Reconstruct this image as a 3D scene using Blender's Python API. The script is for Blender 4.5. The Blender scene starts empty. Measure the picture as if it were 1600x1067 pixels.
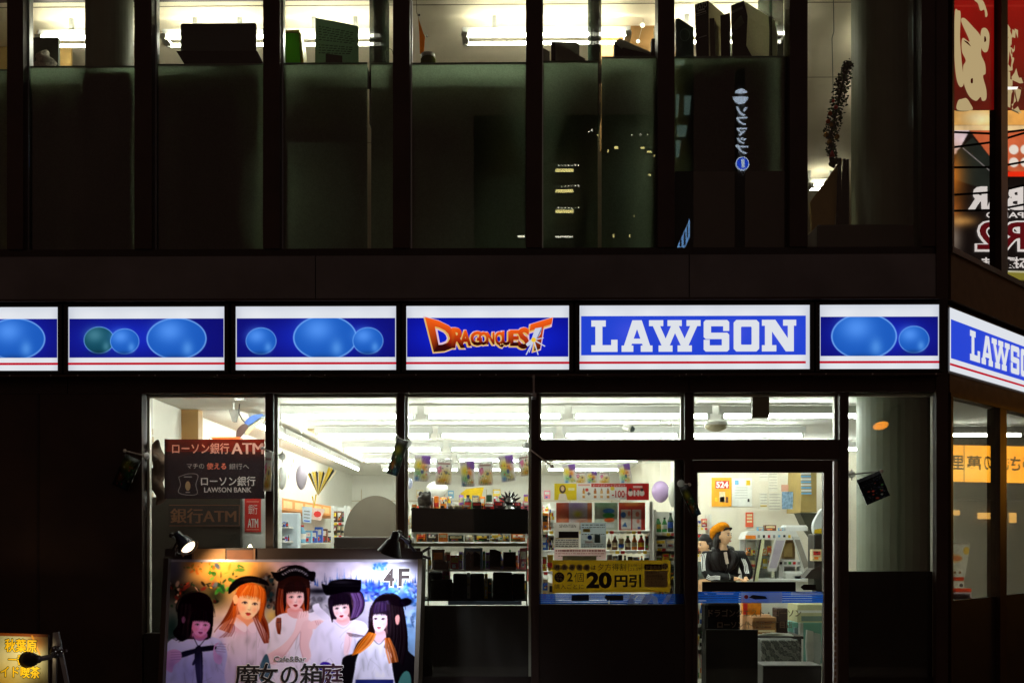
import bpy, bmesh, math, random
import numpy as np
from mathutils import Vector, Matrix
S = bpy.context.scene
COL = S.collection
rnd = random.Random(7)
# ------------------------------------------------------------------ camera
F, ZC, YC, HOR, VPX, YAW = 1573.0, 1.45, -8.7, 840.0, 803.0, math.radians(0.7)
PXC = VPX - F * math.tan(YAW)
cam = bpy.data.objects.new("camera", bpy.data.cameras.new("camera"))
COL.objects.link(cam)
cam.location = (0, YC, ZC)
cam.rotation_euler = (math.pi / 2, 0, YAW)
cam.data.sensor_width = 36.0
cam.data.lens = 36.0 * F / 1600
cam.data.shift_x = (800 - PXC) / 1600
cam.data.shift_y = (HOR - 533.5) / 1600
cam.data.clip_start = 0.05
cam.data.clip_end = 500
S.camera = cam
# ------------------------------------------------------------------ night sky (city glow), exposure
W = bpy.data.worlds.new("World"); S.world = W
W.use_nodes = True
nt = W.node_tree
bg = nt.nodes["Background"]
bg.inputs[1].default_value = 1.0
tc = nt.nodes.new("ShaderNodeTexCoord"); sp = nt.nodes.new("ShaderNodeSeparateXYZ")
rp = nt.nodes.new("ShaderNodeValToRGB")
nt.links.new(tc.outputs["Generated"], sp.inputs[0]); nt.links.new(sp.outputs[2], rp.inputs[0])
nt.links.new(rp.outputs[0], bg.inputs[0])
rp.color_ramp.elements[0].color = (0.066, 0.036, 0.026, 1)
rp.color_ramp.elements[1].color = (0.060, 0.033, 0.024, 1)
S.view_settings.view_transform = 'Standard'
S.view_settings.look = 'None'
S.view_settings.exposure = 0.0
S.view_settings.gamma = 1.0
S.cycles.use_denoising = True
S.cycles.max_bounces = 8
S.cycles.transparent_max_bounces = 16
S.cycles.sample_clamp_indirect = 4.0
S.cycles.caustics_reflective = False
S.cycles.caustics_refractive = False

# ------------------------------------------------------------------ helpers
def P(px, py, y):
    """world point on the vertical plane y that photo pixel (px,py) looks at"""
    cx, cz = (px - PXC) / F, (HOR - py) / F
    dx = -math.sin(YAW) + math.cos(YAW) * cx
    dy = math.cos(YAW) + math.sin(YAW) * cx
    t = (y - YC) / dy
    return Vector((dx * t, y, ZC + cz * t))
XC = P(1476, 500, 0).x                    # building corner
S2 = math.sqrt(0.5)
def PS(px, py, off=0.0):
    """same on the oblique side wall (45 degrees), off metres in front of it"""
    cx, cz = (px - PXC) / F, (HOR - py) / F
    dx = -math.sin(YAW) + math.cos(YAW) * cx
    dy = math.cos(YAW) + math.sin(YAW) * cx
    ox, oy = XC + off * S2, -off * S2
    # x-ox == y-oy
    t = (ox - oy + YC) / (dx - dy)
    return Vector((dx * t, YC + dy * t, ZC + cz * t))
def SW(s, z, off=0.0):
    return Vector((XC + s * S2 + off * S2, s * S2 - off * S2, z))
def R(px0, py0, px1, py1, y):
    a, b = P(px0, py0, y), P(px1, py1, y)
    return a.x, b.x, b.z, a.z
def lin(c):
    c = np.asarray(c, float) / 255.0
    return np.where(c <= 0.04045, c / 12.92, ((c + 0.055) / 1.055) ** 2.4)
MC = {}
def nm(m): m.use_nodes = True; return m.node_tree
def mat(name, c, rough=0.6, metal=0.0, var=0.12, scale=6.0, bump=0.0, alpha=None, spec=0.5):
    """plain surface, colour in 0-255 display values, with slight procedural wear"""
    if name in MC: return MC[name]
    m = bpy.data.materials.new(name); t = nm(m); b = t.nodes["Principled BSDF"]
    l = lin(c)
    b.inputs["Roughness"].default_value = rough
    b.inputs["Metallic"].default_value = metal
    b.inputs["Specular IOR Level"].default_value = spec
    tc = t.nodes.new("ShaderNodeTexCoord"); no = t.nodes.new("ShaderNodeTexNoise")
    no.inputs["Scale"].default_value = scale; no.inputs["Detail"].default_value = 5
    t.links.new(tc.outputs["Object"], no.inputs["Vector"])
    r = t.nodes.new("ShaderNodeValToRGB")
    r.color_ramp.elements[0].position = 0.3; r.color_ramp.elements[1].position = 0.7
    r.color_ramp.elements[0].color = (*(l * (1 - var)), 1)
    r.color_ramp.elements[1].color = (*np.minimum(l * (1 + var), 0.95), 1)
    t.links.new(no.outputs["Fac"], r.inputs[0]); t.links.new(r.outputs[0], b.inputs["Base Color"])
    if bump:
        bp = t.nodes.new("ShaderNodeBump"); bp.inputs["Strength"].default_value = bump
        bp.inputs["Distance"].default_value = 0.01
        t.links.new(no.outputs["Fac"], bp.inputs["Height"]); t.links.new(bp.outputs[0], b.inputs["Normal"])
    MC[name] = m; return m
def emit(name, c, k=1.0):
    if name in MC: return MC[name]
    m = bpy.data.materials.new(name); t = nm(m)
    t.nodes.remove(t.nodes["Principled BSDF"])
    e = t.nodes.new("ShaderNodeEmission"); e.inputs[0].default_value = (*lin(c), 1); e.inputs[1].default_value = k
    t.links.new(e.outputs[0], t.nodes["Material Output"].inputs[0])
    MC[name] = m; return m
def glass(name, tint=(235, 240, 236), base=0.02, k=1.0, rough=0.0, ior=1.5):
    if name in MC: return MC[name]
    m = bpy.data.materials.new(name); t = nm(m); t.nodes.remove(t.nodes["Principled BSDF"])
    tr = t.nodes.new("ShaderNodeBsdfTransparent"); tr.inputs[0].default_value = (*lin(tint), 1)
    gl = t.nodes.new("ShaderNodeBsdfGlossy"); gl.inputs["Roughness"].default_value = rough
    lw = t.nodes.new("ShaderNodeLayerWeight"); lw.inputs[0].default_value = .5
    fr = t.nodes.new("ShaderNodeMath"); fr.operation = 'POWER'; fr.inputs[1].default_value = 5.0
    t.links.new(lw.outputs["Facing"], fr.inputs[0])
    mu = t.nodes.new("ShaderNodeMath"); mu.operation = 'MULTIPLY_ADD'; mu.use_clamp = True
    mu.inputs[1].default_value = k; mu.inputs[2].default_value = base
    mx = t.nodes.new("ShaderNodeMixShader")
    t.links.new(fr.outputs[0], mu.inputs[0]); t.links.new(mu.outputs[0], mx.inputs[0])
    t.links.new(tr.outputs[0], mx.inputs[1]); t.links.new(gl.outputs[0], mx.inputs[2])
    df = t.nodes.new("ShaderNodeBsdfDiffuse"); df.inputs[0].default_value = (.8, .8, .78, 1)
    tc = t.nodes.new("ShaderNodeTexCoord"); no = t.nodes.new("ShaderNodeTexNoise"); no.inputs["Scale"].default_value = 2.2; no.inputs["Detail"].default_value = 8; no.inputs["Roughness"].default_value = .7
    mp = t.nodes.new("ShaderNodeMapping"); mp.inputs["Scale"].default_value = (1, 1, .35)
    mr = t.nodes.new("ShaderNodeMapRange"); mr.inputs[1].default_value = .45; mr.inputs[2].default_value = .8; mr.inputs[3].default_value = 0.0; mr.inputs[4].default_value = .035
    m3 = t.nodes.new("ShaderNodeMixShader")
    t.links.new(tc.outputs["Object"], mp.inputs[0]); t.links.new(mp.outputs[0], no.inputs[0]); t.links.new(no.outputs["Fac"], mr.inputs[0]); t.links.new(mr.outputs[0], m3.inputs[0])
    t.links.new(mx.outputs[0], m3.inputs[1]); t.links.new(df.outputs[0], m3.inputs[2])
    t.links.new(m3.outputs[0], t.nodes["Material Output"].inputs[0])
    MC[name] = m; return m
def film(name, c, through=0.6, c2=None, vcol=False, tr=0.0, speck=0.0):
    """thin sheet: lets light of its own colour through (paper, window film)"""
    if name in MC: return MC[name]
    m = bpy.data.materials.new(name); t = nm(m); t.nodes.remove(t.nodes["Principled BSDF"])
    a = t.nodes.new("ShaderNodeBsdfTranslucent"); d = t.nodes.new("ShaderNodeBsdfDiffuse")
    mx = t.nodes.new("ShaderNodeMixShader"); mx.inputs[0].default_value = through
    if vcol:
        at = t.nodes.new("ShaderNodeAttribute"); at.attribute_name = "Col"
        t.links.new(at.outputs["Color"], a.inputs[0]); t.links.new(at.outputs["Color"], d.inputs[0])
    else:
        a.inputs[0].default_value = (*lin(c), 1); d.inputs[0].default_value = (*lin(c2 or c), 1)
        if speck:
            tc = t.nodes.new("ShaderNodeTexCoord"); no = t.nodes.new("ShaderNodeTexNoise")
            no.inputs["Scale"].default_value = 90; no.inputs["Detail"].default_value = 3
            t.links.new(tc.outputs["Object"], no.inputs[0])
            r = t.nodes.new("ShaderNodeValToRGB"); l = lin(c)
            r.color_ramp.elements[0].position = 0.35; r.color_ramp.elements[1].position = 0.65
            r.color_ramp.elements[0].color = (*(l * (1 - speck)), 1); r.color_ramp.elements[1].color = (*(l * (1 + speck)), 1)
            t.links.new(no.outputs["Fac"], r.inputs[0]); t.links.new(r.outputs[0], a.inputs[0])
    t.links.new(d.outputs[0], mx.inputs[1]); t.links.new(a.outputs[0], mx.inputs[2])
    out = mx.outputs[0]
    if tr:
        tp = t.nodes.new("ShaderNodeBsdfTransparent"); m2 = t.nodes.new("ShaderNodeMixShader")
        m2.inputs[0].default_value = tr
        t.links.new(out, m2.inputs[1]); t.links.new(tp.outputs[0], m2.inputs[2]); out = m2.outputs[0]
    t.links.new(out, t.nodes["Material Output"].inputs[0])
    MC[name] = m; return m
def printed(name, k=0.0, rough=0.5):
    """printed sheet: colours from the mesh; k>0 = backlit"""
    if name in MC: return MC[name]
    m = bpy.data.materials.new(name); t = nm(m); b = t.nodes["Principled BSDF"]
    at = t.nodes.new("ShaderNodeAttribute"); at.attribute_name = "Col"
    b.inputs["Roughness"].default_value = rough
    if k:
        b.inputs["Base Color"].default_value = (0.02, 0.02, 0.02, 1)
        t.links.new(at.outputs["Color"], b.inputs["Emission Color"]); b.inputs["Emission Strength"].default_value = k
    else:
        t.links.new(at.outputs["Color"], b.inputs["Base Color"])
    MC[name] = m; return m

class MB:
    def __init__(s): s.v, s.f, s.m, s.mats, s.c = [], [], [], [], None
    def _mi(s, mt):
        if mt not in s.mats: s.mats.append(mt)
        return s.mats.index(mt)
    def mesh(s, vs, fs, mt):
        b = len(s.v); i = s._mi(mt)
        s.v += [tuple(p) for p in vs]
        for f in fs: s.f.append(tuple(b + k for k in f)); s.m.append(i)
        return s
    def quad(s, pts, mt): return s.mesh(pts, [tuple(range(len(pts)))], mt)
    def box(s, x0, x1, y0, y1, z0, z1, mt):
        vs = [(x, y, z) for x in (x0, x1) for y in (y0, y1) for z in (z0, z1)]
        return s.mesh(vs, [(0, 1, 3, 2), (4, 6, 7, 5), (0, 4, 5, 1), (2, 3, 7, 6), (0, 2, 6, 4), (1, 5, 7, 3)], mt)
    def obox(s, c, size, rot, mt):
        h = [k / 2 for k in size]
        vs = [Vector(c) + rot @ Vector((x, y, z)) for x in (-h[0], h[0]) for y in (-h[1], h[1]) for z in (-h[2], h[2])]
        return s.mesh(vs, [(0, 1, 3, 2), (4, 6, 7, 5), (0, 4, 5, 1), (2, 3, 7, 6), (0, 2, 6, 4), (1, 5, 7, 3)], mt)
    def rbox(s, x0, x1, y0, y1, z0, z1, mt, b=0.01):
        """box with chamfered vertical and top edges"""
        b = min(b, (x1 - x0) / 3, (y1 - y0) / 3, (z1 - z0) / 3)
        def ring(i, z): return [(x0 + i + b, y0 + i, z), (x1 - i - b, y0 + i, z), (x1 - i, y0 + i + b, z), (x1 - i, y1 - i - b, z),
                                (x1 - i - b, y1 - i, z), (x0 + i + b, y1 - i, z), (x0 + i, y1 - i - b, z), (x0 + i, y0 + i + b, z)]
        vs = ring(0, z0) + ring(0, z1 - b) + ring(b * .7, z1)
        fs = [tuple(range(7, -1, -1)), tuple(range(16, 24))]
        for r in (0, 8):
            for k in range(8): fs.append((r + k, r + (k + 1) % 8, r + 8 + (k + 1) % 8, r + 8 + k))
        return s.mesh(vs, fs, mt)
    def prism(s, pts, off, mt):
        n = len(pts); off = Vector(off)
        vs = [Vector(p) for p in pts] + [Vector(p) + off for p in pts]
        fs = [tuple(range(n)), tuple(range(2 * n - 1, n - 1, -1))] + [(k, (k + n), (k + 1) % n + n, (k + 1) % n) for k in range(n)]
        return s.mesh(vs, fs, mt)
    def tube(s, pts, r, mt, n=8):
        pts = [Vector(p) for p in pts]; rs = r if isinstance(r, (list, tuple)) else [r] * len(pts)
        vs, fs = [], []
        for i, p in enumerate(pts):
            d = (pts[min(i + 1, len(pts) - 1)] - pts[max(i - 1, 0)]).normalized()
            u = d.orthogonal().normalized() if i == 0 else (u - d * u.dot(d)).normalized()
            w = d.cross(u)
            for k in range(n):
                a = 2 * math.pi * k / n
                vs.append(p + (u * math.cos(a) + w * math.sin(a)) * rs[i])
        for i in range(len(pts) - 1):
            for k in range(n): fs.append((i * n + k, i * n + (k + 1) % n, (i + 1) * n + (k + 1) % n, (i + 1) * n + k))
        fs.append(tuple(range(n - 1, -1, -1))); fs.append(tuple(range(len(vs) - n, len(vs))))
        return s.mesh(vs, fs, mt)
    def lathe(s, prof, c, mt, n=16, rot=None):
        vs, fs = [], []; c = Vector(c)
        for (r, z) in prof:
            for k in range(n):
                a = 2 * math.pi * k / n; q = Vector((r * math.cos(a), r * math.sin(a), z))
                vs.append(c + (rot @ q if rot else q))
        for i in range(len(prof) - 1):
            for k in range(n): fs.append((i * n + k, i * n + (k + 1) % n, (i + 1) * n + (k + 1) % n, (i + 1) * n + k))
        fs.append(tuple(range(n - 1, -1, -1))); fs.append(tuple(range(len(vs) - n, len(vs))))
        return s.mesh(vs, fs, mt)
    def ell(s, c, r, mt, n=16, m=10, rot=None, fn=None):
        vs, fs = [], []; c = Vector(c)
        for i in range(m + 1):
            th = math.pi * i / m
            for k in range(n):
                a = 2 * math.pi * k / n
                q = Vector((math.sin(th) * math.cos(a) * r[0], math.sin(th) * math.sin(a) * r[1], math.cos(th) * r[2]))
                if fn: q = fn(q)
                vs.append(c + (rot @ q if rot else q))
        for i in range(m):
            for k in range(n): fs.append((i * n + k, (i + 1) * n + k, (i + 1) * n + (k + 1) % n, i * n + (k + 1) % n))
        return s.mesh(vs, fs, mt)
WORLD = {}
def props(o, label, cat, group, kind):
    if label: o["label"] = label
    if cat: o["category"] = cat
    if group: o["group"] = group
    if kind: o["kind"] = kind
def thing(name, label, cat, loc, group=None, kind=None):
    o = bpy.data.objects.new(name, None); o.empty_display_size = 0.1
    COL.objects.link(o); o.location = loc; WORLD[o.name] = Vector(loc)
    props(o, label, cat, group, kind); return o
def build(name, mb, parent=None, label=None, cat=None, group=None, kind=None, smooth=False):
    va = np.array([tuple(v) for v in mb.v], dtype=float)
    if parent is not None: base = WORLD[parent.name]
    else:
        lo, hi = va.min(0), va.max(0); base = Vector(((lo[0] + hi[0]) / 2, (lo[1] + hi[1]) / 2, lo[2]))
    me = bpy.data.meshes.new(name)
    me.from_pydata((va - np.array(base)).tolist(), [], mb.f)
    for m in mb.mats: me.materials.append(m)
    if len(mb.mats) > 1: me.polygons.foreach_set("material_index", mb.m)
    if smooth: me.polygons.foreach_set("use_smooth", [True] * len(me.polygons))
    if mb.c is not None:
        ca = me.color_attributes.new("Col", 'FLOAT_COLOR', 'POINT')
        ca.data.foreach_set("color", np.concatenate([mb.c, np.ones((len(mb.c), 1))], 1).astype(np.float32).ravel())
    me.update()
    o = bpy.data.objects.new(name, me); COL.objects.link(o)
    if parent is not None: o.parent = parent
    else: o.location = base
    WORLD[o.name] = Vector(base)
    props(o, label, cat, group, kind); return o
# ---- lettering
TC = {}
def tmesh(s, bold=0.0):
    k = (s, bold)
    if k in TC: return TC[k]
    cu = bpy.data.curves.new("lettering", 'FONT'); cu.body = s; cu.size = 1.0; cu.offset = bold
    cu.resolution_u = 3; cu.fill_mode = 'FRONT'
    o = bpy.data.objects.new("lettering", cu); COL.objects.link(o)
    dg = bpy.context.evaluated_depsgraph_get()
    me = bpy.data.meshes.new_from_object(o.evaluated_get(dg))
    v = np.array([tuple(q.co)[:2] for q in me.vertices]); f = [tuple(p.vertices) for p in me.polygons]
    bpy.data.objects.remove(o); bpy.data.curves.remove(cu); bpy.data.meshes.remove(me)
    lo, hi = v.min(0), v.max(0); v = (v - lo) / np.maximum(hi - lo, 1e-6)
    TC[k] = (v, f); return TC[k]
def tadd(mb, s, rect, fn, mt, bold=0.0, mirror=False, ang=0.0):
    """lettering s stretched into the pixel rectangle rect, fn(px,py) -> point"""
    v, f = tmesh(s, bold); x0, y0, x1, y1 = rect
    pts = []
    ca, sa = math.cos(ang), math.sin(ang); cx, cy = (x0 + x1) / 2, (y0 + y1) / 2
    for (u, w) in v:
        if mirror: u = 1 - u
        x, y = x0 + u * (x1 - x0) - cx, y1 - w * (y1 - y0) - cy
        pts.append(fn(cx + x * ca - y * sa, cy + x * sa + y * ca))
    return mb.mesh(pts, f, mt)
def FR(y): return lambda px, py: P(px, py, y)
# ---- printed pictures: a fine grid of coloured points, drawn in photo-pixel units of the sheet
def catmull(pts, n=8, closed=True):
    p = np.array(pts, float); N = len(p); out = []
    for i in range(N if closed else N - 1):
        if closed: a, b, c, d = p[i - 1], p[i], p[(i + 1) % N], p[(i + 2) % N]
        else: a, b, c, d = p[max(i - 1, 0)], p[i], p[i + 1], p[min(i + 2, N - 1)]
        for t in np.arange(n) / n:
            out.append(0.5 * (2 * b + (c - a) * t + (2 * a - 5 * b + 4 * c - d) * t * t + (3 * b - a - 3 * c + d) * t ** 3))
    return np.array(out)
class Art:
    def __init__(s, x0, y0, x1, y1, res=1.0, bgc=(255, 255, 255)):
        s.W, s.H = max(4, int((x1 - x0) * res)), max(4, int((y1 - y0) * res))
        s.x = np.linspace(x0, x1, s.W); s.y = np.linspace(y0, y1, s.H)
        s.X, s.Y = np.meshgrid(s.x, s.y); s.a = np.empty((s.H, s.W, 3)); s.a[:] = bgc
        s.d = (x1 - x0) / s.W
    def mix(s, m, c, sl=None):
        A = s.a if sl is None else s.a[sl]
        A += m[..., None] * (np.asarray(c, float) - A)
    def poly(s, pts, c, a=1.0):
        p = np.array(pts, float); d = s.d
        lo, hi = p.min(0) - d, p.max(0) + d
        xi = np.searchsorted(s.x, [lo[0], hi[0]]); yi = np.searchsorted(s.y, [lo[1], hi[1]])
        sl = (slice(yi[0], yi[1]), slice(xi[0], xi[1]))
        X, Y = s.X[sl], s.Y[sl]
        if X.size == 0: return s
        m = np.zeros(X.shape); q = np.roll(p, -1, 0)
        for ox, oy in ((-.25, -.25), (.25, -.25), (-.25, .25), (.25, .25)):
            ins = np.zeros(X.shape, bool); xx, yy = X + ox * d, Y + oy * d
            for (ax, ay), (bx, by) in zip(p, q):
                if ay == by: continue
                c_ = (ay > yy) != (by > yy)
                ins ^= c_ & (xx < (bx - ax) * (yy - ay) / (by - ay) + ax)
            m += ins * .25
        s.mix(m * a, c, sl); return s
    def spl(s, pts, c, a=1.0): return s.poly(catmull(pts), c, a)
    def rect(s, x0, y0, x1, y1, c, a=1.0): return s.poly([(x0, y0), (x1, y0), (x1, y1), (x0, y1)], c, a)
    def ell(s, cx, cy, rx, ry, c, a=1.0, rot=0.0, soft=None):
        ca, sa = math.cos(rot), math.sin(rot)
        u = ((s.X - cx) * ca + (s.Y - cy) * sa) / rx; v = (-(s.X - cx) * sa + (s.Y - cy) * ca) / ry
        r = np.sqrt(u * u + v * v); so = soft if soft else min(1.0, s.d / min(rx, ry))
        s.mix(np.clip((1 + so / 2 - r) / so, 0, 1) * a, c); return s
    def blob(s, cx, cy, rx, ry, c, a=1.0):
        s.mix(np.exp(-((s.X - cx) / rx) ** 2 - ((s.Y - cy) / ry) ** 2) * a, c); return s
    def line(s, pts, w, c, a=1.0, smooth=False):
        p = catmull(pts, 6, False) if smooth else np.array(pts, float)
        D = np.full(s.X.shape, 1e9)
        for (ax, ay), (bx, by) in zip(p[:-1], p[1:]):
            dx, dy = bx - ax, by - ay; L = dx * dx + dy * dy + 1e-9
            t = np.clip(((s.X - ax) * dx + (s.Y - ay) * dy) / L, 0, 1)
            D = np.minimum(D, np.hypot(s.X - ax - t * dx, s.Y - ay - t * dy))
        s.mix(np.clip((w / 2 + s.d / 2 - D) / s.d, 0, 1) * a, c); return s
    def text(s, t, rect, c, a=1.0, bold=0.0):
        v, f = tmesh(t, bold); x0, y0, x1, y1 = rect
        q = np.stack([x0 + v[:, 0] * (x1 - x0), y1 - v[:, 1] * (y1 - y0)], 1)
        for k in f: s.poly(q[list(k)], c, a)
        return s
    def noise(s, seed, size, amt):
        r = np.random.RandomState(seed); n = np.zeros((s.H, s.W)); k = 1.0
        for o in range(3):
            gx = max(3, int((s.x[-1] - s.x[0]) / size * 2 ** o)) + 2; gy = max(3, int((s.y[-1] - s.y[0]) / size * 2 ** o)) + 2
            g = r.rand(gy, gx); fx = np.linspace(0, gx - 1.001, s.W); fy = np.linspace(0, gy - 1.001, s.H)
            ix, iy = fx.astype(int), fy.astype(int); tx, ty = (fx - ix)[None], (fy - iy)[:, None]
            n += k * ((g[iy][:, ix] * (1 - tx) + g[iy][:, ix + 1] * tx) * (1 - ty) + (g[iy + 1][:, ix] * (1 - tx) + g[iy + 1][:, ix + 1] * tx) * ty)
            k *= .5
        n = n / 1.75 - .5
        s.a *= (1 + n * 2 * amt)[..., None]; return n
    def blur(s, k=1):
        for _ in range(k):
            p = np.pad(s.a, ((1, 1), (1, 1), (0, 0)), 'edge')
            s.a = (p[:-2, 1:-1] + p[2:, 1:-1] + p[1:-1, :-2] + p[1:-1, 2:] + 2 * p[1:-1, 1:-1]) / 6
        return s
    def mb(s, fn, mt):
        b = MB()
        b.v = [tuple(fn(x, y)) for y in s.y for x in s.x]; W_ = s.W
        b.f = [(i * W_ + j, i * W_ + j + 1, (i + 1) * W_ + j + 1, (i + 1) * W_ + j) for i in range(s.H - 1) for j in range(W_ - 1)]
        b.mats = [mt]; b.m = [0] * len(b.f); b.c = lin(np.clip(s.a, 0, 255)).reshape(-1, 3); return b
# ------------------------------------------------------------------ common materials
DARK = mat("dark_brown_metal", (56, 40, 34), 0.5, 0.1, 0.25, 3.0)
DARK2 = mat("charcoal_panel", (112, 114, 119), 0.5, 0.2, 0.2, 2.0)
BLACK = mat("black_paint", (34, 23, 20), 0.5, 0, 0.2)
BRONZE = mat("bronze_frame", (70, 52, 38), 0.4, 0.4, 0.2)
ALU = mat("aluminium", (190, 192, 198), 0.3, 0.9, 0.06)
WHITE = mat("white_paint", (232, 232, 228), 0.5, 0, 0.03)
CREAM = mat("cream_wall", (232, 229, 220), 0.8, 0, 0.03)
CEIL = mat("ceiling_board", (236, 234, 226), 0.85, 0, 0.02)
STEEL = mat("brushed_steel", (160, 160, 158), 0.35, 0.8, 0.08)
GLASS = glass("window_glass", (246, 250, 246), 0.045, .9)
TUBE = emit("fluorescent_tube", (250, 255, 250), 80.0)
# ================================================================== GROUND AND BUILDING
def zp(py): return P(800, py, 0).z
def xp(px): return P(px, 600, 0).x
mb = MB(); mb.quad([(-60, -40, -0.12), (60, -40, -0.12), (60, 40, -0.12), (-60, 40, -0.12)], mat("asphalt", (62, 62, 64), 0.85, 0, 0.3, 30, 0.3))
build("road", mb, kind="structure")
mb = MB(); mb.box(-30, XC + 30, -2.6, -0.02, -0.119, 0.0, mat("paving", (120, 116, 110), 0.8, 0, 0.2, 8, 0.2))
build("pavement", mb, kind="structure")
Z_HEAD, Z_LB, Z_FB, Z_FT, Z_WB, Z_TOP = zp(615), zp(583), zp(577.5), zp(471), zp(390), 7.2
CEIL1, CEIL2, FL2 = 2.8, 6.6, 3.9
bld = thing("corner_building", "dark two-storey corner building with a lit shop below and lit office windows above", "building", (0, 0.2, 0))
def part(name, mb, **k): return build(name, mb, bld, **k)
# walls of the front
mb = MB()
mb.box(-9, xp(225), -0.05, 0.2, 0, Z_HEAD - .002, DARK)
for j, px in enumerate((-420, -160, 62)):                # shallow panel joints on the blind wall
    mb.box(xp(px), xp(px) + 0.02, -0.056, -0.0501, 0, Z_HEAD - .002, BLACK)
part("wall", mb)
mb = MB()
xs = [-9, xp(-85), xp(495), xp(1075), XC - 0.02]
for a, b in zip(xs[:-1], xs[1:]): mb.box(a + .004, b - .004, -0.06, 0.2, Z_FT + 0.002, zp(402), DARK2)
mb.box(-9, XC - .02, -0.045, 0.2, zp(402), Z_WB, BLACK)
part("spandrel_panel", mb)
mb = MB()
xs = [-9, xp(110), xp(640), xp(833), xp(1075), XC - 0.02]
for a, b in zip(xs[:-1], xs[1:]): mb.box(a + .004, b - .004, -0.055, 0.2, Z_HEAD, Z_LB, DARK)
part("lintel_panel", mb)
mb = MB(); mb.box(XC - 0.1, XC + 0.0, -0.07, 0.0, 0, Z_LB, DARK); mb.box(XC - .1, XC, -0.07, 0, Z_FT, Z_TOP, DARK); mb.box(XC - .1, XC, -.07, 0, Z_LB, Z_FT, BLACK)
part("corner_post", mb)
mb = MB(); mb.box(-9, XC, 0, 0.25, Z_TOP - .25, Z_TOP + .6, DARK); mb.prism([SW(0, Z_TOP - .25), SW(9, Z_TOP - .25), SW(9, Z_TOP + .6), SW(0, Z_TOP + .6)], (-.18, .18, 0), DARK)
part("parapet", mb)
# ---- upper storey: mullions and clear panes
UM = [(-195, -170), (11, 36), (210, 237), (411, 437), (614, 640), (822, 847), (1028, 1054), (1234, 1262), (1440, 1470)]
for a, b in UM:
    mb = MB(); mb.box(P(a, 300, -.06).x, P(b, 300, -.06).x, -0.06, 0.12, Z_WB, Z_TOP - .25, DARK)
    mb.box(P(b, 300, -.06).x - .001, P(b, 300, -.06).x + .012, 0.03, 0.1, Z_WB, Z_TOP - .25, ALU)
    part("mullion", mb)
for (a, b), (c, d) in zip(UM[:-1], UM[1:]):
    mb = MB(); mb.box(P(b, 300, -.06).x + .012, P(c, 300, -.06).x, 0.02, 0.028, Z_WB, Z_TOP - .25, GLASS)
    part("window_pane", mb)
# frosted film on the lower half of the panes, boards of the cabinets behind it
FILM = film("frosted_green_film", (160, 186, 158), 0.92, (24, 28, 24), speck=0.09)
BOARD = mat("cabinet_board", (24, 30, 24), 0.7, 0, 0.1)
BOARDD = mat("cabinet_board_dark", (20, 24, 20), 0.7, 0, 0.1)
films = [(-170, 11, 112, 390, .3), (36, 132, 106, 390, .34), (133, 210, 106, 390, .10), (237, 411, 103, 390, .22), (437, 574, 101, 390, .3), (580, 614, 101, 390, .3),
         (640, 822, 101, 390, .42), (847, 934, 98, 390, .4), (940, 1028, 91, 390, .36), (1054, 1229, 91, 268, .2)]
for i, (a, b, t, bo, gap) in enumerate(films):
    x0, x1 = P(a, 300, .05).x, P(b, 300, .05).x
    if i in (0, 1, 2, 3, 6): x1 += .03
    if i not in (4, 7): x1 += 0.0
    mb = MB(); z0, z1 = P(a, bo, .05).z, P(a, t, .05).z
    mb.quad([(x0, .05, z0), (x1, .05, z0), (x1, .05, z1), (x0, .05, z1)], FILM)
    mb.box(x0, x1, .046, .058, z1, z1 + .012, mat("film_edge", (88, 110, 96), 0.4, 0, .1))
    part("frosted_film", mb)
mb = MB(); mb.box(P(1054, 300, .05).x, P(1234, 300, .05).x, .04, .08, Z_WB, P(1100, 269, .05).z, BLACK); part("blind_panel", mb)
CTOP = P(700, 99, .4).z
for i, (a, b, t, bo, gap) in enumerate(films):
    y = .05 + gap
    k = y - YC
    x0, x1 = P(a + (1 if i else -1), 300, y).x - (.03 if i in (0, 1, 2, 3, 6) else -.002), P(b, 300, y).x + (.03 if i in (0, 1, 2, 3, 6) else -.002)
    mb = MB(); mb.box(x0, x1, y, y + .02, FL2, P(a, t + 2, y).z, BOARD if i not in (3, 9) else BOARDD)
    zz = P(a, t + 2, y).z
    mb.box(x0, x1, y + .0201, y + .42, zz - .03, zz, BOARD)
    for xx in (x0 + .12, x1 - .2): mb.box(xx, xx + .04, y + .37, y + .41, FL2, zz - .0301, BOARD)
    build("display_cabinet", mb, None, ["pale green office cabinet behind the frosted film at the far left edge", "pale green office cabinet under the white knitted bag", "pale green office cabinet beside the dark green column", "dark cabinet under the black television screen", "pale green cabinet under the lime green bin and notice board", "narrow pale green cabinet under the wire figurine", "wide pale green cabinet under the glass jar", "pale green cabinet under the two slanted grey boxes", "pale green cabinet under the open dark carton", "dark cabinet under the tall model train boxes"][i], "cabinet", "cabinets behind the frosted office windows")
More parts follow.
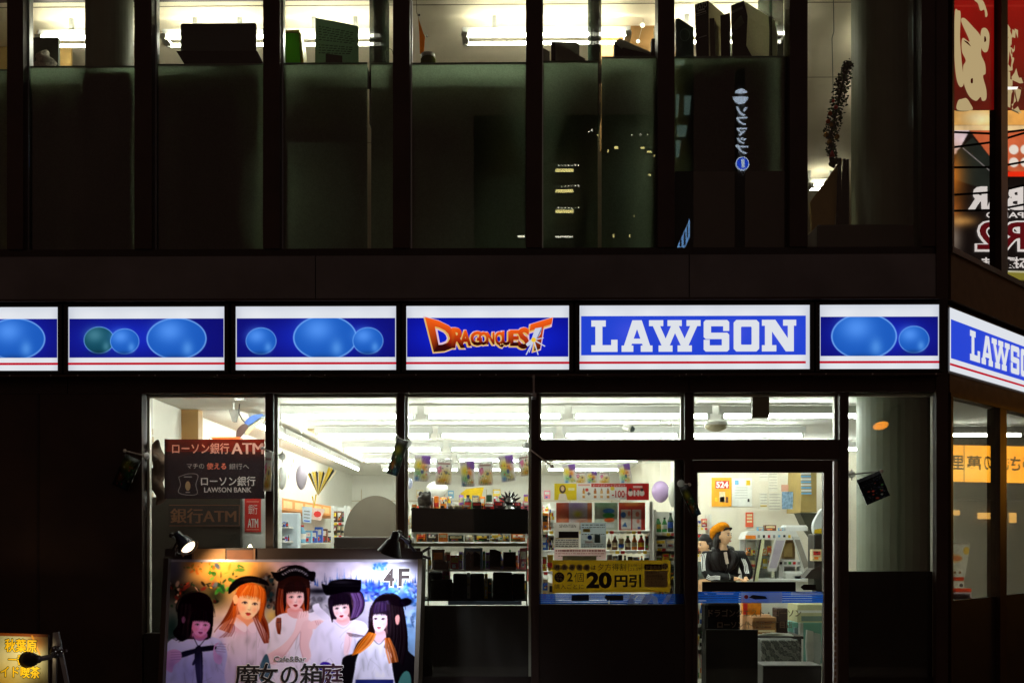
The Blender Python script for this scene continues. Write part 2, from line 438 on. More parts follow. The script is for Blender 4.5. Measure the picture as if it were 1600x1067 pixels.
# upper room
mb = MB(); mb.prism([(-9, .13, CEIL2), (XC - .02, .13, CEIL2), (XC + 8.9, 9.05, CEIL2), (XC + 8.9, 12, CEIL2), (-9, 12, CEIL2)], (0, 0, .1), mat("office_ceiling", (240, 228, 204), 0.9, 0, .03))
for y in (1.02, 2.6, 4.4): mb.box(-9, XC, y, y + .012, CEIL2 - .004, CEIL2 - .0001, mat("ceiling_joint", (150, 140, 120)))
part("office_ceiling", mb)
mb = MB(); mb.box(-9, XC - .02, .13, .86, CEIL2 - .045, CEIL2 - .005, BLACK); part("added_light_shield", mb)  # unseen dark board added to keep ceiling light off the frosted film
mb = MB(); mb.box(-9, XC + 9, 12.0, 12.1, FL2, CEIL2, CREAM); mb.box(-9.1, -9, .2, 12.1, FL2, CEIL2, CREAM); part("office_wall", mb)
mb = MB(); mb.prism([(-9, .2, 3.2), (XC, .2, 3.2), (XC + 9, 9.2, 3.2), (XC + 9, 12.1, 3.2), (-9, 12.1, 3.2)], (0, 0, FL2 - 3.2 - .001), mat("office_floor", (120, 112, 100), .8)); part("office_floor", mb)
# ---- ground storey: mullions, panes, transom, frames
SM = [(415, 427), (621, 632), (830, 842), (1070, 1083), (1312, 1326)]
for a, b in SM:
    mb = MB(); mb.box(P(a, 700, -.04).x, P(b, 700, -.04).x, -0.04, 0.1, 0, Z_HEAD - .001, DARK)
    part("mullion", mb)
FRM = mat("inner_frame", (214, 208, 196), .5, .2, .05)
bays = [(225, 415), (427, 621), (632, 830), (842, 1070), (1083, 1312), (1326, 1467)]
for i, (a, b) in enumerate(bays):
    x0, x1 = P(a, 700, -.04).x, P(b, 700, -.04).x
    w = thing("shop_window", None, None, (0, 0, 0)) if 0 else None
    mb = MB()
    zb = 0.25 if i != 4 else P(1100, 690, 0).z
    mb.box(x0, x1, 0.02, 0.03, zb, Z_HEAD, GLASS)
    wp = part("window_pane", mb)
    mb = MB()
    for xx, ww in ((x0, .022), (x1, -.022)): mb.box(min(xx, xx + ww), max(xx, xx + ww), .034, .085, zb, Z_HEAD - .024, FRM)
    mb.box(x0, x1, .034, .085, Z_HEAD - .022, Z_HEAD, FRM)
    build("window_frame", mb, wp)
mb = MB(); mb.box(P(842, 700, -.05).x + .001, P(1312, 700, -.05).x - .001, -.05, .12, P(900, 718, -.05).z, P(900, 687, -.05).z, DARK); part("transom", mb)
for (p0, p1, y, y1, py) in ((842, 1070, -.03, .1, 944), (632, 830, .05, .1, 946), (225, 621, -.03, .1, 990), (1326, 1467, .04, .09, 892)):
    mb = MB(); mb.box(P(p0, 700, y).x, P(p1, 700, y).x, y, y1, 0, P(800, py, y).z, BLACK); part("kick_panel", mb)
mb = MB(); a, b = P(1055, 720, 0).x, P(1070, 720, 0).x
mb.box(a, b, .034, .07, P(900, 944, 0).z, P(900, 719, 0).z, mat("grey_post", (96, 98, 90), .5, .4)); part("window_post", mb)
# sliding door
dx0, dx1, dz1 = P(1083, 800, -.06).x, P(1301, 800, -.06).x, P(1100, 719, -.06).z
door = build("sliding_door", (lambda m: (m.box(dx0, P(1090, 800, -.06).x, -.06, -.02, .02, dz1, DARK), m.box(P(1286.5, 800, -.06).x, dx1, -.06, -.02, .02, dz1, DARK),
        m.box(P(1090, 800, -.06).x, P(1286.5, 800, -.06).x, -.06, -.02, P(1100, 738, -.06).z, dz1, DARK)) and m)(MB()), bld)
mb = MB(); mb.box(P(1090, 800, -.04).x, P(1286.5, 800, -.04).x, -.045, -.037, .05, P(1100, 738, -.06).z, GLASS); build("door_pane", mb, door)
for xa, xb in ((1286.3, 1288.2), (1089, 1090.3)):
    mb = MB(); mb.box(P(xa, 800, -.06).x, P(xb, 800, -.06).x, -.07, -.061, .05, P(1100, 739, -.06).z, STEEL); build("door_trim", mb, door)
mb = MB(); mb.box(P(1302.5, 800, 0).x, P(1307, 800, 0).x, -.01, .09, .02, P(1100, 720, 0).z, WHITE); mb.box(P(1307.2, 800, 0).x, P(1312, 800, 0).x, .0, .09, .02, P(1100, 720, 0).z, FRM)
for k in range(15): mb.box(P(1303, 800, 0).x, P(1306, 800, 0).x, -.0125, -.0101, .05 + k * .055, .085 + k * .055, mat("sticker_tan", (190, 160, 120)))
part("door_jamb", mb)
# ground-floor room
mb = MB(); mb.prism([(-3.7, .12, CEIL1), (XC + .1, .12, CEIL1), (XC + 8, 8.2, CEIL1), (XC + 8, 13.2, CEIL1), (-3.7, 13.2, CEIL1)], (0, 0, .1), CEIL); part("shop_ceiling", mb)
mb = MB(); mb.prism([(-3.7, .12, 0.001), (XC, .12, 0.001), (XC + 8, 8.2, 0.001), (XC + 8, 13.2, 0.001), (-3.7, 13.2, 0.001)], (0, 0, .01), mat("floor_tile", (206, 200, 190), .35, 0, .05)); part("shop_floor", mb)
mb = MB(); mb.box(-3.6, -3.5, .12, 13, .011, CEIL1, CREAM)
TAN = mat("wallpaper_spot", (196, 176, 140), .8)
for k in range(60):
    y, z = .5 + rnd.random() * 8, 1.6 + rnd.random() * 1.1
    mb.box(-3.4999, -3.497, y, y + .05, z, z + .06, TAN)
mb.box(-3.5, -3.32, 1.85, 2.0, .011, CEIL1 - .001, mat("brown_pilaster", (150, 112, 60), .6))
part("shop_side_wall", mb)
mb = MB(); mb.box(-3.5, XC + 8, 13, 13.1, .011, CEIL1, CREAM)
for k in range(14): mb.box(-3.3 + k * .9, -3.285 + k * .9, 12.994, 12.9999, .011, CEIL1 - .3, TAN)
mb.box(-3.5, 6, 12.99, 12.9999, 2.24, 2.255, TAN)
part("shop_back_wall", mb)
CW0 = P(1085, 760, 6).x - .35
mb = MB(); mb.box(CW0, XC + 5.9, 6.0, 12.9, .011, CEIL1 - .001, mat("counter_wall", (230, 222, 204), .8, 0, .03)); part("counter_wall", mb)
# round column through both storeys
c0 = P(1384, 300, .55)
mb = MB(); mb.lathe([(.30, FL2), (.30, CEIL2)], (c0.x, .55, 0), mat("green_grey_column", (116, 124, 102), .55, 0, .06), 40); part("column", mb, smooth=False)
c1 = P(1410, 700, .62)
mb = MB(); mb.lathe([(.40, .012), (.40, CEIL1)], (c1.x, .62, 0), MC["green_grey_column"], 40); part("column", mb)
c2 = P(171, 300, .36)
mb = MB(); mb.lathe([(.205, FL2), (.205, CEIL2)], (c2.x, .36, 0), MC["green_grey_column"], 40); part("column", mb)
# ---- oblique side wall
def sbox(mb, s0, s1, z0, z1, o0, o1, mt):
    return mb.prism([SW(s0, z0, o1), SW(s1, z0, o1), SW(s1, z1, o1), SW(s0, z1, o1)], SW(0, 0, o0) - SW(0, 0, o1), mt)
def sof(px, py=500): return (PS(px, py).x - XC) / S2
SB = mat("warm_lit_side_panel", (92, 70, 46), .6, .1, .2, 10)  # warm street light on the side wall put into this brown
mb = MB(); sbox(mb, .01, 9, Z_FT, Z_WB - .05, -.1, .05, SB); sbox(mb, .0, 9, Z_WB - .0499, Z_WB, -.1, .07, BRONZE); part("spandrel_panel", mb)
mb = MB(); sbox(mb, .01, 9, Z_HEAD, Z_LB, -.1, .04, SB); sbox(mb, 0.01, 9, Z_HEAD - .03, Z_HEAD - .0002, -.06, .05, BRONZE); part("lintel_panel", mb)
SGL = glass("side_glass", (222, 222, 214), .12, .9)
smul = [(sof(1479), sof(1482)), (sof(1556), sof(1566)), (sof(1640), sof(1652))]
for (a, b) in smul:
    mb = MB(); sbox(mb, a, b, Z_WB, Z_TOP - .25, -.08, .05, BRONZE); part("mullion", mb)
    mb = MB(); sbox(mb, a, b, 0, Z_HEAD - .03, -.08, .04, BRONZE); part("mullion", mb)
for (a, b), (c, d) in zip(smul[:-1], smul[1:]):
    mb = MB(); sbox(mb, b, c, Z_WB, Z_TOP - .25, -.012, -.004, glass("upper_side_glass", (120, 112, 100), .22, 1.0)); part("window_pane", mb)
    mb = MB(); sbox(mb, b, c, .9, Z_HEAD - .03, -.012, -.004, SGL); part("window_pane", mb)
    mb = MB(); sbox(mb, b, c, 0, .9, -.05, .0, BLACK); part("kick_panel", mb)
mb = MB(); sbox(mb, sof(1652) + .01, 9, 0, Z_HEAD - .03, -.1, .0, DARK); sbox(mb, sof(1652) + .01, 9, Z_WB, Z_TOP - .25, -.1, 0, DARK); part("wall", mb)
# ================================================================== CEILING LIGHTS
def fixture(name, x0, x1, y, z, label, grp, twin=0.0, k=TUBE):
    t = thing(name, label, "light", ((x0 + x1) / 2, y, z - .05), grp)
    mb = MB(); mb.box(x0, x1, y - .03, y + .03, z - .02, min(z + .06, (CEIL1 if z < 3 else 9) - .001), WHITE); twin and mb.box(x0 + .3, x0 + .34, y - .02, y + .02, z + .0601, CEIL2 - .001, WHITE) and mb.box(x1 - .34, x1 - .3, y - .02, y + .02, z + .0601, CEIL2 - .001, WHITE) and mb.box(x0, x0 + .06, y - twin / 2 - .02, y + twin / 2 + .02, z - .06, z - .0201, WHITE) and mb.box(x1 - .06, x1, y - twin / 2 - .02, y + twin / 2 + .02, z - .06, z - .0201, WHITE); build("housing", mb, t)
    mb = MB()
    for yy in ((y,) if not twin else (y - twin / 2, y + twin / 2)):
        mb.tube([(x0 + .05, yy, z - .045), (x1 - .05, yy, z - .045)], .016, k, 8)
        for xx in (x0 + .02, x1 - .05): mb.box(xx, xx + .03, yy - .018, yy + .018, z - .07, z - .0201, WHITE)
    build("tube", mb, t, smooth=False); return t
rows = [1.5, 3.4, 5.3, 7.3, 9.5]
names = ["nearest the shop front", "second from the shop front", "in the middle of the shop", "second from the back of the shop", "nearest the back of the shop"]
for r, y in enumerate(rows):
    x = -2.4
    while x < ((2.5, 2.5, 4.6)[r] if y < 5.6 else CW0 - 1.4):
        fixture("ceiling_light", x, x + 1.42, y, 2.72, "long white fluorescent fitting in the crosswise ceiling row " + names[r], "shop ceiling lights in the row " + names[r])
        x += 1.49
x = -3.3
fixture("ceiling_light", 4.7, 6.1, 3.4, 2.72, "white fluorescent fitting seen through the first oblique window", "shop ceiling lights by the oblique windows")
TUBEF = emit("added_front_tube", (255, 255, 246), 120.0)  # added brighter tubes, unseen behind the lintel, to light goods facing the window
while x < .1:
    fixture("ceiling_light", x, x + 1.42, .24, 2.785, "added white fluorescent fitting, unseen, just behind the shop window heads", "added ceiling lights along the window heads", 0.0, TUBEF)
    x += 1.49
for i in range(5):
    y0 = 2.0 + i * 1.49
    t = thing("ceiling_light", "long white fluorescent fitting in the lengthwise row along the left shop wall", "light", (-2.8, y0 + .7, 2.67), "shop ceiling lights along the left wall")
    mb = MB(); mb.box(-2.83, -2.77, y0, y0 + 1.42, 2.70, 2.78, WHITE); build("housing", mb, t)
    mb = MB(); mb.tube([(-2.8, y0 + .05, 2.675), (-2.8, y0 + 1.37, 2.675)], .016, TUBE, 8); build("tube", mb, t)
TUBE2 = emit("office_tube", (255, 248, 226), 46.0)
for a, b in ((62, 205), (255, 425), (440, 606), (722, 985), (1022, 1232)):
    fixture("office_light", P(a, 50, 1.25).x, P(b, 50, 1.25).x, 1.25, 6.42, "twin-tube office light on the ceiling behind " + {62: "the white knitted bag", 255: "the black television screen", 440: "the notice board", 722: "the two slanted grey boxes", 1022: "the tall model train boxes"}[a], "office ceiling lights", .17, TUBE2)
fixture("office_light", P(1347, 150, 2.7).x, P(1422, 150, 2.7).x, 2.7, 6.42, "added twin-tube office light hidden from view behind the round column", "office ceiling lights", .17, TUBE2)  # added out of sight to brighten the ceiling of the right bay
fixture("office_light", P(1347, 150, 1.5).x, P(1422, 150, 1.5).x, 1.5, 6.42, "added unseen twin-tube office light right behind the top of the round column", "office ceiling lights", .17, TUBE2)  # second added fitting, also out of sight, for the same bay
fixture("office_light", P(1262, 280, 5.5).x, P(1300, 280, 5.5).x, 5.5, 6.42, "twin-tube office light far back, seen left of the slanted tan board", "office ceiling lights", .17, TUBE2)
# ================================================================== LIT SIGNS ON THE FASCIA
CASE = mat("sign_casing", (24, 20, 19), .45, .2, .2)
LITP = printed("backlit_print", 1.0, .35)
LW = emit("lit_white", (222, 226, 233), 1.0)
LB = emit("lit_blue", (30, 62, 205), 1.0)
LR = emit("lit_red", (190, 18, 40), 1.0)
ys = -.16
zS = lambda py: P(760, py, ys).z
def sign(px0, px1, label, name="lit_sign_box"):
    a, b = P(px0, 520, ys).x, P(px1, 520, ys).x
    t = thing(name, label, "sign", ((a + b) / 2, -.1, zS(578)), "lit sign boxes along the fascia")
    m = .012
    mb = MB()
    mb.box(a - .03, b + .03, ys + .012, -.061, zS(583), zS(473), CASE)
    for (x0, x1, z0, z1) in ((a - .035, a, zS(582), zS(474)), (b, b + .035, zS(582), zS(474)), (a + .0002, b - .0002, zS(578) - .022, zS(578)), (a + .0002, b - .0002, zS(478), zS(478) + .022)):
        mb.box(x0, x1, ys - .012, ys + .0119, z0, z1, CASE)
    build("casing", mb, t)
    return t, a, b
def face(t, a, b, bubbles, gx=None, blue=(None, None)):
    top, bot = 478, 577.5
    ba, bb = blue
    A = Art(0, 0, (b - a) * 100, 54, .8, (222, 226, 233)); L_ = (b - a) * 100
    for k in range(int(L_ / 40) + 1): A.blob(20 + k * 40, 30, 9, 60, (232, 235, 240), .6)  # brighter inner-tube bands and dimmer edges painted into the lit colours
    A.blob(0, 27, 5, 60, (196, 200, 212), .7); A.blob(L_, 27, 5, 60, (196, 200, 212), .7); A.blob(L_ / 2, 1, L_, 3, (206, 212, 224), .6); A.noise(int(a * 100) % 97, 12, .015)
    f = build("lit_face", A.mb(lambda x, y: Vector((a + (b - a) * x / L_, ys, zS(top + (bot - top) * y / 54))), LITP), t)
    mb = MB(); x1 = bb if bb else b
    mb.quad([(a, ys - .002, zS(568.8)), (x1, ys - .002, zS(568.8)), (x1, ys - .002, zS(565.2)), (a, ys - .002, zS(565.2))], LR); build("red_stripe", mb, f)
    return f
def bluefield(f, px0, px1, glow, bubbles, deep=(6, 10, 110), mid=(16, 40, 190)):
    A = Art(px0, 496.5, px1, 557.5, 1.0, deep)
    for g in glow: A.blob(g[0], g[1], g[2], g[3], mid, .95)
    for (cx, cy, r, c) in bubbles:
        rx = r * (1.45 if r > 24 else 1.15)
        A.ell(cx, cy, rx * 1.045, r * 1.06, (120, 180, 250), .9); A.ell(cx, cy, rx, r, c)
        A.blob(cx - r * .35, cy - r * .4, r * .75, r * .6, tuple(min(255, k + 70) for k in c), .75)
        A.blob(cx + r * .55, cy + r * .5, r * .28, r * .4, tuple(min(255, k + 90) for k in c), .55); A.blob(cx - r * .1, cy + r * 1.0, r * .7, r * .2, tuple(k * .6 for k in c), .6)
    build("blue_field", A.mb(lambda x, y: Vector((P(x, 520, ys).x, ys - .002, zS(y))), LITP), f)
BB, BT = (24, 90, 190), (10, 70, 90)
signs = [(-170, 91, "lit sign box cut off by the left edge with one blue oval showing", [(24, 528, 31, BB)], [(20, 527, 60, 40)]),
         (107, 351, "lit sign box with a dark teal disc beside a blue disc and oval", [(155, 530, 20, BT), (195, 532, 19, BB), (276, 528, 31, BB)], [(200, 527, 90, 34)]),
         (368.5, 619, "lit sign box with a big blue oval between two smaller blue discs", [(408, 532, 20, BB), (508, 527, 33, BB), (575, 532, 20, BB)], [(500, 527, 90, 34)]),
         (1280.5, 1467, "lit sign box at the building corner with a big blue oval and one smaller disc", [(1350, 527, 34, BB), (1428, 532, 20, BB)], [(1375, 527, 80, 34)])]
for (p0, p1, lab, bu, gl) in signs:
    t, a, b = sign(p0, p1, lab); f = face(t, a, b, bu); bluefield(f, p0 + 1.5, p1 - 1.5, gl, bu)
# lettered box in the centre of the fascia
def lawson(mb, fn, mt):
    q = [0]
    def r(x0, y0, x1, y1): poly((x0, y0), (x1, y0), (x1, y1), (x0, y1))
    def poly(*p):
        q[0] += 1
        mb.quad([fn(u, v, q[0] * .00025) for (u, v) in p], mt)
    poly((472, 153), (558, 153), (558, 190), (538, 190), (538, 300), (590, 300), (590, 268), (628, 268), (628, 340), (472, 340), (472, 300), (496, 300), (496, 190), (472, 190))
    def ring(x0, x1, ix0, ix1, c=16):
        o = [(x0 + c, 153), (x1 - c, 153), (x1, 153 + c), (x1, 340 - c), (x1 - c, 340), (x0 + c, 340), (x0, 340 - c), (x0, 153 + c)]; d = 4
        n = [(ix0 + d, 193), (ix1 - d, 193), (ix1, 193 + d), (ix1, 300 - d), (ix1 - d, 300), (ix0 + d, 300), (ix0, 300 - d), (ix0, 193 + d)]
        for k in range(8): poly(o[k], o[(k + 1) % 8], n[(k + 1) % 8], n[k])
    poly((716, 153), (772, 153), (822, 303), (778, 303), (744, 205), (710, 303), (666, 303)); r(652, 303, 722, 340); r(766, 303, 836, 340); poly((722, 262), (768, 262), (777, 292), (713, 292))
    for x0, x1 in ((815, 900), (925, 1010), (1038, 1122)): r(x0, 153, x1, 188)
    for x0, x1 in ((872, 955), (985, 1070)): r(x0, 303, x1, 340)
    poly((838, 188), (881, 188), (932, 303), (890, 303)); poly((896, 303), (938, 303), (988, 188), (946, 188))
    poly((950, 188), (992, 188), (1046, 303), (1004, 303)); poly((1008, 303), (1050, 303), (1102, 188), (1060, 188))
    poly((1152, 153), (1280, 153), (1292, 165), (1292, 218), (1256, 218), (1256, 190), (1184, 190), (1184, 228), (1280, 228), (1292, 240), (1292, 328), (1280, 340), (1152, 340), (1140, 328), (1140, 270), (1176, 270), (1176, 303), (1248, 303), (1248, 266), (1152, 266), (1140, 254), (1140, 165))
    ring(1318, 1470, 1362, 1425)
    poly((1486, 153), (1566, 153), (1640, 262), (1640, 188), (1612, 188), (1612, 153), (1690, 153), (1690, 188), (1676, 188), (1676, 340), (1628, 340), (1546, 222), (1546, 303), (1572, 303), (1572, 340), (1486, 340), (1486, 303), (1504, 303), (1504, 188), (1486, 188))
t, a, b = sign(905.5, 1265, "lit sign box with six white slab capitals across a blue band")
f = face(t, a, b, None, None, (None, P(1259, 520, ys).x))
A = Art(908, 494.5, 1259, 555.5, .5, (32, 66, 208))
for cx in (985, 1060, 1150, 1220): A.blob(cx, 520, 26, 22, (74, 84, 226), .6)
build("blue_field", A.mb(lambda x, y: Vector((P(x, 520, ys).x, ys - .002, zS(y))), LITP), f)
mb = MB(); lawson(mb, lambda u, v, o: Vector((P(800 + u / 3.81, 520, ys).x, ys - .004 - o, zS(460 + (v + 4) / 3.81))), LW)
build("slab_lettering", mb, f)
# game-title box: lettering in fire colours
t, a, b = sign(635, 889, "lit sign box with a fiery orange two-word title and silver star on blue")
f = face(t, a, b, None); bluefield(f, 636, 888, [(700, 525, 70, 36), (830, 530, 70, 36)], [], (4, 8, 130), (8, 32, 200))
A_ = lambda u, v: (640 + u / 6.4, 480 + v / 6.4)
mbs = [MB(), MB(), MB()]
let = [("D", 200, 150, 480, 440, 1), ("R", 420, 205, 560, 410, 1), ("A", 500, 230, 620, 390, 1), ("G", 610, 240, 725, 385, 1), ("O", 690, 245, 790, 380, 1), ("N", 770, 250, 850, 375, 1),
       ("Q", 855, 245, 945, 405, 1), ("U", 925, 240, 1010, 385, 1), ("E", 1005, 230, 1095, 390, 1), ("S", 1085, 205, 1200, 420, 1), ("T", 1190, 140, 1400, 430, 1)]
OUTL = emit("lit_outline", (225, 190, 210), 1.0); SIDE = emit("lit_letter_side", (224, 180, 100), 1.0)
def skew(u, v, l):
    ch, x0, y0, x1, y1, _ = l
    if ch == "D": u -= (300 - v) * .30 * max(0, 1 - (u - x0) / (x1 - x0)) ** .7; v += (u - 340) * .28 * (1 if v < 300 else -.3)
    if ch == "T": v -= (u - 1295) * .32; u += (300 - v) * .16
    return A_(u, v)
n = 0
for i, l in enumerate(let):
    ch, x0, y0, x1, y1, _ = l
    for k, (bold, dx, dy, g) in enumerate(((.10, -6, 4, 10), (.06, -14, 10, 2), (.045, 0, 0, 0))):
        v, fc = tmesh(ch, bold)
        pts = []
        for (uu, ww) in v:
            px, py = skew(x0 - g + dx + uu * (x1 - x0 + 2 * g), y1 + g + dy - ww * (y1 - y0 + 2 * g), l)
            pts.append(Vector((P(px, 520, ys).x, ys - .004 - .002 * k - i * .0001, zS(py))))
        m3 = mbs[k]; st = len(m3.v)
        m3.mesh(pts, fc, (OUTL, SIDE, LITP)[k])
        if k == 2:
            cc = []
            for (uu, ww) in v:
                tt = 1 - ww
                cc.append(np.array((246, 98, 22)) * (1 - tt) ** 1.1 + np.array((120, 10, 4)) * (1 - (1 - tt) ** 1.1) if tt < .75 else np.array((50, 4, 4)))
            m3.c = np.array(cc) if m3.c is None else np.concatenate([m3.c, np.array(cc)])
mbs[2].c = lin(mbs[2].c)
build("title_outline", mbs[0], f); build("title_side", mbs[1], f); build("title_lettering", mbs[2], f)
mb = MB(); cx, cy = 1240, 330
LS = emit("lit_silver", (200, 206, 222), 1.0); LS2 = emit("lit_grey", (120, 128, 160), 1.0); LY = emit("lit_yellow", (240, 196, 50), 1.0)
def fp(u, v, o): px, py = A_(u, v); return Vector((P(px, 520, ys).x, ys - .0105 - o, zS(py)))
mb.quad([fp(1255, 215, 0), fp(1320, 205, 0), (fp(1310, 270, 0)), fp(1255, 345, 0), fp(1215, 330, 0)], LS)
mb.quad([fp(1320, 205, .0004), fp(1325, 225, .0004), fp(1262, 350, .0004), fp(1258, 340, .0004)], LS2)
for j, (ex, ey, w) in enumerate(((1165, 478, 7), (1285, 480, 7), (1355, 395, 7), (1340, 310, 6), (1195, 455, 6), (1170, 385, 22))):
    d = Vector((ex - cx, ey - cy)).normalized(); nx, ny = -d.y * w, d.x * w; o = .0006 + j * .0002
    mb.quad([fp(cx - nx, cy - ny, o), fp(ex - nx * .7, ey - ny * .7, o), fp(ex + nx * .7, ey + ny * .7, o), fp(cx + nx, cy + ny, o)], LS)
for k in range(12):
    a0, a1 = k * math.pi / 6, (k + 1) * math.pi / 6
    mb.quad([fp(cx, cy, .0022), fp(cx + 24 * math.cos(a0), cy + 24 * math.sin(a0), .0022), fp(cx + 24 * math.cos(a1), cy + 24 * math.sin(a1), .0022)], LY)
build("star_emblem", mb, f)
# side box (oblique wall)
OS = .055
def sz(py): return zS(py)
t = thing("lit_sign_box", "lit sign box on the oblique right wall with white slab capitals on blue", "sign", SW(1.2, zS(578), 0), "lit sign boxes along the fascia")
sA, sB = (PS(1484, 500, OS).x - XC - OS * S2) / S2, 3.6
mb = MB(); sbox(mb, sA - .03, sB + .03, zS(582), zS(474), -.099, OS - .012, CASE); build("casing", mb, t)
def sq(s0, s1, p0, p1, o): return [SW(s0, zS(p1), o), SW(s1, zS(p1), o), SW(s1, zS(p0), o), SW(s0, zS(p0), o)]
mb = MB(); mb.quad(sq(sA, sB, 478, 577.5, OS), LW); f = build("lit_face", mb, t)
A = Art(0, 496, 300, 557.5, .4, (34, 68, 210))
for cx in (90, 150, 230): A.blob(cx, 520, 26, 22, (82, 90, 228), .7)
build("blue_field", A.mb(lambda x, y: SW(sA + .02 + (sB - sA - .04) * x / 300, zS(y), OS + .002), LITP), f)
mb = MB(); mb.quad(sq(sA, sB, 565.2, 568.8, OS + .002), LR); build("red_stripe", mb, f)
s0 = (PS(1515, 520, OS).x - XC - OS * S2) / S2
mb = MB(); lawson(mb, lambda u, v, o: SW(s0 + (u - 472) / 3.81 / 178, zS(460 + (v + 6) / 3.81), OS + .004 + o), LW); build("slab_lettering", mb, f)
# housing rails above and below the boxes, screws
mb = MB(); mb.box(-9, XC - .11, -.21, -.0601, zS(471), zS(467.5), DARK); mb.box(-9, XC - .11, -.19, -.0601, zS(588), zS(584.5), DARK)
for px in (16, 80, 122, 218, 243, 340, 382, 485, 508, 608, 650, 750, 775, 872, 918, 1072, 1096, 1250, 1290, 1363, 1462):
    mb.lathe([(.006, 0), (.006, .006)], (P(px, 588, -.19).x, -.196, zS(586.5)), ALU, 8, Matrix.Rotation(math.pi / 2, 3, 'X'))
part("sign_rail", mb)
mb = MB(); mb.tube([(P(834, 600, -.22).x, -.22, zS(588)), (P(834, 600, -.22).x, -.22, zS(618))], .009, STEEL); mb.box(P(831, 600, -.2).x, P(838, 600, -.2).x, -.23, -.06, zS(622), zS(616), ALU); part("conduit", mb)

# ================================================================== POSTER STAND WITH TWO CLIP LAMPS
YP = -.5
stand = thing("poster_stand", "tall lit poster stand with five women in white blouses under two clip lamps", "poster stand", (P(456, 1000, YP).x, YP, 0))
tl, tr_, bl_, br_ = P(264, 877, YP + .05), P(656, 877, YP + .05), P(256, 1090, YP - .02), P(652, 1090, YP - .02)
def pm(px, py, o=0.0):
    u, v = (px - 260) / 394, (py - 877) / 213
    q = (tl * (1 - u) + tr_ * u) * (1 - v) + (bl_ * (1 - u) + br_ * u) * v
    return q + Vector((0, -o, 0))
# the print is drawn in units of 1/3.2 photo pixel from the sheet's corner
def q2(x, y): return 250 + x / 3.2, 850 + y / 3.2
A = Art(24, 86, 1298, 770, .40, (188, 180, 192))
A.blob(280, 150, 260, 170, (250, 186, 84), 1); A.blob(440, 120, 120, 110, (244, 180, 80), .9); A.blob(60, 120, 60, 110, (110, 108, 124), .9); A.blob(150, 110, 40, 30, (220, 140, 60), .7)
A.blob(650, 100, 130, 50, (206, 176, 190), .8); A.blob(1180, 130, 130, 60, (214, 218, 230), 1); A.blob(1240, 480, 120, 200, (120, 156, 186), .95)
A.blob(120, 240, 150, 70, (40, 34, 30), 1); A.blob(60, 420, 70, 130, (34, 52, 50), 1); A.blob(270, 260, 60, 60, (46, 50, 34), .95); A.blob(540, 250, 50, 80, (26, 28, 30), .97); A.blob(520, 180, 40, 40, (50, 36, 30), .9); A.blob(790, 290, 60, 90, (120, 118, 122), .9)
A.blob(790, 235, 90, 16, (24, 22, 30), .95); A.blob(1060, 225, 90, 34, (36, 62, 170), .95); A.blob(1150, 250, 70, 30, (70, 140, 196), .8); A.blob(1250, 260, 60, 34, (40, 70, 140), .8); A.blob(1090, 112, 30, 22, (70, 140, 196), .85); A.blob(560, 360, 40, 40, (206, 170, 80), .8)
A.noise(3, 80, .26)
r3 = random.Random(4)
def daubs(n, x0, y0, x1, y1, rx, ry, cols, al=.75):
    for k in range(n): A.ell(r3.uniform(x0, x1), r3.uniform(y0, y1), r3.uniform(*rx), r3.uniform(*ry), r3.choice(cols), al, r3.random() * 3.1, .5)
daubs(70, 40, 190, 290, 310, (3, 16), (2, 9), [(20, 20, 18), (110, 40, 34), (40, 66, 44), (170, 60, 40), (20, 34, 30), (206, 170, 150), (70, 30, 24), (14, 14, 14)])
daubs(46, 240, 100, 430, 240, (5, 22), (3, 11), [(70, 150, 60), (44, 110, 44), (120, 176, 70), (30, 70, 40), (236, 160, 50), (90, 110, 120)])
daubs(20, 100, 90, 260, 150, (4, 11), (3, 7), [(226, 140, 40), (206, 110, 40), (90, 120, 60)])
daubs(40, 500, 150, 590, 320, (4, 16), (3, 10), [(16, 16, 18), (60, 40, 34), (30, 50, 54), (90, 70, 60), (110, 110, 110)])
daubs(46, 740, 260, 850, 400, (3, 14), (4, 20), [(150, 148, 150), (90, 88, 94), (190, 184, 186), (60, 56, 62)], .5)
for k in range(90):
    x = r3.uniform(740, 1290); h = r3.uniform(14, 66) * (1.3 if 880 < x < 930 else 1); y = r3.uniform(190, 215)
    A.poly([(x - 5, y), (x - 1, y - h * .6), (x, y - h), (x + 1, y - h * .6), (x + 5, y)], r3.choice([(40, 74, 140), (80, 120, 176), (30, 38, 70), (100, 100, 120), (50, 90, 150)]), .7)
daubs(80, 1000, 195, 1290, 300, (4, 20), (3, 12), [(30, 60, 176), (80, 156, 206), (160, 206, 226), (26, 30, 90), (60, 110, 190)], .55)
daubs(30, 1060, 92, 1130, 130, (3, 9), (3, 9), [(60, 130, 190), (190, 200, 220), (40, 90, 160)], .6)
daubs(30, 1190, 260, 1296, 420, (5, 24), (4, 16), [(90, 130, 170), (60, 100, 140), (150, 180, 200), (40, 60, 90)], .5)
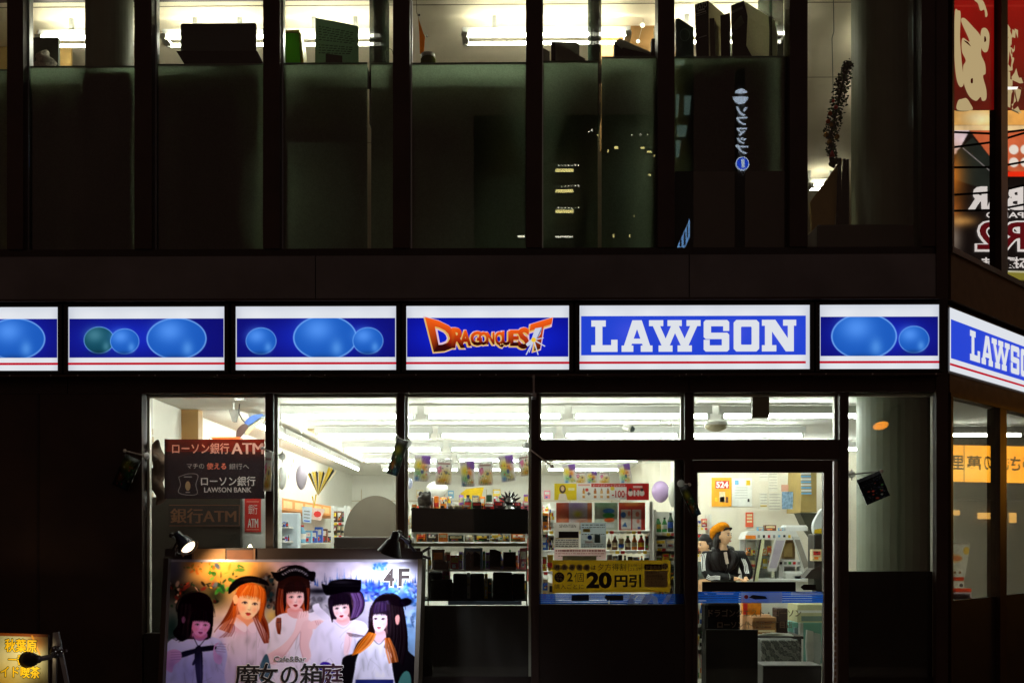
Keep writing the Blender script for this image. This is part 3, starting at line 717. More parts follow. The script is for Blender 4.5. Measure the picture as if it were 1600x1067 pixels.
def woman(A, cx, cy, w, h, rot, skin, lip, eye=(34, 22, 28), turn=0.0, hair=(24, 18, 22), bang=-.2, side=(.2, .2)):
    """a printed face: oval with soft modelling, eyes, nose, mouth, a fringe and side hair; w,h half-width and half-height"""
    ca, sa = math.cos(rot), math.sin(rot)
    def T(u, v): return (cx + u * w * ca - v * h * sa, cy + u * w * sa + v * h * ca)
    sc = lambda f: tuple(min(255, k * f) for k in skin)
    warm = tuple(min(255, k * f_) for k, f_ in zip(skin, (.93, .74, .72)))
    A.spl([T(0, -1), T(.74, -.72), T(.95, -.05), T(.84, .40), T(.50, .80), T(.14, 1.0), T(-.14, 1.0), T(-.50, .80), T(-.84, .40), T(-.95, -.05), T(-.74, -.72)], skin)
    far = -1 if turn > 0 else 1
    A.blob(*T(far * .85, .25), w * .34, h * .7, warm, .75); A.blob(*T(-far * .95, .1), w * .18, h * .6, sc(.8), .55)
    A.blob(*T(.0, .98), w * .7, h * .16, warm, .8); A.blob(*T(0, bang + .05), w * .9, h * .16, sc(.72), .75)
    A.blob(*T(turn * .3 - .45, .42), w * .22, h * .16, warm, .55); A.blob(*T(turn * .3 + .45, .42), w * .22, h * .16, warm, .55)
    A.blob(*T(turn * .35, .2), w * .13, h * .3, sc(1.12), .8); A.blob(*T(turn * .3, .88), w * .2, h * .08, sc(1.08), .7)
    for s in (-1, 1):
        ex, ey = .40 * s + turn * .24, .08
        A.blob(*T(ex, ey - .02), w * .24, h * .12, sc(.76), .6)
        A.ell(*T(ex, ey + .01), w * .15, h * .05, (220, 206, 212), .7, rot, .6)
        A.ell(*T(ex + turn * .05, ey + .005), w * .085, h * .06, eye, 1, rot, .5)
        A.ell(*T(ex + .05, ey - .03), w * .03, h * .026, (250, 244, 244), .8)
        A.line([T(ex - .19 - .03 * (s < 0), ey + .03), T(ex - .07, ey - .045), T(ex + .08, ey - .05), T(ex + .19 + .03 * (s > 0), ey + .015)], h * .036, (26, 16, 20), .9, True)
        A.line([T(ex - .13, ey + .075), T(ex + .13, ey + .07)], h * .02, sc(.62), .5)
        A.line([T(ex - .22, ey - .23), T(ex + .02, ey - .27), T(ex + .22, ey - .23)], h * .04, tuple((k + m) / 2 for k, m in zip(hair, skin)), .55, True)
    nx = turn * .36
    A.blob(*T(nx + .1 * -far, .38), w * .08, h * .14, sc(.84), .55)
    A.line([T(nx - .09, .43), T(nx, .455), T(nx + .09, .43)], h * .035, sc(.62), .75, True)
    lx = turn * .28
    A.spl([T(lx - .23, .655), T(lx - .07, .60), T(lx, .62), T(lx + .07, .60), T(lx + .23, .655), T(lx, .69)], tuple(k * .82 for k in lip), .95)
    A.spl([T(lx - .20, .67), T(lx, .68), T(lx + .20, .67), T(lx + .08, .765), T(lx - .08, .765)], lip, .95)
    A.blob(*T(lx, .73), w * .08, h * .02, tuple(min(255, k + 60) for k in lip), .6); A.line([T(lx - .22, .66), T(lx, .685), T(lx + .22, .66)], h * .022, tuple(k * .4 for k in lip), .7, True)
    A.blob(*T(lx, .86), w * .16, h * .03, sc(.84), .6)
    # fringe with separate ends, and locks over both cheeks
    r = random.Random(int(cx * 7)); n = 11
    up = [T(-1.02 + 2.04 * k / n, -1.05 + .25 * (abs(2 * k / n - 1)) ** 2) for k in range(n + 1)]
    lo = [T(.98 - 1.96 * k / (2 * n), bang + .07 * math.cos((2 * k / (2 * n) - 1) * 1.4) - .05 + (.10 if k % 2 else -.06) * r.uniform(.5, 1.1) + .22 * abs(k / n - 1) ** 3) for k in range(2 * n + 1)]
    A.poly(up + lo, hair)
    for k in range(16): u = r.uniform(-.9, .9); A.line([T(u * .7, -1.0), T(u * .95, -.6), T(u * 1.0, bang - .08)], .7, tuple(min(255, q * r.choice((.6, 1.5, 1.9)) + 8) for q in hair), .45, True)
    for s, g in ((-1, side[0]), (1, side[1])):
        if g: A.spl([T(s * 1.08, -.7), T(s * (1 - g), -.3), T(s * (1 - g * .8), .2), T(s * (.98 - g * .5), .75), T(s * 1.1, 1.05), T(s * 1.22, .2)], hair)
def cloth(A, x0, y0, x1, y1, n, col, seed):
    """soft folds printed on a blouse"""
    r = random.Random(seed)
    for k in range(n):
        x, y = r.uniform(x0, x1), r.uniform(y0, y1); L = r.uniform(8, 22); a = r.uniform(1.1, 2.1); f = r.choice((.72, .8, .86, 1.1))
        A.line([(x, y), (x + L * .5 * math.cos(a) + r.uniform(-2, 2), y + L * .5 * math.sin(a)), (x + L * math.cos(a), y + L * math.sin(a))], r.uniform(1, 3.2), tuple(min(255, c * f) for c in col), .32, True)
def strands(A, pts0, pts1, n, col, jit, seed, a=.55, w=.9):
    r = random.Random(seed); p0, p1 = catmull(pts0, 8, False), catmull(pts1, 8, False)
    for k in range(n):
        t = (k + r.random()) / n; q = p0 * (1 - t) + p1 * t
        j = r.uniform(-jit, jit)
        A.line(q[::3], w, tuple(min(255, max(0, c + j)) for c in col), a)
WH = (232, 224, 234)
def blouse(pts, col, n, seed, box):
    A.spl(pts, col); cloth(A, *box, n, col, seed)
    for p, q in zip(pts[:-1], pts[1:]): pass
def cloth(A, x0, y0, x1, y1, n, col, seed):
    r = random.Random(seed)
    for k in range(n):
        x, y = r.uniform(x0, x1), r.uniform(y0, y1); L = r.uniform(30, 90); a = r.gauss(1.5, .45); f = r.choice((.70, .78, .84, .9, 1.08, 1.1)); w = r.uniform(6, 22)
        for j in range(5): A.blob(x + L * j / 5 * math.cos(a), y + L * j / 5 * math.sin(a), w * .5 + 2, w * .5 + 10, tuple(min(255, c * f) for c in col), .14)
        if k % 3 == 0: A.line([(x, y), (x + L * .5 * math.cos(a) + r.uniform(-6, 6), y + L * .5 * math.sin(a)), (x + L * math.cos(a), y + L * math.sin(a))], r.uniform(1.5, 3.5), tuple(c * .62 for c in col), .4, True)
def wisps(cx, cy, rx, ry, a0, a1, n, col, seed, L=(.1, .5)):
    r = random.Random(seed)
    for k in range(n):
        a = r.uniform(a0, a1); k1 = 1 + r.uniform(*L) * .12; x, y = cx + rx * math.cos(a), cy + ry * math.sin(a)
        A.line([(cx + rx * .9 * math.cos(a - .25), cy + ry * .9 * math.sin(a - .25)), (x, y), (cx + rx * k1 * math.cos(a + .28), cy + ry * k1 * math.sin(a + .28))], r.uniform(1.4, 3), tuple(c * r.uniform(.7, 1.3) for c in col), .7, True)
# third woman, centre back: dark hair turning orange at the jaw, lace band with ears, clasped hands
A.spl([(580, 220), (600, 150), (660, 120), (720, 140), (745, 200), (745, 300), (735, 345), (690, 350), (640, 355), (606, 372), (578, 360), (574, 290)], (44, 22, 20))
A.blob(622, 320, 26, 44, (226, 92, 26), .95); A.blob(650, 345, 30, 14, (240, 130, 40), .9); A.blob(722, 312, 18, 40, (214, 84, 28), .9); A.blob(588, 330, 12, 50, (96, 40, 24), .9)
strands(A, [(590, 220), (584, 300), (590, 372)], [(622, 230), (616, 300), (636, 352)], 16, (150, 62, 26), 70, 1, .6, 2.4); strands(A, [(722, 220), (728, 290), (712, 342)], [(744, 220), (742, 290), (736, 340)], 10, (150, 60, 26), 60, 2, .6, 2.4)
blouse([(470, 770), (500, 560), (520, 440), (560, 380), (620, 345), (740, 345), (800, 330), (860, 380), (870, 480), (830, 600), (820, 770)], (236, 224, 228), 46, 11, (510, 400, 830, 700))
A.spl([(760, 310), (790, 296), (800, 316), (850, 365), (830, 380), (780, 350)], (224, 216, 224)); A.blob(800, 340, 40, 20, (190, 180, 192), .5)
A.spl([(640, 320), (705, 320), (710, 350), (680, 372), (640, 352)], (226, 172, 166))
woman(A, 672, 258, 50, 72, -.04, (242, 196, 188), (186, 40, 48), turn=.1, hair=(40, 20, 20), bang=-.30, side=(.14, .14))
A.spl([(552, 148), (548, 138), (580, 140), (606, 128), (650, 106), (700, 108), (738, 132), (768, 138), (772, 160), (760, 186), (736, 178), (690, 158), (640, 162), (606, 180), (584, 186), (566, 172)], (22, 17, 20))
for k in range(24): A.ell(606 + k * 5.4, 150 - 26 * math.sin(k / 23 * 3.14) + (k % 2) * 6, 4.6, 3.6, (150, 146, 156) if k % 3 else (206, 200, 206), .65, soft=.5)
wisps(660, 150, 84, 44, 3.2, 6.2, 26, (24, 18, 20), 31)
strands(A, [(584, 370), (580, 400), (592, 450)], [(604, 370), (606, 410), (602, 452)], 8, (130, 56, 30), 50, 3, .9, 4); A.line([(586, 392), (606, 388)], 3, (70, 40, 60), .9)
AR = (240, 204, 200)
A.spl([(536, 560), (560, 540), (620, 500), (668, 440), (684, 380), (700, 352), (730, 350), (742, 376), (730, 400), (700, 440), (650, 530), (600, 590), (560, 600)], AR); A.blob(600, 560, 40, 20, (206, 156, 160), .6); A.line([(560, 596), (620, 560), (676, 480), (712, 420)], 4, (196, 140, 144), .6, True)
A.spl([(716, 390), (752, 384), (764, 440), (748, 500), (760, 560), (730, 590), (704, 520), (702, 450)], (236, 196, 192)); A.line([(706, 440), (704, 510), (722, 570)], 3.5, (190, 134, 140), .6, True)
for k in range(4): A.spl([(686 + k * 13, 372 - k * 5), (694 + k * 13, 340 - k * 2), (704 + k * 12, 338), (708 + k * 11, 366)], (244, 206, 200)); A.line([(688 + k * 13, 372 - k * 4), (696 + k * 12, 342)], 2, (190, 130, 134), .7)
A.spl([(744, 392), (790, 378), (816, 384), (824, 400), (812, 420), (770, 424), (742, 420)], (240, 200, 194))
for k in range(4): A.line([(776 + k * 12, 384 + k * 2), (786 + k * 10, 404 + k * 4)], 2.4, (186, 120, 124), .8); A.ell(800 + k * 7, 420 - k * 9, 5, 4, (196, 40, 76), 1, .4)
# second woman: ginger fringe under a black beret, long locks over a lilac-lit blouse
A.spl([(372, 250), (352, 300), (330, 350), (300, 400), (272, 440), (300, 440), (360, 420), (390, 370), (480, 370), (520, 440), (548, 480), (534, 510), (550, 470), (540, 400), (520, 350), (530, 280), (515, 225), (460, 200), (400, 215)], (120, 54, 24))
blouse([(230, 770), (250, 600), (262, 470), (300, 410), (360, 372), (400, 380), (480, 380), (520, 420), (545, 470), (535, 540), (500, 640), (480, 770)], (230, 214, 228), 54, 12, (265, 420, 530, 740))
A.blob(400, 410, 60, 40, (226, 160, 180), .55); A.blob(300, 480, 30, 60, (180, 170, 226), .5)
A.spl([(400, 350), (452, 366), (466, 388), (440, 412), (400, 392), (380, 362)], (236, 170, 132))
A.spl([(362, 362), (392, 372), (436, 412), (424, 440), (380, 412), (358, 384)], (240, 222, 232)); A.spl([(470, 384), (494, 392), (488, 430), (462, 444), (438, 414)], (236, 216, 228)); A.line([(436, 412), (440, 560), (436, 700)], 2.2, (180, 164, 186), .7, True)
strands(A, [(374, 270), (350, 350), (290, 430)], [(398, 300), (380, 370), (350, 450)], 26, (176, 86, 36), 64, 3, .6, 3); strands(A, [(462, 366), (490, 430), (526, 500)], [(510, 350), (540, 410), (546, 500)], 20, (140, 60, 34), 60, 4, .65, 3)
strands(A, [(340, 400), (330, 440), (296, 470)], [(372, 400), (376, 430), (360, 462)], 10, (110, 44, 40), 40, 43, .6, 2.4)
woman(A, 444, 288, 63, 90, .13, (255, 214, 168), (206, 64, 58), turn=.22, hair=(196, 96, 34), bang=-.34, side=(.05, .13))
A.spl([(364, 262), (376, 252), (386, 272), (382, 296), (370, 300), (362, 280)], (240, 186, 136)); A.ell(371, 303, 3.4, 5, (50, 30, 34))
strands(A, [(430, 206), (404, 236), (390, 262)], [(500, 206), (524, 236), (522, 300)], 30, (236, 140, 56), 56, 5, .6, 2.4)
A.spl([(338, 248), (344, 206), (380, 172), (430, 158), (490, 166), (528, 186), (540, 208), (508, 200), (450, 192), (400, 204), (364, 232)], (20, 17, 19)); A.blob(430, 176, 50, 8, (56, 46, 44), .6)
# fourth woman: violet bob, black cap with ears
blouse([(770, 770), (760, 560), (756, 470), (800, 400), (860, 372), (960, 376), (1030, 400), (1040, 480), (1000, 600), (990, 770)], (230, 222, 234), 46, 13, (770, 400, 1020, 740))
A.spl([(842, 320), (840, 270), (880, 232), (950, 226), (1002, 238), (1022, 290), (1012, 340), (980, 372), (950, 382), (930, 360), (880, 376), (856, 366)], (30, 20, 34))
A.spl([(890, 362), (940, 360), (946, 392), (916, 408), (884, 388)], (230, 190, 190))
woman(A, 903, 314, 47, 68, -.12, (246, 210, 206), (190, 16, 44), turn=-.1, hair=(26, 17, 28), bang=-.20, side=(.10, .16))
strands(A, [(948, 246), (966, 300), (950, 378)], [(1000, 244), (1018, 300), (990, 366)], 26, (96, 66, 112), 56, 6, .65, 3); strands(A, [(846, 280), (848, 320), (866, 368)], [(864, 280), (862, 320), (876, 370)], 8, (40, 26, 44), 30, 61, .7, 2.6)
A.spl([(806, 212), (804, 196), (830, 204), (850, 184), (900, 174), (950, 174), (984, 178), (1002, 184), (998, 232), (970, 240), (920, 240), (870, 250), (836, 256), (818, 244)], (15, 13, 16)); A.blob(900, 190, 50, 8, (46, 40, 50), .6)
A.spl([(926, 470), (938, 440), (962, 446), (958, 500), (940, 560), (922, 540)], (240, 208, 208)); A.line([(946, 450), (950, 500), (936, 545)], 2.5, (190, 140, 150), .6, True); A.line([(862, 380), (916, 420), (960, 384)], 2.4, (176, 170, 190), .8, True)
# fifth woman: long dark hair with orange tips, pale vest over black
A.spl([(1062, 330), (1070, 282), (1106, 254), (1160, 250), (1204, 274), (1220, 340), (1238, 440), (1244, 540), (1262, 600), (1240, 640), (1180, 620), (1130, 500)], (20, 15, 19))
A.spl([(920, 770), (914, 600), (930, 560), (985, 540), (1040, 480), (1160, 480), (1210, 500), (1250, 540), (1296, 600), (1298, 770)], (24, 20, 25)); A.spl([(1196, 694), (1222, 640), (1250, 640), (1262, 694), (1250, 770), (1190, 770)], (80, 130, 120))
A.spl([(982, 770), (980, 620), (1000, 540), (1050, 480), (1110, 470), (1150, 500), (1164, 600), (1170, 770)], (232, 230, 238)); cloth(A, 995, 520, 1150, 660, 30, (230, 228, 238), 14); A.rect(985, 676, 1172, 770, (42, 50, 112)); A.blob(1080, 700, 60, 20, (70, 80, 150), .6)
A.spl([(1072, 432), (1120, 430), (1130, 470), (1100, 492), (1068, 474)], (228, 196, 198)); A.line([(1062, 470), (1098, 500), (1130, 466)], 3, (70, 60, 70), .8, True)
woman(A, 1098, 368, 46, 74, .02, (246, 224, 226), (200, 110, 116), turn=-.12, hair=(42, 28, 44), bang=-.26, side=(.08, .2))
strands(A, [(1076, 290), (1066, 310), (1060, 350)], [(1140, 282), (1148, 300), (1150, 330)], 26, (84, 64, 106), 44, 7, .6, 2.4)
A.spl([(1060, 330), (1052, 400), (1030, 450), (990, 490), (966, 550), (960, 566), (1000, 540), (1046, 500), (1076, 450), (1066, 400)], (40, 22, 24)); strands(A, [(1046, 440), (1000, 490), (962, 560)], [(1082, 450), (1060, 500), (1000, 546)], 24, (232, 128, 38), 60, 8, .7, 3.4)
strands(A, [(990, 452), (960, 446), (930, 440)], [(1030, 460), (990, 466), (950, 462)], 5, (40, 24, 30), 20, 81, .8, 2)
strands(A, [(1130, 300), (1140, 430), (1120, 520)], [(1216, 320), (1236, 470), (1220, 620)], 34, (40, 28, 34), 26, 10, .6, 3.4); strands(A, [(1126, 470), (1130, 530), (1150, 600)], [(1150, 470), (1180, 530), (1196, 590)], 14, (206, 112, 44), 70, 9, .7, 4)
A.spl([(1176, 366), (1190, 352), (1198, 372), (1192, 400), (1180, 398)], (206, 150, 140)); A.spl([(1196, 280), (1228, 268), (1254, 280), (1250, 300), (1222, 312), (1200, 306)], (16, 13, 18)); wisps(1140, 330, 84, 84, 3.6, 6.2, 22, (30, 22, 30), 33)
# first woman: black bob, black ribbon held in both hands
blouse([(24, 770), (26, 600), (36, 500), (90, 464), (160, 462), (250, 462), (300, 480), (340, 540), (330, 640), (320, 770)], (186, 190, 232), 56, 15, (40, 490, 320, 740))
A.spl([(84, 470), (66, 440), (88, 400), (84, 320), (110, 262), (170, 240), (232, 254), (262, 310), (266, 390), (256, 450), (236, 478), (150, 474), (112, 486)], (17, 11, 15))
A.spl([(170, 440), (230, 440), (236, 466), (204, 484), (166, 466)], (150, 104, 160))
woman(A, 204, 398, 50, 66, .07, (190, 134, 190), (130, 48, 104), turn=.22, hair=(17, 11, 16), bang=-.24, side=(.16, .06))
A.ell(116, 378, 9, 17, (150, 100, 150), .9); strands(A, [(100, 300), (92, 380), (80, 450)], [(150, 300), (148, 400), (146, 470)], 16, (34, 22, 32), 18, 16, .6, 2.6); wisps(170, 350, 100, 112, 2.6, 6.2, 26, (20, 14, 18), 34); strands(A, [(80, 430), (72, 456), (50, 468)], [(120, 460), (116, 480), (96, 490)], 6, (24, 16, 22), 10, 17, .9, 2.4)
for p in ([(196, 520), (112, 540), (110, 566), (150, 556), (198, 536)], [(196, 516), (276, 506), (278, 528), (200, 536)], [(178, 530), (214, 530), (222, 690), (196, 694)], [(196, 540), (206, 536), (180, 600), (168, 596)]): A.spl(p, (16, 13, 20))
A.line([(168, 462), (196, 516), (232, 470)], 4, (40, 32, 56), .9); A.line([(206, 540), (214, 690)], 2.4, (70, 62, 90), .7); A.spl([(190, 510), (206, 508), (208, 540), (190, 542)], (24, 18, 28))
for hx, hy, s_ in ((76, 560, 1), (316, 520, -1)):
    A.spl([(hx - 40, hy + 60), (hx - 42, hy - 10), (hx - 10, hy - 34), (hx + 24 * s_ + 4, hy - 26), (hx + 38 * s_, hy), (hx + 26 * s_, hy + 26), (hx, hy + 46), (hx - 8, hy + 80)], (196, 156, 206))
    for k in range(4): A.line([(hx - 16 * s_, hy - 20 + k * 13), (hx + 34 * s_, hy - 22 + k * 12)], 2.6, (128, 88, 150), .75)
    A.blob(hx - 10, hy + 40, 20, 24, (150, 116, 176), .5)
A.spl([(500, 640), (520, 570), (540, 550), (556, 600), (560, 660), (520, 690)], (56, 92, 104)); A.spl([(806, 600), (850, 592), (880, 640), (850, 694), (812, 690)], (60, 30, 150))
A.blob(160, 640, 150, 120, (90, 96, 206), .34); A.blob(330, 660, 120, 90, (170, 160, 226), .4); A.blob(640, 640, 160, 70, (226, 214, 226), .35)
A.line([(486, 86), (486, 770)], 1.6, (120, 110, 120), .35); A.line([(24, 208), (1298, 208)], 1.4, (120, 110, 120), .18)
A.a[:] = 255 * np.clip((np.clip(A.a, 0, 255) / 255 - .05) * 1.10, 0, 1) ** 1.1 * np.array([.97, .96, 1.04]); A.blur(1)
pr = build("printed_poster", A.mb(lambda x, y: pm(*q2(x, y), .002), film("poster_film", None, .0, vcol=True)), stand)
PB, PW, PD = mat("poster_black", (20, 12, 18)), mat("poster_white", (240, 236, 240)), mat("poster_maroon", (40, 10, 16))
fpm = lambda o: (lambda x, y: pm(x, y, o))
mb = MB()
for s, r_, tt in (("魔", (370, 1037, 408, 1072), 0), ("女", (405, 1036, 436, 1071), 0), ("の", (442, 1041, 468, 1069), 0), ("箱", (472, 1036, 506, 1071), 0), ("庭", (504, 1036, 538, 1070), 0)):
    x0, y0, x1, y1 = r_
    for k in range(8): dx, dy = 1.3 * math.cos(k * .785), 1.3 * math.sin(k * .785); tadd(mb, s, (x0 + dx, y0 + dy, x1 + dx, y1 + dy), fpm(.003 + k * .0002), PW)
    for k, (dx, dy) in enumerate(((-.7, 0), (.7, 0), (0, .3), (0, -.3))): tadd(mb, s, (x0 + dx, y0 + dy, x1 + dx, y1 + dy), fpm(.006 + k * .0002), PB if s != "庭" else mat("poster_plum", (54, 16, 40)))
build("shop_title", mb, pr); mb = MB()
for s, r_ in (("4", (598, 888, 615, 916)), ("F", (621, 888, 638, 916))):
    tadd(mb, s, (r_[0] - 1.5, r_[1] - 1.5, r_[2] + 1.5, r_[3] + 1.5), fpm(.004), PW, .05); tadd(mb, s, r_, fpm(.006), PD, .02)
build("floor_number", mb, pr); mb = MB()
tadd(mb, "Cafe&Bar", (429, 1024, 481, 1034), fpm(.004), PW, .05); tadd(mb, "Cafe&Bar", (430, 1025, 480, 1033), fpm(.006), mat("poster_grey", (90, 80, 90)), 0)
build("subtitle", mb, pr)
def bar(mb, p, q, w, th, mt):
    """square rail from p to q"""
    p, q = Vector(p), Vector(q); d = (q - p); L = d.length
    rot = d.to_track_quat('Z', 'Y').to_matrix(); mb.obox((p + q) / 2, (w, th, L), rot, mt)
mb = MB()
bar(mb, pm(259, 872), pm(257, 1092), .05, .06, BLACK); bar(mb, pm(657.5, 872), pm(654, 1120), .04, .07, mat("stand_side", (92, 88, 80), .5, .4)); bar(mb, pm(262, 875.6), pm(656, 875.6), .012, .02, mat("silver_trim", (180, 176, 190), .35, .6))
bar(mb, pm(258, 1092), pm(654, 1092), .04, .05, BLACK); build("frame", mb, stand)
mb = MB(); q = pm(300, 880); mb.box(tl.x + .02, tr_.x, YP + .09, YP + .12, .12, P(400, 856, YP + .09).z, mat("stained_board", (44, 28, 20), .5, 0, .3, 4)); 
mb.box(P(303, 860, YP + .08).x, P(352, 860, YP + .08).x, YP + .08, YP + .0898, P(400, 877, YP + .09).z, P(400, 857, YP + .09).z, mat('pale_plank', (200, 150, 90), .6, 0, .2, 9)); mb.box(P(354, 860, YP + .08).x, P(395, 860, YP + .08).x, YP + .082, YP + .0898, P(400, 877, YP + .09).z, P(400, 859, YP + .09).z, mat('brown_plank', (130, 80, 44), .6, 0, .2, 9))
for px in (300, 396): mb.box(P(px, 860, YP + .08).x, P(px + 3, 860, YP + .08).x, YP + .075, YP + .0899, P(400, 876, YP + .09).z, P(400, 857, YP + .09).z, mat("board_batten", (150, 110, 76), .5))
build("back_board", mb, stand)
for x in (tl.x + .06, tr_.x - .06):
    mb = MB(); bar(mb, (x, YP + .2, 0), (x, YP + .2, 1.3), .05, .05, BLACK); mb.box(x - .04, x + .04, YP - .25, YP + .35, 0.0, .04, BLACK); mb.box(x - .025, x + .025, YP + .1201, YP + .175, 1.1, 1.2, BLACK); build("leg", mb, stand)
def clip_lamp(name, label, head, aim, arm, col, power, rad, em, size):
    head, aim = Vector(head), Vector(aim); t = thing(name, label, "lamp", arm[0], "clip lamps over the poster stand")
    d = (aim - head).normalized(); rot = d.to_track_quat('-Z', 'Y').to_matrix()
    sh = mat(name + "_shade", (30, 27, 26), .35, .5)
    inn = mat("lamp_reflector", (230, 220, 200), .3, .5)
    mb = MB(); mb.lathe([(.03, .12), (.034, .06), (.05, .05), (size, -.05), (size + .004, -.055), (size - .004, -.053), (.046, .045), (.03, .05)], head, sh, 24, rot); o1 = build("lamp_shade", mb, t, smooth=True)
    mb = MB(); mb.ell(head - rot @ Vector((0, 0, .03)), (size * .8, size * .8, .035), em, 16, 10, rot); build("bulb", mb, t, smooth=True)
    mb = MB(); pts = [head + rot @ Vector((0, 0, .11))] + [Vector(a) for a in arm[1:]] + [Vector(arm[0])]
    mb.tube(pts, .012, BLACK, 8)
    for p in pts[:-1]: mb.ell(p, (.022, .022, .022), BLACK, 10, 8)
    build("arm", mb, t, smooth=True)
    mb = MB(); b = Vector(arm[0]); mb.box(b.x - .04, b.x + .04, b.y - .05, b.y + .03, b.z - .035, b.z + .03, BLACK); mb.tube([b + Vector((.03, 0, .02)), b + Vector((.1, -.03, .06))], .012, BLACK); mb.tube([b + Vector((.03, 0, -.01)), b + Vector((.1, -.02, -.03))], .012, BLACK)
    build("clamp", mb, t)
    l = bpy.data.lights.new(name + "_light", 'SPOT'); l.energy = power; l.color = col; l.spot_size = rad; l.spot_blend = .7; l.shadow_soft_size = .04
    lo = bpy.data.objects.new("lamp_light", l); COL.objects.link(lo); lo.parent = t
    lo.location = head + d * .075 - WORLD[t.name]; lo.rotation_euler = (Vector((d.x, 0, d.z)) + Vector((0, .22, 0))).to_track_quat('-Z', 'Y').to_euler()
    return t
h1 = P(290, 849, YP - .30); h2 = P(612, 854, YP - .42)
clip_lamp("clip_lamp", "black clip lamp with a glowing warm bulb at the left end of the poster stand", h1, h1 + Vector((.62, -.30, -.62)), [pm(268, 862, .06), P(268, 836, YP - .16), P(279, 843, YP - .22)], (1.0, .68, .40), 32, 2.95, emit("warm_bulb", (255, 226, 190), 3.0), .075)
clip_lamp("clip_lamp", "black clip lamp throwing cold white light down at the right end of the poster stand", h2, h2 + Vector((-.35, .2, -1)), [pm(652, 866, .05), P(640, 846, YP - .16), P(624, 832, YP - .24)], (.84, .89, 1.0), 66, 2.8, emit("cold_bulb", (235, 242, 255), 6.0), .095)
# ================================================================== YELLOW BOARD ON A FRAME, LOWER LEFT
YL = -1.0
lb = thing("street_board", "yellow and mint advertising board on an aluminium trestle at the lower left", "signboard", (P(20, 1030, YL).x, YL, 0))
A = Art(-80, 989, 75, 1110, 1.0, (176, 190, 160))
A.blob(20, 1020, 60, 30, (206, 214, 190), .8); A.blob(-20, 1100, 60, 50, (240, 180, 20), 1); A.blob(60, 1000, 16, 14, (150, 90, 20), .9); A.blob(62, 1075, 24, 26, (60, 50, 20), .8); A.rect(-80, 985, 75, 993.5, (130, 66, 14)); A.line([(50, 992), (62, 1020)], 2.5, (226, 160, 40)); A.noise(9, 20, .12)
rl = Matrix.Rotation(.07, 2)
lf = lambda o: (lambda x, y: P(x, y + (x - 20) * .03, YL - o))
k1 = build("printed_board", A.mb(lf(.0), printed("board_print", .0)), lb)
mb = MB()
YG, YGO = mat("board_yellow", (250, 205, 20)), mat("board_green", (40, 80, 30))
for s, r_ in (("秋葉原", (8, 998, 57, 1018)), ("一番", (13, 1022, 40, 1038)), ("メイド喫茶", (-14, 1040, 62, 1058))):
    for k in range(8): dx, dy = 1.2 * math.cos(k * .785), 1.2 * math.sin(k * .785); tadd(mb, s, (r_[0] + dx, r_[1] + dy, r_[2] + dx, r_[3] + dy), lf(.003 + k * .0002), YGO)
    for k, (dx, dy) in enumerate(((-.5, 0), (.5, 0), (0, .4), (0, -.4))): tadd(mb, s, (r_[0] + dx, r_[1] + dy, r_[2] + dx, r_[3] + dy), lf(.006 + k * .0002), YG)
build("board_lettering", mb, k1)
mb = MB(); mb.prism([P(-80, 989, YL + .004), P(75, 991, YL + .004), P(75, 1115, YL + .004), P(-80, 1112, YL + .004)], (0, .03, 0), BLACK); build("board_back", mb, lb)
for a_, b_ in (((86.5, 988), (84, 1150)), ((89, 987), (118, 1150)), ((-60, 988), (-64, 1150))):
    mb = MB(); bar(mb, P(*a_, YL + .06), Vector((P(*b_, YL + .06).x, YL + .06, 0)), .022, .03, ALU); build("leg", mb, lb)
mb = MB(); bar(mb, P(75, 1012, YL + .05), P(92, 1012, YL + .05), .03, .02, BLACK); build("bracket", mb, lb)
hl = P(47, 1030, YL - .3)
t = thing("clip_lamp", "black reflector lamp clipped to the aluminium trestle of the yellow board", "lamp", P(88, 1020, YL + .02))
d = (P(8, 1032, YL) - hl).normalized(); rot = d.to_track_quat('-Z', 'Y').to_matrix()
mb = MB(); mb.lathe([(.03, .14), (.034, .05), (.05, .04), (.062, -.05), (.058, -.05), (.045, .035)], hl, BLACK, 20, rot); build("lamp_shade", mb, t, smooth=True)
mb = MB(); mb.ell(hl + d * .0, (.04, .04, .045), MC["warm_bulb"], 14, 8, rot); build("bulb", mb, t, smooth=True)
mb = MB(); mb.tube([hl - d * .13, P(78, 1026, YL - .12), P(88, 1018, YL + .02)], .02, BLACK); mb.ell(P(88, 1018, YL + .0), (.05, .045, .05), BLACK, 12, 8); mb.tube([P(88, 1018, YL - .02), P(104, 1016, YL - .04)], .012, BLACK)
for k in range(5): mb.ell(P(84 + k * 3, 1012 + (k % 3) * 5, YL - .055), (.006,) * 3, ALU, 6, 4)
build("clamp", mb, t)
l = bpy.data.lights.new("board_lamp_light", 'SPOT'); l.energy = 7; l.color = (1, .72, .35); l.spot_size = 2.6; l.spot_blend = .6; l.shadow_soft_size = .04
lo = bpy.data.objects.new("lamp_light", l); COL.objects.link(lo); lo.parent = t; lo.location = hl + d * .06 + Vector((-.05, -.05, 0)) - WORLD[t.name]; lo.rotation_euler = (P(0, 1035, YL) - hl).to_track_quat('-Z', 'Y').to_euler()
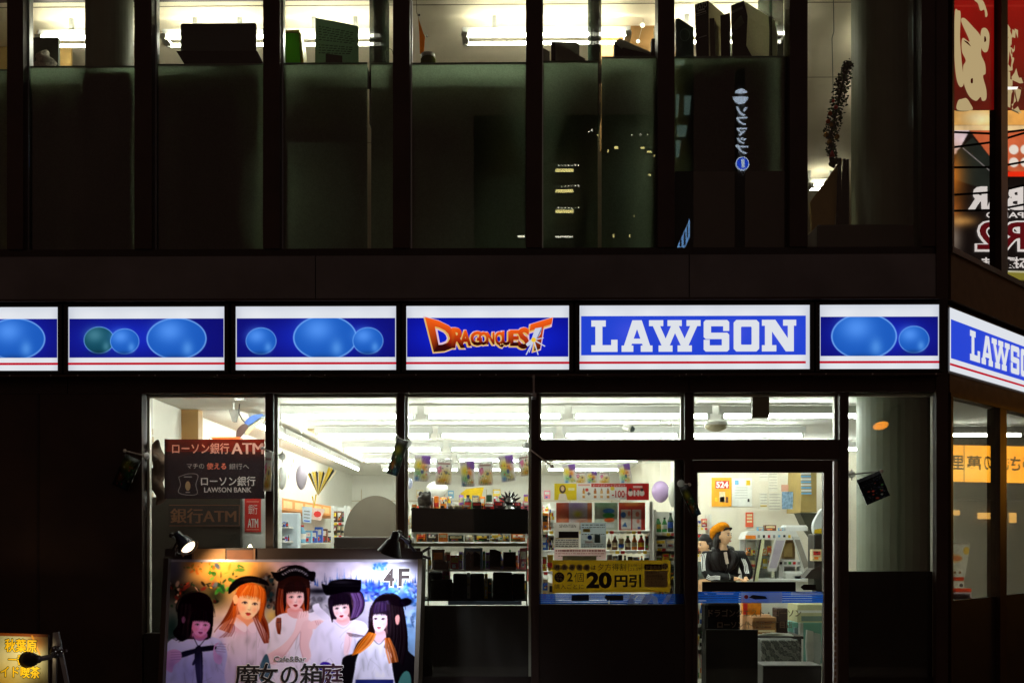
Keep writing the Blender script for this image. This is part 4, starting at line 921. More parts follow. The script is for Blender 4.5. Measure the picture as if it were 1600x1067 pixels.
# ================================================================== THINGS ON THE OFFICE LEDGE
def ctop(i):
    a, b, t, bo, gap = films[i]
    y = .05 + gap
    return P(a, t + 2, y).z, y + .2
def stand_box(i, px0, px1, pytop, dep=.2, mt=None, rot=0, name="box", label="", cat="box", group=None, dy=0.0, chamfer=.006):
    z, y = ctop(i); y += dy
    x0, x1 = P(px0, 60, y - dep / 2).x, P(px1, 60, y - dep / 2).x; zt = P(px0, pytop, y - dep / 2).z
    mb = MB(); mb.rbox(x0, x1, y - dep / 2, y + dep / 2, z + .0005, zt, mt, chamfer); return mb, x0, x1, y - dep / 2, z, zt
# knitted bag
z, y = ctop(1)
mb = MB(); x0, x1 = P(54, 90, y).x, P(86, 90, y).x; zt = P(70, 79, y).z; xm = (x0 + x1) / 2
def knit(q):
    k = (q.z / ((zt - z) / 2) + 1) / 2
    q.x *= 1.1 - .5 * max(0, k - .45) ** 1.0; q.x += .02 * math.sin(q.z * 60) + .012 * (1 if q.x < 0 else -1) * k; q.y *= 1 + .1 * math.sin(q.z * 70); return q
mb.ell((xm, y, (z + zt) / 2), ((x1 - x0) / 2, .08, (zt - z) / 2), mat("white_knit", (222, 216, 206), .9, 0, .3, 60, .8), 24, 18, None, knit)
build("knitted_bag", mb, None, "small white knitted bag slumped on the office ledge at the far left", "bag", smooth=True)
mb, *_ = stand_box(1, 43, 53, 100, .1, BLACK); build("black_case", mb, None, "tiny black case beside the white knitted bag", "case")
mb = MB(); a = P(38, 60, .9); b = P(91, 60, .9); mb.box(a.x, b.x, .9, .94, CTOP - .6, P(60, 59, .9).z, mat("grey_green_screen", (110, 122, 110), .8)); mb.box(a.x - .02, a.x, .88, .96, FL2, P(60, 57, .9).z, BOARDD)
build("desk_partition", mb, None, "grey green desk partition standing behind the white knitted bag", "partition")
mb = MB(); a = P(-60, 60, 1.3); b = P(76, 60, 1.3); mb.box(a.x, b.x, 1.8, 1.84, FL2, P(0, -30, 1.8).z, mat("tan_board", (214, 176, 110), .8)); build("wall_board", mb, None, "tan wall board behind the grey green desk partition at the far left", "panel")
# black screen on a slanted base
z, y = ctop(3); y -= .05
scr = thing("television", "large black flat television screen on a slanted black base behind the glass", "television", (P(340, 80, y).x, y, z))
mb = MB(); mb.rbox(P(281.5, 60, y).x, P(400, 60, y).x, y, y + .04, P(300, 84, y).z, P(300, 36.5, y).z, mat("screen_back", (14, 17, 22), .4, .0, spec=.2), .01); build("screen", mb, scr)
mb = MB(); mb.prism([P(275, 80, y - .05), P(402, 80, y - .05), P(411, 100, y - .12), Vector((P(408, 104, y - .12).x, y - .12, z)), Vector((P(292, 108, y - .12).x, y - .12, z))], (0, .16, 0), mat("matt_black", (8, 7, 7), .7, spec=.1)); build("base", mb, scr)
mb = MB(); mb.box(P(330, 82, y).x, P(352, 82, y).x, y + .0401, y + .07, z + .05, P(300, 70, y).z, BLACK); build("bracket", mb, scr)
# lime bin
z, y = ctop(4)
LIME = film("lime_plastic", (120, 190, 20), .5, (140, 200, 24))
b1 = thing("storage_bin", "translucent lime green plastic bin with a yellow rim on the ledge", "bin", (P(455, 80, y).x, y, z))
x0, x1, zt = P(436, 80, y).x, P(470, 80, y).x, P(450, 61, y).z
mb = MB(); mb.prism([(x0, y - .1, z + .001), (x1 + .02, y - .1, z + .001), (x1, y - .1, zt), (x0, y - .1, zt)], (0, .22, 0), LIME); build("body", mb, b1)
mb = MB(); mb.prism([(x0 - .006, y - .106, zt), (x1 + .01, y - .106, zt + .008), (x1 + .01, y - .106, zt + .03), (x0 - .006, y - .106, zt + .022)], (0, .232, 0), mat("yellow_plastic", (226, 210, 20), .4)); mb.prism([(x1 + .005, y - .1, zt), (x1 + .03, y - .1, z + .001), (x1 + .055, y - .1, z + .001), (x1 + .02, y - .1, zt)], (0, .2, 0), MC["yellow_plastic"]); build("rim", mb, b1)
# notice board
nb = thing("notice_board", "grey green printed board with a black card at its foot, leaning on the ledge", "notice board", (P(526, 80, y).x, y, z))
c = [P(493, 28, y), P(559.5, 41, y), P(559.5, 99, y), P(492, 99, y)]; c[2].z = c[3].z = z + .001
mb = MB(); mb.prism(c, (0, .03, 0), film("notice_face", (124, 146, 126), .5)); build("panel", mb, nb)
mb = MB(); INK = mat("ink_grey", (66, 76, 66), .8); r4 = random.Random(3)
for k in range(11):
    py = 40 + k * 4.2; x = 498
    while x < 548:
        w = r4.uniform(2, 7)
        sl = (x - 493) * .2 * (1 - k / 12)
        if k != 6: mb.quad([P(x, py + sl + 1.6, y - .002), P(x + w, py + sl + 1.6, y - .002), P(x + w, py + sl, y - .002), P(x, py + sl, y - .002)], INK)
        x += w + r4.uniform(1, 2.5)
build("print_lines", mb, nb)
mb = MB(); q = [P(509, 84.5, y - .004), P(535, 88, y - .004), P(535, 99, y - .004), P(509, 99, y - .004)]; mb.prism([(p.x, p.y - .006, p.z) for p in q], (0, .004, 0), BLACK); build("black_card", mb, nb)
# glass partition edges (vertical bright strips)
for i, (pxs, yy, top, lab) in enumerate((((577, 584, 590, 596), .5, -40, "set of clear glass sheets seen edge-on beside the notice board"), ((925, 929, 934, 938), .4, -60, "set of clear glass sheets seen edge-on left of the tan board"), ((1205, 1223), .5, -60, "pair of clear glass sheets seen edge-on right of the tall model boxes"))):
    t = thing("glass_partition", lab, "glass partition", (P(pxs[0], 60, yy).x, yy, CTOP - .5), "glass partitions standing behind the ledge")
    for p in pxs:
        mb = MB(); x = P(p, 60, yy).x; mb.box(x, x + .010, yy, yy + .5, CTOP - .5, P(p, top, yy).z, film("green_glass_edge", (70, 96, 78), .4, tr=.25)); build("glass_sheet", mb, t)
# wire figurine
z, y = ctop(5)
f = thing("figurine", "small dark figurine with a thin wire loop next to the window mullion", "figurine", (P(610, 95, y).x, y, z))
mb = MB(); c = P(610, 95, y); mb.ell((c.x, y, z + .03), (.028, .025, .035), mat("dark_figure", (70, 62, 54), .6), 12, 8); mb.ell((c.x + .012, y, z + .075), (.016, .016, .018), MC["dark_figure"], 10, 8); build("body", mb, f, smooth=True)
mb = MB(); mb.tube([(c.x - .02, y, z + .02)] + [(c.x - .012 + .035 * math.cos(a), y, P(610, 84, y).z + .045 * math.sin(a)) for a in np.linspace(3.4, -.2, 10)], .0025, BLACK, 6); build("wire", mb, f)
# jar with a straw flag
z, y = ctop(6); y += .05
zt = P(670, 81, y - .05).z
j = thing("glass_jar", "squat glass jar of dried green leaves with a white lid on the ledge", "jar", (P(669, 90, y).x, y, z))
c = P(669, 90, y)
mb = MB(); mb.lathe([(.066, z + .001), (.07, z + .02), (.07, zt - .05), (.058, zt - .035)], (c.x, y, 0), film("dried_leaves", (90, 100, 50), .4, speck=.4), 20); build("jar", mb, j, smooth=True)
mb = MB(); mb.lathe([(.058, zt - .035), (.066, zt - .032), (.066, zt - .003), (.06, zt)], (c.x, y, 0), WHITE, 20); build("lid", mb, j)
o = thing("paper_ornament", "slim orange paper ornament hanging on a thread above the glass jar", "ornament", P(660, 80, y + .1))
mb = MB(); mb.prism([P(653.5, 28, y + .1), P(660, 48, y + .1), P(664, 58, y + .1), P(662, 84, y + .1), P(656, 84, y + .1), P(655, 52, y + .1)], (0, .012, 0), film("orange_paper", (230, 160, 40), .5)); build("paper", mb, o)
mb = MB(); mb.tube([P(654, 28, y + .105), P(651, 20, y + .105), P(650, -80, y + .105)], .002, BLACK, 5); mb.ell(P(655, 24, y + .105), (.01, .01, .01), BLACK, 8, 6); mb.ell(P(667, 57, y + .105), (.01, .01, .012), BLACK, 8, 6); build("thread", mb, o)
# model boxes
CARD, CARDD = film("grey_card", (150, 150, 142), .35), mat("black_card", (16, 16, 15), .7, spec=.15)
CARDG = mat("green_black_card", (16, 24, 18), .6, spec=.2)
def slantbox(i, front, depth, dx, name, label, cat, m1, m2, group=None, extra=None):
    """box given by its front outline (pixels), its right side running back by depth and across by dx"""
    z, y = ctop(i); y -= .12
    fr = [P(px, py, y) for px, py in front]
    fr = [Vector((p.x, p.y, max(p.z, z + .001))) for p in fr]
    t = thing(name, label, cat, ((fr[0].x + fr[1].x) / 2, y, z), group)
    off = Vector((dx, depth, 0))
    mb = MB(); mb.prism(fr, off, m2); build("carton", mb, t)
    mb = MB(); mb.quad([p + Vector((0, -.003, 0)) for p in reversed(fr)], m1); build("printed_end", mb, t)
    return t, fr, off
slantbox(7, [(861, 65), (868, 67), (868, 104), (861, 104)], .02, .22, "model_box", "slim grey box lying slanted on the ledge, the longer of two", "box", CARDD, CARD, "boxes on the office ledge")
z, y = ctop(7)
mb = MB(); mb.prism([P(868.6, 66, y - .11), P(914, 92, y - .11), P(914, 100, y - .11), P(868.6, 100, y - .11)], (0, .1, 0), CARD); mb.prism([P(872, 82, y - .114), P(878, 86, y - .114), P(876, 93, y - .114), P(871, 92, y - .114)], (0, .003, 0), CARDD)
build("slanted_carton", mb, None, "wedge-shaped grey carton with small print leaning beside the slim slanted box", "carton", "boxes on the office ledge")
mb = MB(); mb.prism([P(847, 74, y - .1), P(859, 81, y - .1), P(859, 100, y - .1), P(847, 100, y - .1)], (0, .1, 0), CARD)
build("slanted_carton", mb, None, "short grey carton cut off by the mullion left of the slim slanted box", "carton", "boxes on the office ledge")
z, y = ctop(8)
oc = thing("open_carton", "low black carton with its lid flap open in front of the tan board", "carton", (P(990, 80, y).x, y, z), "boxes on the office ledge")
mb = MB(); mb.prism([P(960, 66, y), P(971, 74, y), P(1017, 84, y), P(1017, 98, y), P(960, 98, y)], (0, .1, 0), CARDD); build("tray", mb, oc)
mb = MB(); mb.prism([P(960, 66, y - .01), P(969, 60.5, y - .01), P(1018, 82, y - .01), P(1017, 85, y - .01), P(974, 74, y - .01), P(971, 76, y - .01)], (0, .01, 0), CARD); build("flap", mb, oc)
mb, *_ = stand_box(8, 1018, 1027.5, 60, .08, CARDD); build("card_box", mb, None, "narrow black box standing against the mullion right of the open carton", "box", "boxes on the office ledge")
z, y = ctop(9)
# teal crate with a round lid mark
cr = thing("teal_case", "dark teal case with a round mark on its side left of the tall black boxes", "case", (P(1070, 60, y).x, y, z), "boxes on the office ledge")
mb = MB(); mb.prism([P(1056, 30, y), P(1061, 29, y), P(1084, 44, y), P(1084, 96, y), P(1056, 96, y)], (0, .12, 0), mat("teal_card", (46, 66, 64), .35)); build("shell", mb, cr)
mb = MB()
for k in range(20):
    a0, a1 = k * math.pi / 10, (k + 1) * math.pi / 10
    c = P(1070, 55, y - .003); r0, r1 = .052, .058
    mb.quad([(c.x + r0 * .8 * math.cos(a0), c.y, c.z + r0 * math.sin(a0)), (c.x + r1 * .8 * math.cos(a0), c.y, c.z + r1 * math.sin(a0)), (c.x + r1 * .8 * math.cos(a1), c.y, c.z + r1 * math.sin(a1)), (c.x + r0 * .8 * math.cos(a1), c.y, c.z + r0 * math.sin(a1))], mat("grey_line", (110, 130, 126)))
build("round_mark", mb, cr)
t, fr, off = slantbox(9, [(1085.5, 8), (1107, 1.5), (1107.5, 102), (1088, 102)], .26, .21, "model_box", "tallest black box lettered in white on the ledge, the left one", "box", CARDG, film("tan_card", (206, 200, 176), .5), "boxes on the office ledge")
yb = fr[0].y
mb = MB(); tadd(mb, "KATO", (1087, 6, 1104.5, 14.5), lambda x, y: P(x, y - (x - 1088) * .3 + 2, yb - .006), mat("white_ink", (190, 204, 196)), .02)
for k, (a, c, b, d) in enumerate(((1090, 17, 1101, 19.5), (1088, 21.5, 1103, 23), (1088, 24.5, 1104, 26), (1092, 60, 1104, 61.5))):
    mb.quad([P(a, d - (a - 1088) * .3, yb - .006), P(b, d - (b - 1088) * .3, yb - .006), P(b, c - (b - 1088) * .3, yb - .006), P(a, c - (a - 1088) * .3, yb - .006)], MC["white_ink"] if k < 2 else mat("grey_ink", (110, 124, 116)))
build("lettering", mb, t)
slantbox(9, [(1108.5, 29.5), (1116, 29), (1118, 102), (1110, 102)], .16, .06, "model_box", "slim half-height brown and black box between the two tall boxes", "box", mat("brown_card", (52, 46, 34), .6), film("pale_card", (210, 216, 204), .5), "boxes on the office ledge")
slantbox(9, [(1125.5, 25), (1140.5, 20.5), (1140.5, 102), (1127, 102)], .2, .05, "model_box", "black box of middle height tucked against the right tall box", "box", CARDD, CARDD, "boxes on the office ledge")
t, fr, off = slantbox(9, [(1142, 9.5), (1162, 1.5), (1168, 26), (1166, 72), (1175, 89), (1175, 102), (1144, 102)], .34, .36, "model_box", "tall black box with a pale plastic-wrapped side on the ledge, the right one", "box", CARDG, film("wrapped_card", (214, 212, 190), .5, speck=.2), "boxes on the office ledge")
mb = MB(); yb = fr[0].y
mb.quad([P(1143, 18, yb - .006), P(1160, 10, yb - .006), P(1161, 14, yb - .006), P(1143, 22, yb - .006)], MC["grey_ink"]); mb.quad([P(1144, 42, yb - .006), P(1152, 30, yb - .006), P(1158, 24, yb - .006), P(1163, 36, yb - .006), P(1150, 48, yb - .006)], mat("green_print", (60, 80, 54)))
build("printed_end_mark", mb, t)
# right bay: garland, tan board, slats, low black cabinet
yg = .22
g = thing("garland", "dark green Christmas garland with gold baubles and a red bell beside the round column", "garland", P(1310, 265, yg))
path = [P(*q, yg) for q in ((1326, 96), (1321, 118), (1314, 140), (1309, 165), (1303, 190), (1298, 212), (1299, 238), (1303, 258))]
LEAF = mat("garland_green", (34, 48, 30), .7, 0, .4); LEAF2 = mat("garland_green_light", (70, 90, 50), .7)
mb = MB(); rg = random.Random(5)
for k in range(900):
    t_ = rg.random(); i = min(int(t_ * 7), 6); q = path[i].lerp(path[i + 1], t_ * 7 - i)
    w = .075 * (1 if t_ < .75 else .6) * (.45 + .55 * min(1, t_ * 5))
    a = rg.random() * 6.28; L = rg.uniform(.2, 1.0) * w; q = q + Vector((math.cos(a) * L, rg.uniform(-.6, .6) * w, math.sin(a) * L * .8))
    b_ = rg.random() * 6.28; d = Vector((math.cos(b_), rg.uniform(-.6, .6), math.sin(b_) * .9)) * rg.uniform(.022, .04); n = Vector((-d.z, rg.uniform(-.01, .01), d.x)).normalized() * rg.uniform(.005, .011)
    mb.quad([q - d * .5, q - n, q + d * .5, q + n], LEAF if rg.random() < .7 else LEAF2)
build("foliage", mb, g)
mb = MB(); mb.tube(path, .012, LEAF, 6); build("stem", mb, g)
GOLD = mat("gold_bauble", (206, 160, 70), .2, .8, .05); RED = mat("red_ribbon", (170, 40, 26), .5)
for (px, py, r_, m_) in ((1291, 211, .022, GOLD), (1308, 214, .022, GOLD), (1296, 222, .02, GOLD), (1299, 196, .018, GOLD), (1297, 178, .02, mat("amber_bauble", (190, 90, 30), .25, .6)), (1306, 168, .018, RED), (1302, 158, .014, RED), (1294, 190, .02, MC["amber_bauble"])):
    mb = MB(); mb.ell(P(px, py, yg - .05), (r_,) * 3, m_, 14, 10); mb.lathe([(.006, 0), (.006, .01)], P(px, py, yg - .05) + Vector((0, 0, r_ - .002)), GOLD, 8); build("bauble", mb, g, smooth=True)
mb = MB(); c = P(1300, 240, yg - .02); mb.lathe([(.026, -.03), (.02, -.012), (.012, .012), (.004, .03)], c, RED, 12); build("bell", mb, g, smooth=True)
g2 = thing("garland", "end of a dark green garland just showing right of the round column", "garland", P(1437, 180, .2))
mb = MB()
for k in range(90):
    q = P(1437 + rg.uniform(-3, 3), rg.uniform(100, 165), .2); a = rg.random() * 6.28
    d = Vector((math.cos(a), rg.uniform(-.4, .4), math.sin(a))) * .03; n = Vector((-d.z, 0, d.x)).normalized() * .007
    mb.quad([q - n, q + d * .7 - n, q + d, q + d * .7 + n, q + n], LEAF)
build("foliage", mb, g2); mb = MB(); mb.tube([P(1437, 98, .2), P(1437, 170, .2)], .008, LEAF, 6); build("stem", mb, g2)
mb = MB(); mb.prism([P(1270, 388, .5), P(1266, 316, .5), P(1316, 247, .5), P(1304, 352, .5), P(1278, 388, .5)], (0, .03, 0), mat("tan_dotted_board", (206, 172, 96), .7, 0, .05, 40))
build("tan_board", mb, None, "slanted tan pinboard standing left of the round column in the office", "board")
mb = MB()
for k, px in enumerate((1311, 1318, 1323)): mb.prism([P(px, 247 + k, .46), P(px + 3.5, 247 + k, .46), P(px + 4, 400, .46), P(px - 5, 400, .46)], (0, .03, 0), BOARDD)
build("folding_screen", mb, None, "dark folded panels leaning between the tan pinboard and the round column", "screen")
mb = MB(); mb.rbox(P(1277, 360, .2).x, P(1440, 360, .2).x, .2, .5, FL2 + .0, P(1300, 351, .2).z, BLACK, .01)
build("low_cabinet", mb, None, "low black cabinet on the office floor in front of the round column", "cabinet")
mb = MB(); mb.rbox(P(1429, 360, .17).x, P(1440, 360, .17).x, .13, .19, P(1300, 395, .17).z, P(1300, 342, .17).z, BLACK, .01); mb.ell(P(1431.5, 350, .128), (.006, .004, .006), emit("red_diode", (255, 60, 50), 1.5), 8, 6)
build("sensor_box", mb, None, "slim black device with a tiny red light at the window's right edge", "device")
for k in range(3):
    mb = MB(); c = P(1438, (30, 60, 170)[k], .3); mb.box(c.x - .02, c.x + .05, .3, .32, c.z - .06, c.z + .06, emit("white_lamp", (236, 255, 246), 2.0)); build("wall_lamp", mb, None, "small white glowing lamp at the office window's right edge, the " + ("upper one", "middle one", "lower one")[k], "lamp", "small lamps at the office window's right edge")
mb = MB(); mb.box(P(1258, 60, 2.2).x, P(1290, 60, 2.2).x, 2.2, 2.24, P(1270, 300, 2.2).z, CEIL2, mat("office_pale", (224, 214, 196), .8)) if 0 else None
mb = MB(); mb.tube([P(1302, -40, .6), P(1303, 50, .6), P(1300, 60, .6), P(1302, 150, .6)], .004, mat("cable_grey", (120, 130, 120))); build("cable", mb, None, "thin grey cable hanging from the office ceiling above the garland", "cable")
mb = MB(); a, b = P(944, 60, 1.0), P(1046, 60, 1.0); mb.box(a.x, b.x, 1.45, 1.49, CTOP - .4, P(950, -60, 1.45).z, mat("tan_board2", (196, 152, 98), .8)); build("wall_board", mb, None, "tan wall board behind the open black carton", "panel")
mb = MB()
for (px, py, w) in ((1012, 1, 6), (1007, 21, 5), (1004, 40, 6), (997, 65, 5)): mb.ell(P(px, py, 1.3), (w * .004, .01, w * .004), emit("globe_light", (255, 250, 230), 2.5), 10, 8)
mb.tube([P(1013, -40, 1.32), P(1012, 1, 1.32), P(1007, 21, 1.32), P(1004, 40, 1.32), P(997, 66, 1.32)], .003, WHITE, 5)
build("light_string", mb, None, "short string of small glowing globes in front of the tan wall board", "string lights")
# ================================================================== SHOP INTERIOR
GC = {"red": (200, 40, 36), "orange": (236, 130, 30), "yellow": (240, 200, 40), "green": (60, 150, 70), "blue": (40, 90, 190), "sky blue": (120, 180, 220), "white": (232, 232, 226), "pink": (236, 130, 150),
      "purple": (140, 90, 180), "brown": (110, 66, 36), "black": (26, 24, 26), "grey": (140, 140, 140), "cream": (230, 214, 170), "dark green": (24, 60, 40), "silver": (186, 188, 194)}
def gm(c): return mat("packaging_" + c.replace(" ", "_"), GC[c], .4, 0, .12, 30)
rg = random.Random(21)
def good(kind, x0, x1, z0, z1, y, c, c2, c3, label, group):
    """one packet, carton, bottle, can, cup on a shelf; printed patches on its front"""
    mb = MB(); w, h = x1 - x0, z1 - z0; xm = (x0 + x1) / 2; d = min(w, .09)
    m, m2, m3 = gm(c), gm(c2), gm(c3)
    rq = random.Random(int((x0 + z1) * 9973)); mk = [gm(k) for k in ("white", "yellow", "red", "blue", "green", "pink", "black", "orange")]
    if kind in ("carton", "case"):
        for k in range(rq.randint(3, 6)):
            u, v = rq.uniform(.06, .8), rq.uniform(.06, .88); a_, b_ = rq.uniform(.05, .3), rq.uniform(.03, .10); yy = y - .002 - .0004 * k
            mb.quad([(x0 + w * u, yy, z0 + h * v), (x0 + w * min(.95, u + a_), yy, z0 + h * v), (x0 + w * min(.95, u + a_), yy, z0 + h * min(.96, v + b_)), (x0 + w * u, yy, z0 + h * min(.96, v + b_))], rq.choice(mk))
        mb.rbox(x0, x1, y, y + d, z0, z1, m, .004)
        mb.quad([(x0 + w * .12, y - .0015, z0 + h * .5), (x1 - w * .12, y - .0015, z0 + h * .5), (x1 - w * .12, y - .0015, z1 - h * .15), (x0 + w * .12, y - .0015, z1 - h * .15)], m2)
        mb.quad([(x0 + w * .2, y - .0015, z0 + h * .12), (x1 - w * .35, y - .0015, z0 + h * .12), (x1 - w * .35, y - .0015, z0 + h * .38), (x0 + w * .2, y - .0015, z0 + h * .38)], m3)
    elif kind == "packet":
        n = 6; vs = []; fs = []
        for j in range(n + 1):
            for i in range(n + 1):
                u, v = i / n, j / n; b = (1 - (2 * u - 1) ** 4) * (1 - (2 * v - 1) ** 6)
                vs.append((x0 + w * (u + (.03 if i in (0, n) else 0) * (1 if i == 0 else -1) * b), y + d * .5 - b * d * .5, z0 + h * v))
        for j in range(n):
            for i in range(n): fs.append((j * (n + 1) + i, j * (n + 1) + i + 1, (j + 1) * (n + 1) + i + 1, (j + 1) * (n + 1) + i))
        for q, f in enumerate(fs):
            j, i = divmod(q, n); mb.mesh([vs[k] for k in f], [(0, 1, 2, 3)], m2 if j in (3, 4) and 0 < i < n - 1 and rq.random() < .8 else (m3 if j in (1,) and 0 < i < 4 else (rq.choice(mk) if rq.random() < .22 else m)))
        mb.mesh([(x0, y + d * .52, z0), (x1, y + d * .52, z0), (x1, y + d * .52, z1), (x0, y + d * .52, z1)], [(3, 2, 1, 0)], m)
    else:
        r = w / 2 * .92; ym = y + r
        if kind == "bottle": pr = [(r * .9, z0), (r, z0 + h * .04), (r, z0 + h * .58), (r * .5, z0 + h * .78), (r * .38, z0 + h * .86), (r * .42, z0 + h * .87), (r * .42, z1)]
        elif kind == "cup": pr = [(r * .75, z0), (r * .98, z1 - h * .08), (r * 1.05, z1 - h * .06), (r * 1.02, z1)]
        else: pr = [(r * .9, z0), (r, z0 + h * .05), (r, z1 - h * .05), (r * .85, z1)]
        mb.lathe(pr, (xm, ym, 0), m, 12)
        mb.lathe([(r * 1.02, z0 + h * .22), (r * 1.02, z0 + h * .52)], (xm, ym, 0), m2, 12)
        if kind == "bottle": mb.lathe([(r * .46, z0 + h * .9), (r * .46, z1 + .002)], (xm, ym, 0), m3, 10)
    return build(kind if kind != "case" else "carton", mb, None, label, kind if kind != "case" else "carton", group, smooth=False)
def goods(loc, px0, px1, pyb, hpx, y, kinds, cols, wpx=(7, 11), gap=.25, seed=None):
    r = random.Random(seed if seed is not None else loc); px = px0
    while px < px1 - wpx[0] * .6:
        w = r.uniform(*wpx); h = r.uniform(*hpx); c = r.choice(cols)
        c2, c3 = r.choice([k for k in ("white", "yellow", "red", "blue", "cream", "black") if k != c]), r.choice(["white", "orange", "green", "black"])
        k = r.choice(kinds)
        a, b, zb, zt = R(px, pyb - h, min(px + w, px1), pyb, y); 
        good(k, a, b, zb, zt, y, c, c2, c3, f"{c2}-labelled {c} {k} {loc}", f"{k}s {loc}"); px += w + gap * r.uniform(.4, 2)
def shelf_unit(name, label, cat, px0, px1, levels, y, dep, mt, back=None, top=None, uprights=True, th=.02, group=None):
    x0, x1 = P(px0, 800, y).x, P(px1, 800, y).x
    t = thing(name, label, cat, ((x0 + x1) / 2, y + dep / 2, .0), group)
    ztop = P(px0, top if top else levels[0] - 20, y).z
    for px, x in (("l", x0), ("r", x1 - .03)) if uprights else ():
        mb = MB(); mb.box(x, x + .03, y + .002, y + dep, .011, ztop, mt); build("upright", mb, t)
    for py in levels:
        z = P(px0, py, y).z; mb = MB(); mb.box(x0 + .0301, x1 - .0301, y, y + dep - .012, z - th, z, mt)
        for k in range(int((px1 - px0) / 9)): xx = x0 + .04 + k * (x1 - x0 - .08) / max(1, int((px1 - px0) / 9)); mb.box(xx, xx + .035, y - .003, y - .0002, z - .03, z - .002, gm(("white", "yellow", "white", "red", "cream")[(k * 7 + py) % 5]))
        build("shelf", mb, t)
    if back: mb = MB(); mb.box(x0 + .031, x1 - .031, y + dep - .011, y + dep, .05, ztop - .01, back); build("back_panel", mb, t)
    return t
# ---- bay by the cash machine
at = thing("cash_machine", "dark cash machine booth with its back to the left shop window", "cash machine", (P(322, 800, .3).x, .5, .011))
mb = MB(); mb.rbox(P(229, 800, .5).x, P(377, 800, .5).x, .5, 1.2, .011, P(300, 776, .5).z, mat("machine_dark", (38, 34, 24), .5), .01); build("body", mb, at)  # left end widened into a dark cover standing for the unlit wall
mb = MB(); mb.box(P(377, 800, .5).x + .001, P(413, 800, .5).x, .54, 1.2, .011, P(300, 772, .54).z, mat("machine_side", (214, 216, 212), .5)); sp_ = build("side_panel", mb, at)
mb = MB(); y = .536; mb.box(P(382.5, 800, y).x, P(407.5, 800, y).x, y, .5399, P(0, 831, y).z, P(0, 779, y).z, mat("machine_red", (214, 44, 34), .5))
WI = mat("sign_ink_white", (236, 234, 230), .6)
tadd(mb, "銀行", (388, 788, 402, 803), FR(y - .003), WI); [tadd(mb, "ATM", (387 + d_, 810, 403 + d_, 824), FR(y - .003 - d_ * .0003), WI) for d_ in (0, .5)]
for (a, b, c, d) in ((385, 783, 404.5, 784), (385, 826.5, 404.5, 827.5)): mb.quad([P(a, d, y - .003), P(c, d, y - .003), P(c, b, y - .003), P(a, b, y - .003)], mat("sign_ink_pink", (240, 170, 150), .6))
build("red_label", mb, sp_)
mb = MB(); y = .496; DI = mat("dim_brown_ink", (112, 72, 44), .6)
mb.box(P(263, 800, y).x, P(375, 800, y).x, y, .4999, P(0, 822, y).z, P(0, 788, y).z, mat("machine_panel", (30, 20, 18), .6)); [tadd(mb, "銀行ATM", (266 + d_, 794, 368 + d_, 817), FR(y - .003 - d_ * .0003), DI) for d_ in (0, .7, 1.4)]
for q in ((264, 788.5, 374.5, 789.5), (264, 820.5, 374.5, 821.5), (373.3, 789.6, 374.5, 820.4)): mb.quad([P(q[0], q[3], y - .003), P(q[2], q[3], y - .003), P(q[2], q[1], y - .003), P(q[0], q[1], y - .003)], DI)
build("brown_label", mb, at)
pa = thing("window_poster", "dark bank poster with dim red and grey lettering on the left shop window", "poster", P(337, 775, .04))
yy = .036
A = Art(257, 686, 413.5, 779, 2.2, (30, 24, 28))
A.rect(257, 686, 414, 705.5, (92, 26, 18)); A.blob(400, 696, 40, 14, (120, 30, 18), .7); A.blob(280, 695, 30, 14, (54, 20, 16), .8)
TN, GR = (206, 140, 124), (176, 168, 166)
A.text("ローソン銀行", (269, 692, 358, 709), TN, 1, .012); A.text("ATM", (362, 692, 411, 709), (214, 160, 146)); A.text("ATM", (362.7, 692, 411.7, 709), (214, 160, 146)); A.text("ATM", (361.4, 692, 410.4, 709), (214, 160, 146))
A.text("マチの", (292, 724, 319, 732), GR, .8); A.text("使える", (323, 723, 353, 733), (216, 110, 86)); A.text("使える", (323.4, 723, 353.4, 733), (216, 110, 86)); A.text("銀行へ", (358, 724, 389, 733), GR, .9)
A.text("ローソン銀行", (314, 744, 399, 759), (190, 182, 180), 1, .012); A.text("LAWSON BANK", (319, 761, 393, 769), GR, 1, .02)
A.line(catmull([(279, 745), (294, 740), (309, 742), (306, 757), (308, 771), (294, 773), (279, 769), (282, 757), (279, 745)], 5, False), 1.0, (110, 104, 106)); A.ell(293.5, 759, 4, 7.5, (150, 124, 90), .8); A.rect(290, 768, 297, 769.5, (110, 104, 106)); A.rect(287, 744, 300, 745.5, (110, 104, 106))
A.noise(5, 14, .12)
build("printed_sheet", A.mb(FR(yy), film("bank_poster_print", None, .55, vcol=True)), pa)
mb = MB(); mb.box(P(257.5, 800, .05).x, P(262, 800, .05).x, .045, .055, P(0, 775, .05).z, P(0, 685, .05).z, WHITE); build("edge_strip", mb, pa)
mb = MB(); BR = mat("dark_brown_cloth", (58, 38, 22), .9, 0, .4, 14, .5)
def folds(q): q.x += .03 * math.sin(q.z * 22); q.y += .02 * math.cos(q.z * 30 + q.x * 20); return q
mb.ell(P(247, 738, .16), (.075, .06, .29), BR, 18, 20, None, folds); build("cloth_bundle", mb, None, "dark brown cloth bundle hanging in the left shop window beside the bank poster", "cloth", smooth=True)
hs = thing("hanging_sign", "round blue and brown ceiling sign on a curved arm in the left shop window", "sign", P(394, 664, .9))
mb = MB(); n_ = Vector((-.5, -.6, .35)).normalized(); rot = n_.to_track_quat('Z', 'Y').to_matrix(); c = P(393, 664, .9)
mb.ell(c, (.16, .10, .025), mat("sign_pale_blue", (180, 200, 220), .5), 24, 8, Matrix.Rotation(-.6, 3, 'Y') @ Matrix.Rotation(.5, 3, 'X')); build("disc", mb, hs)
mb = MB()
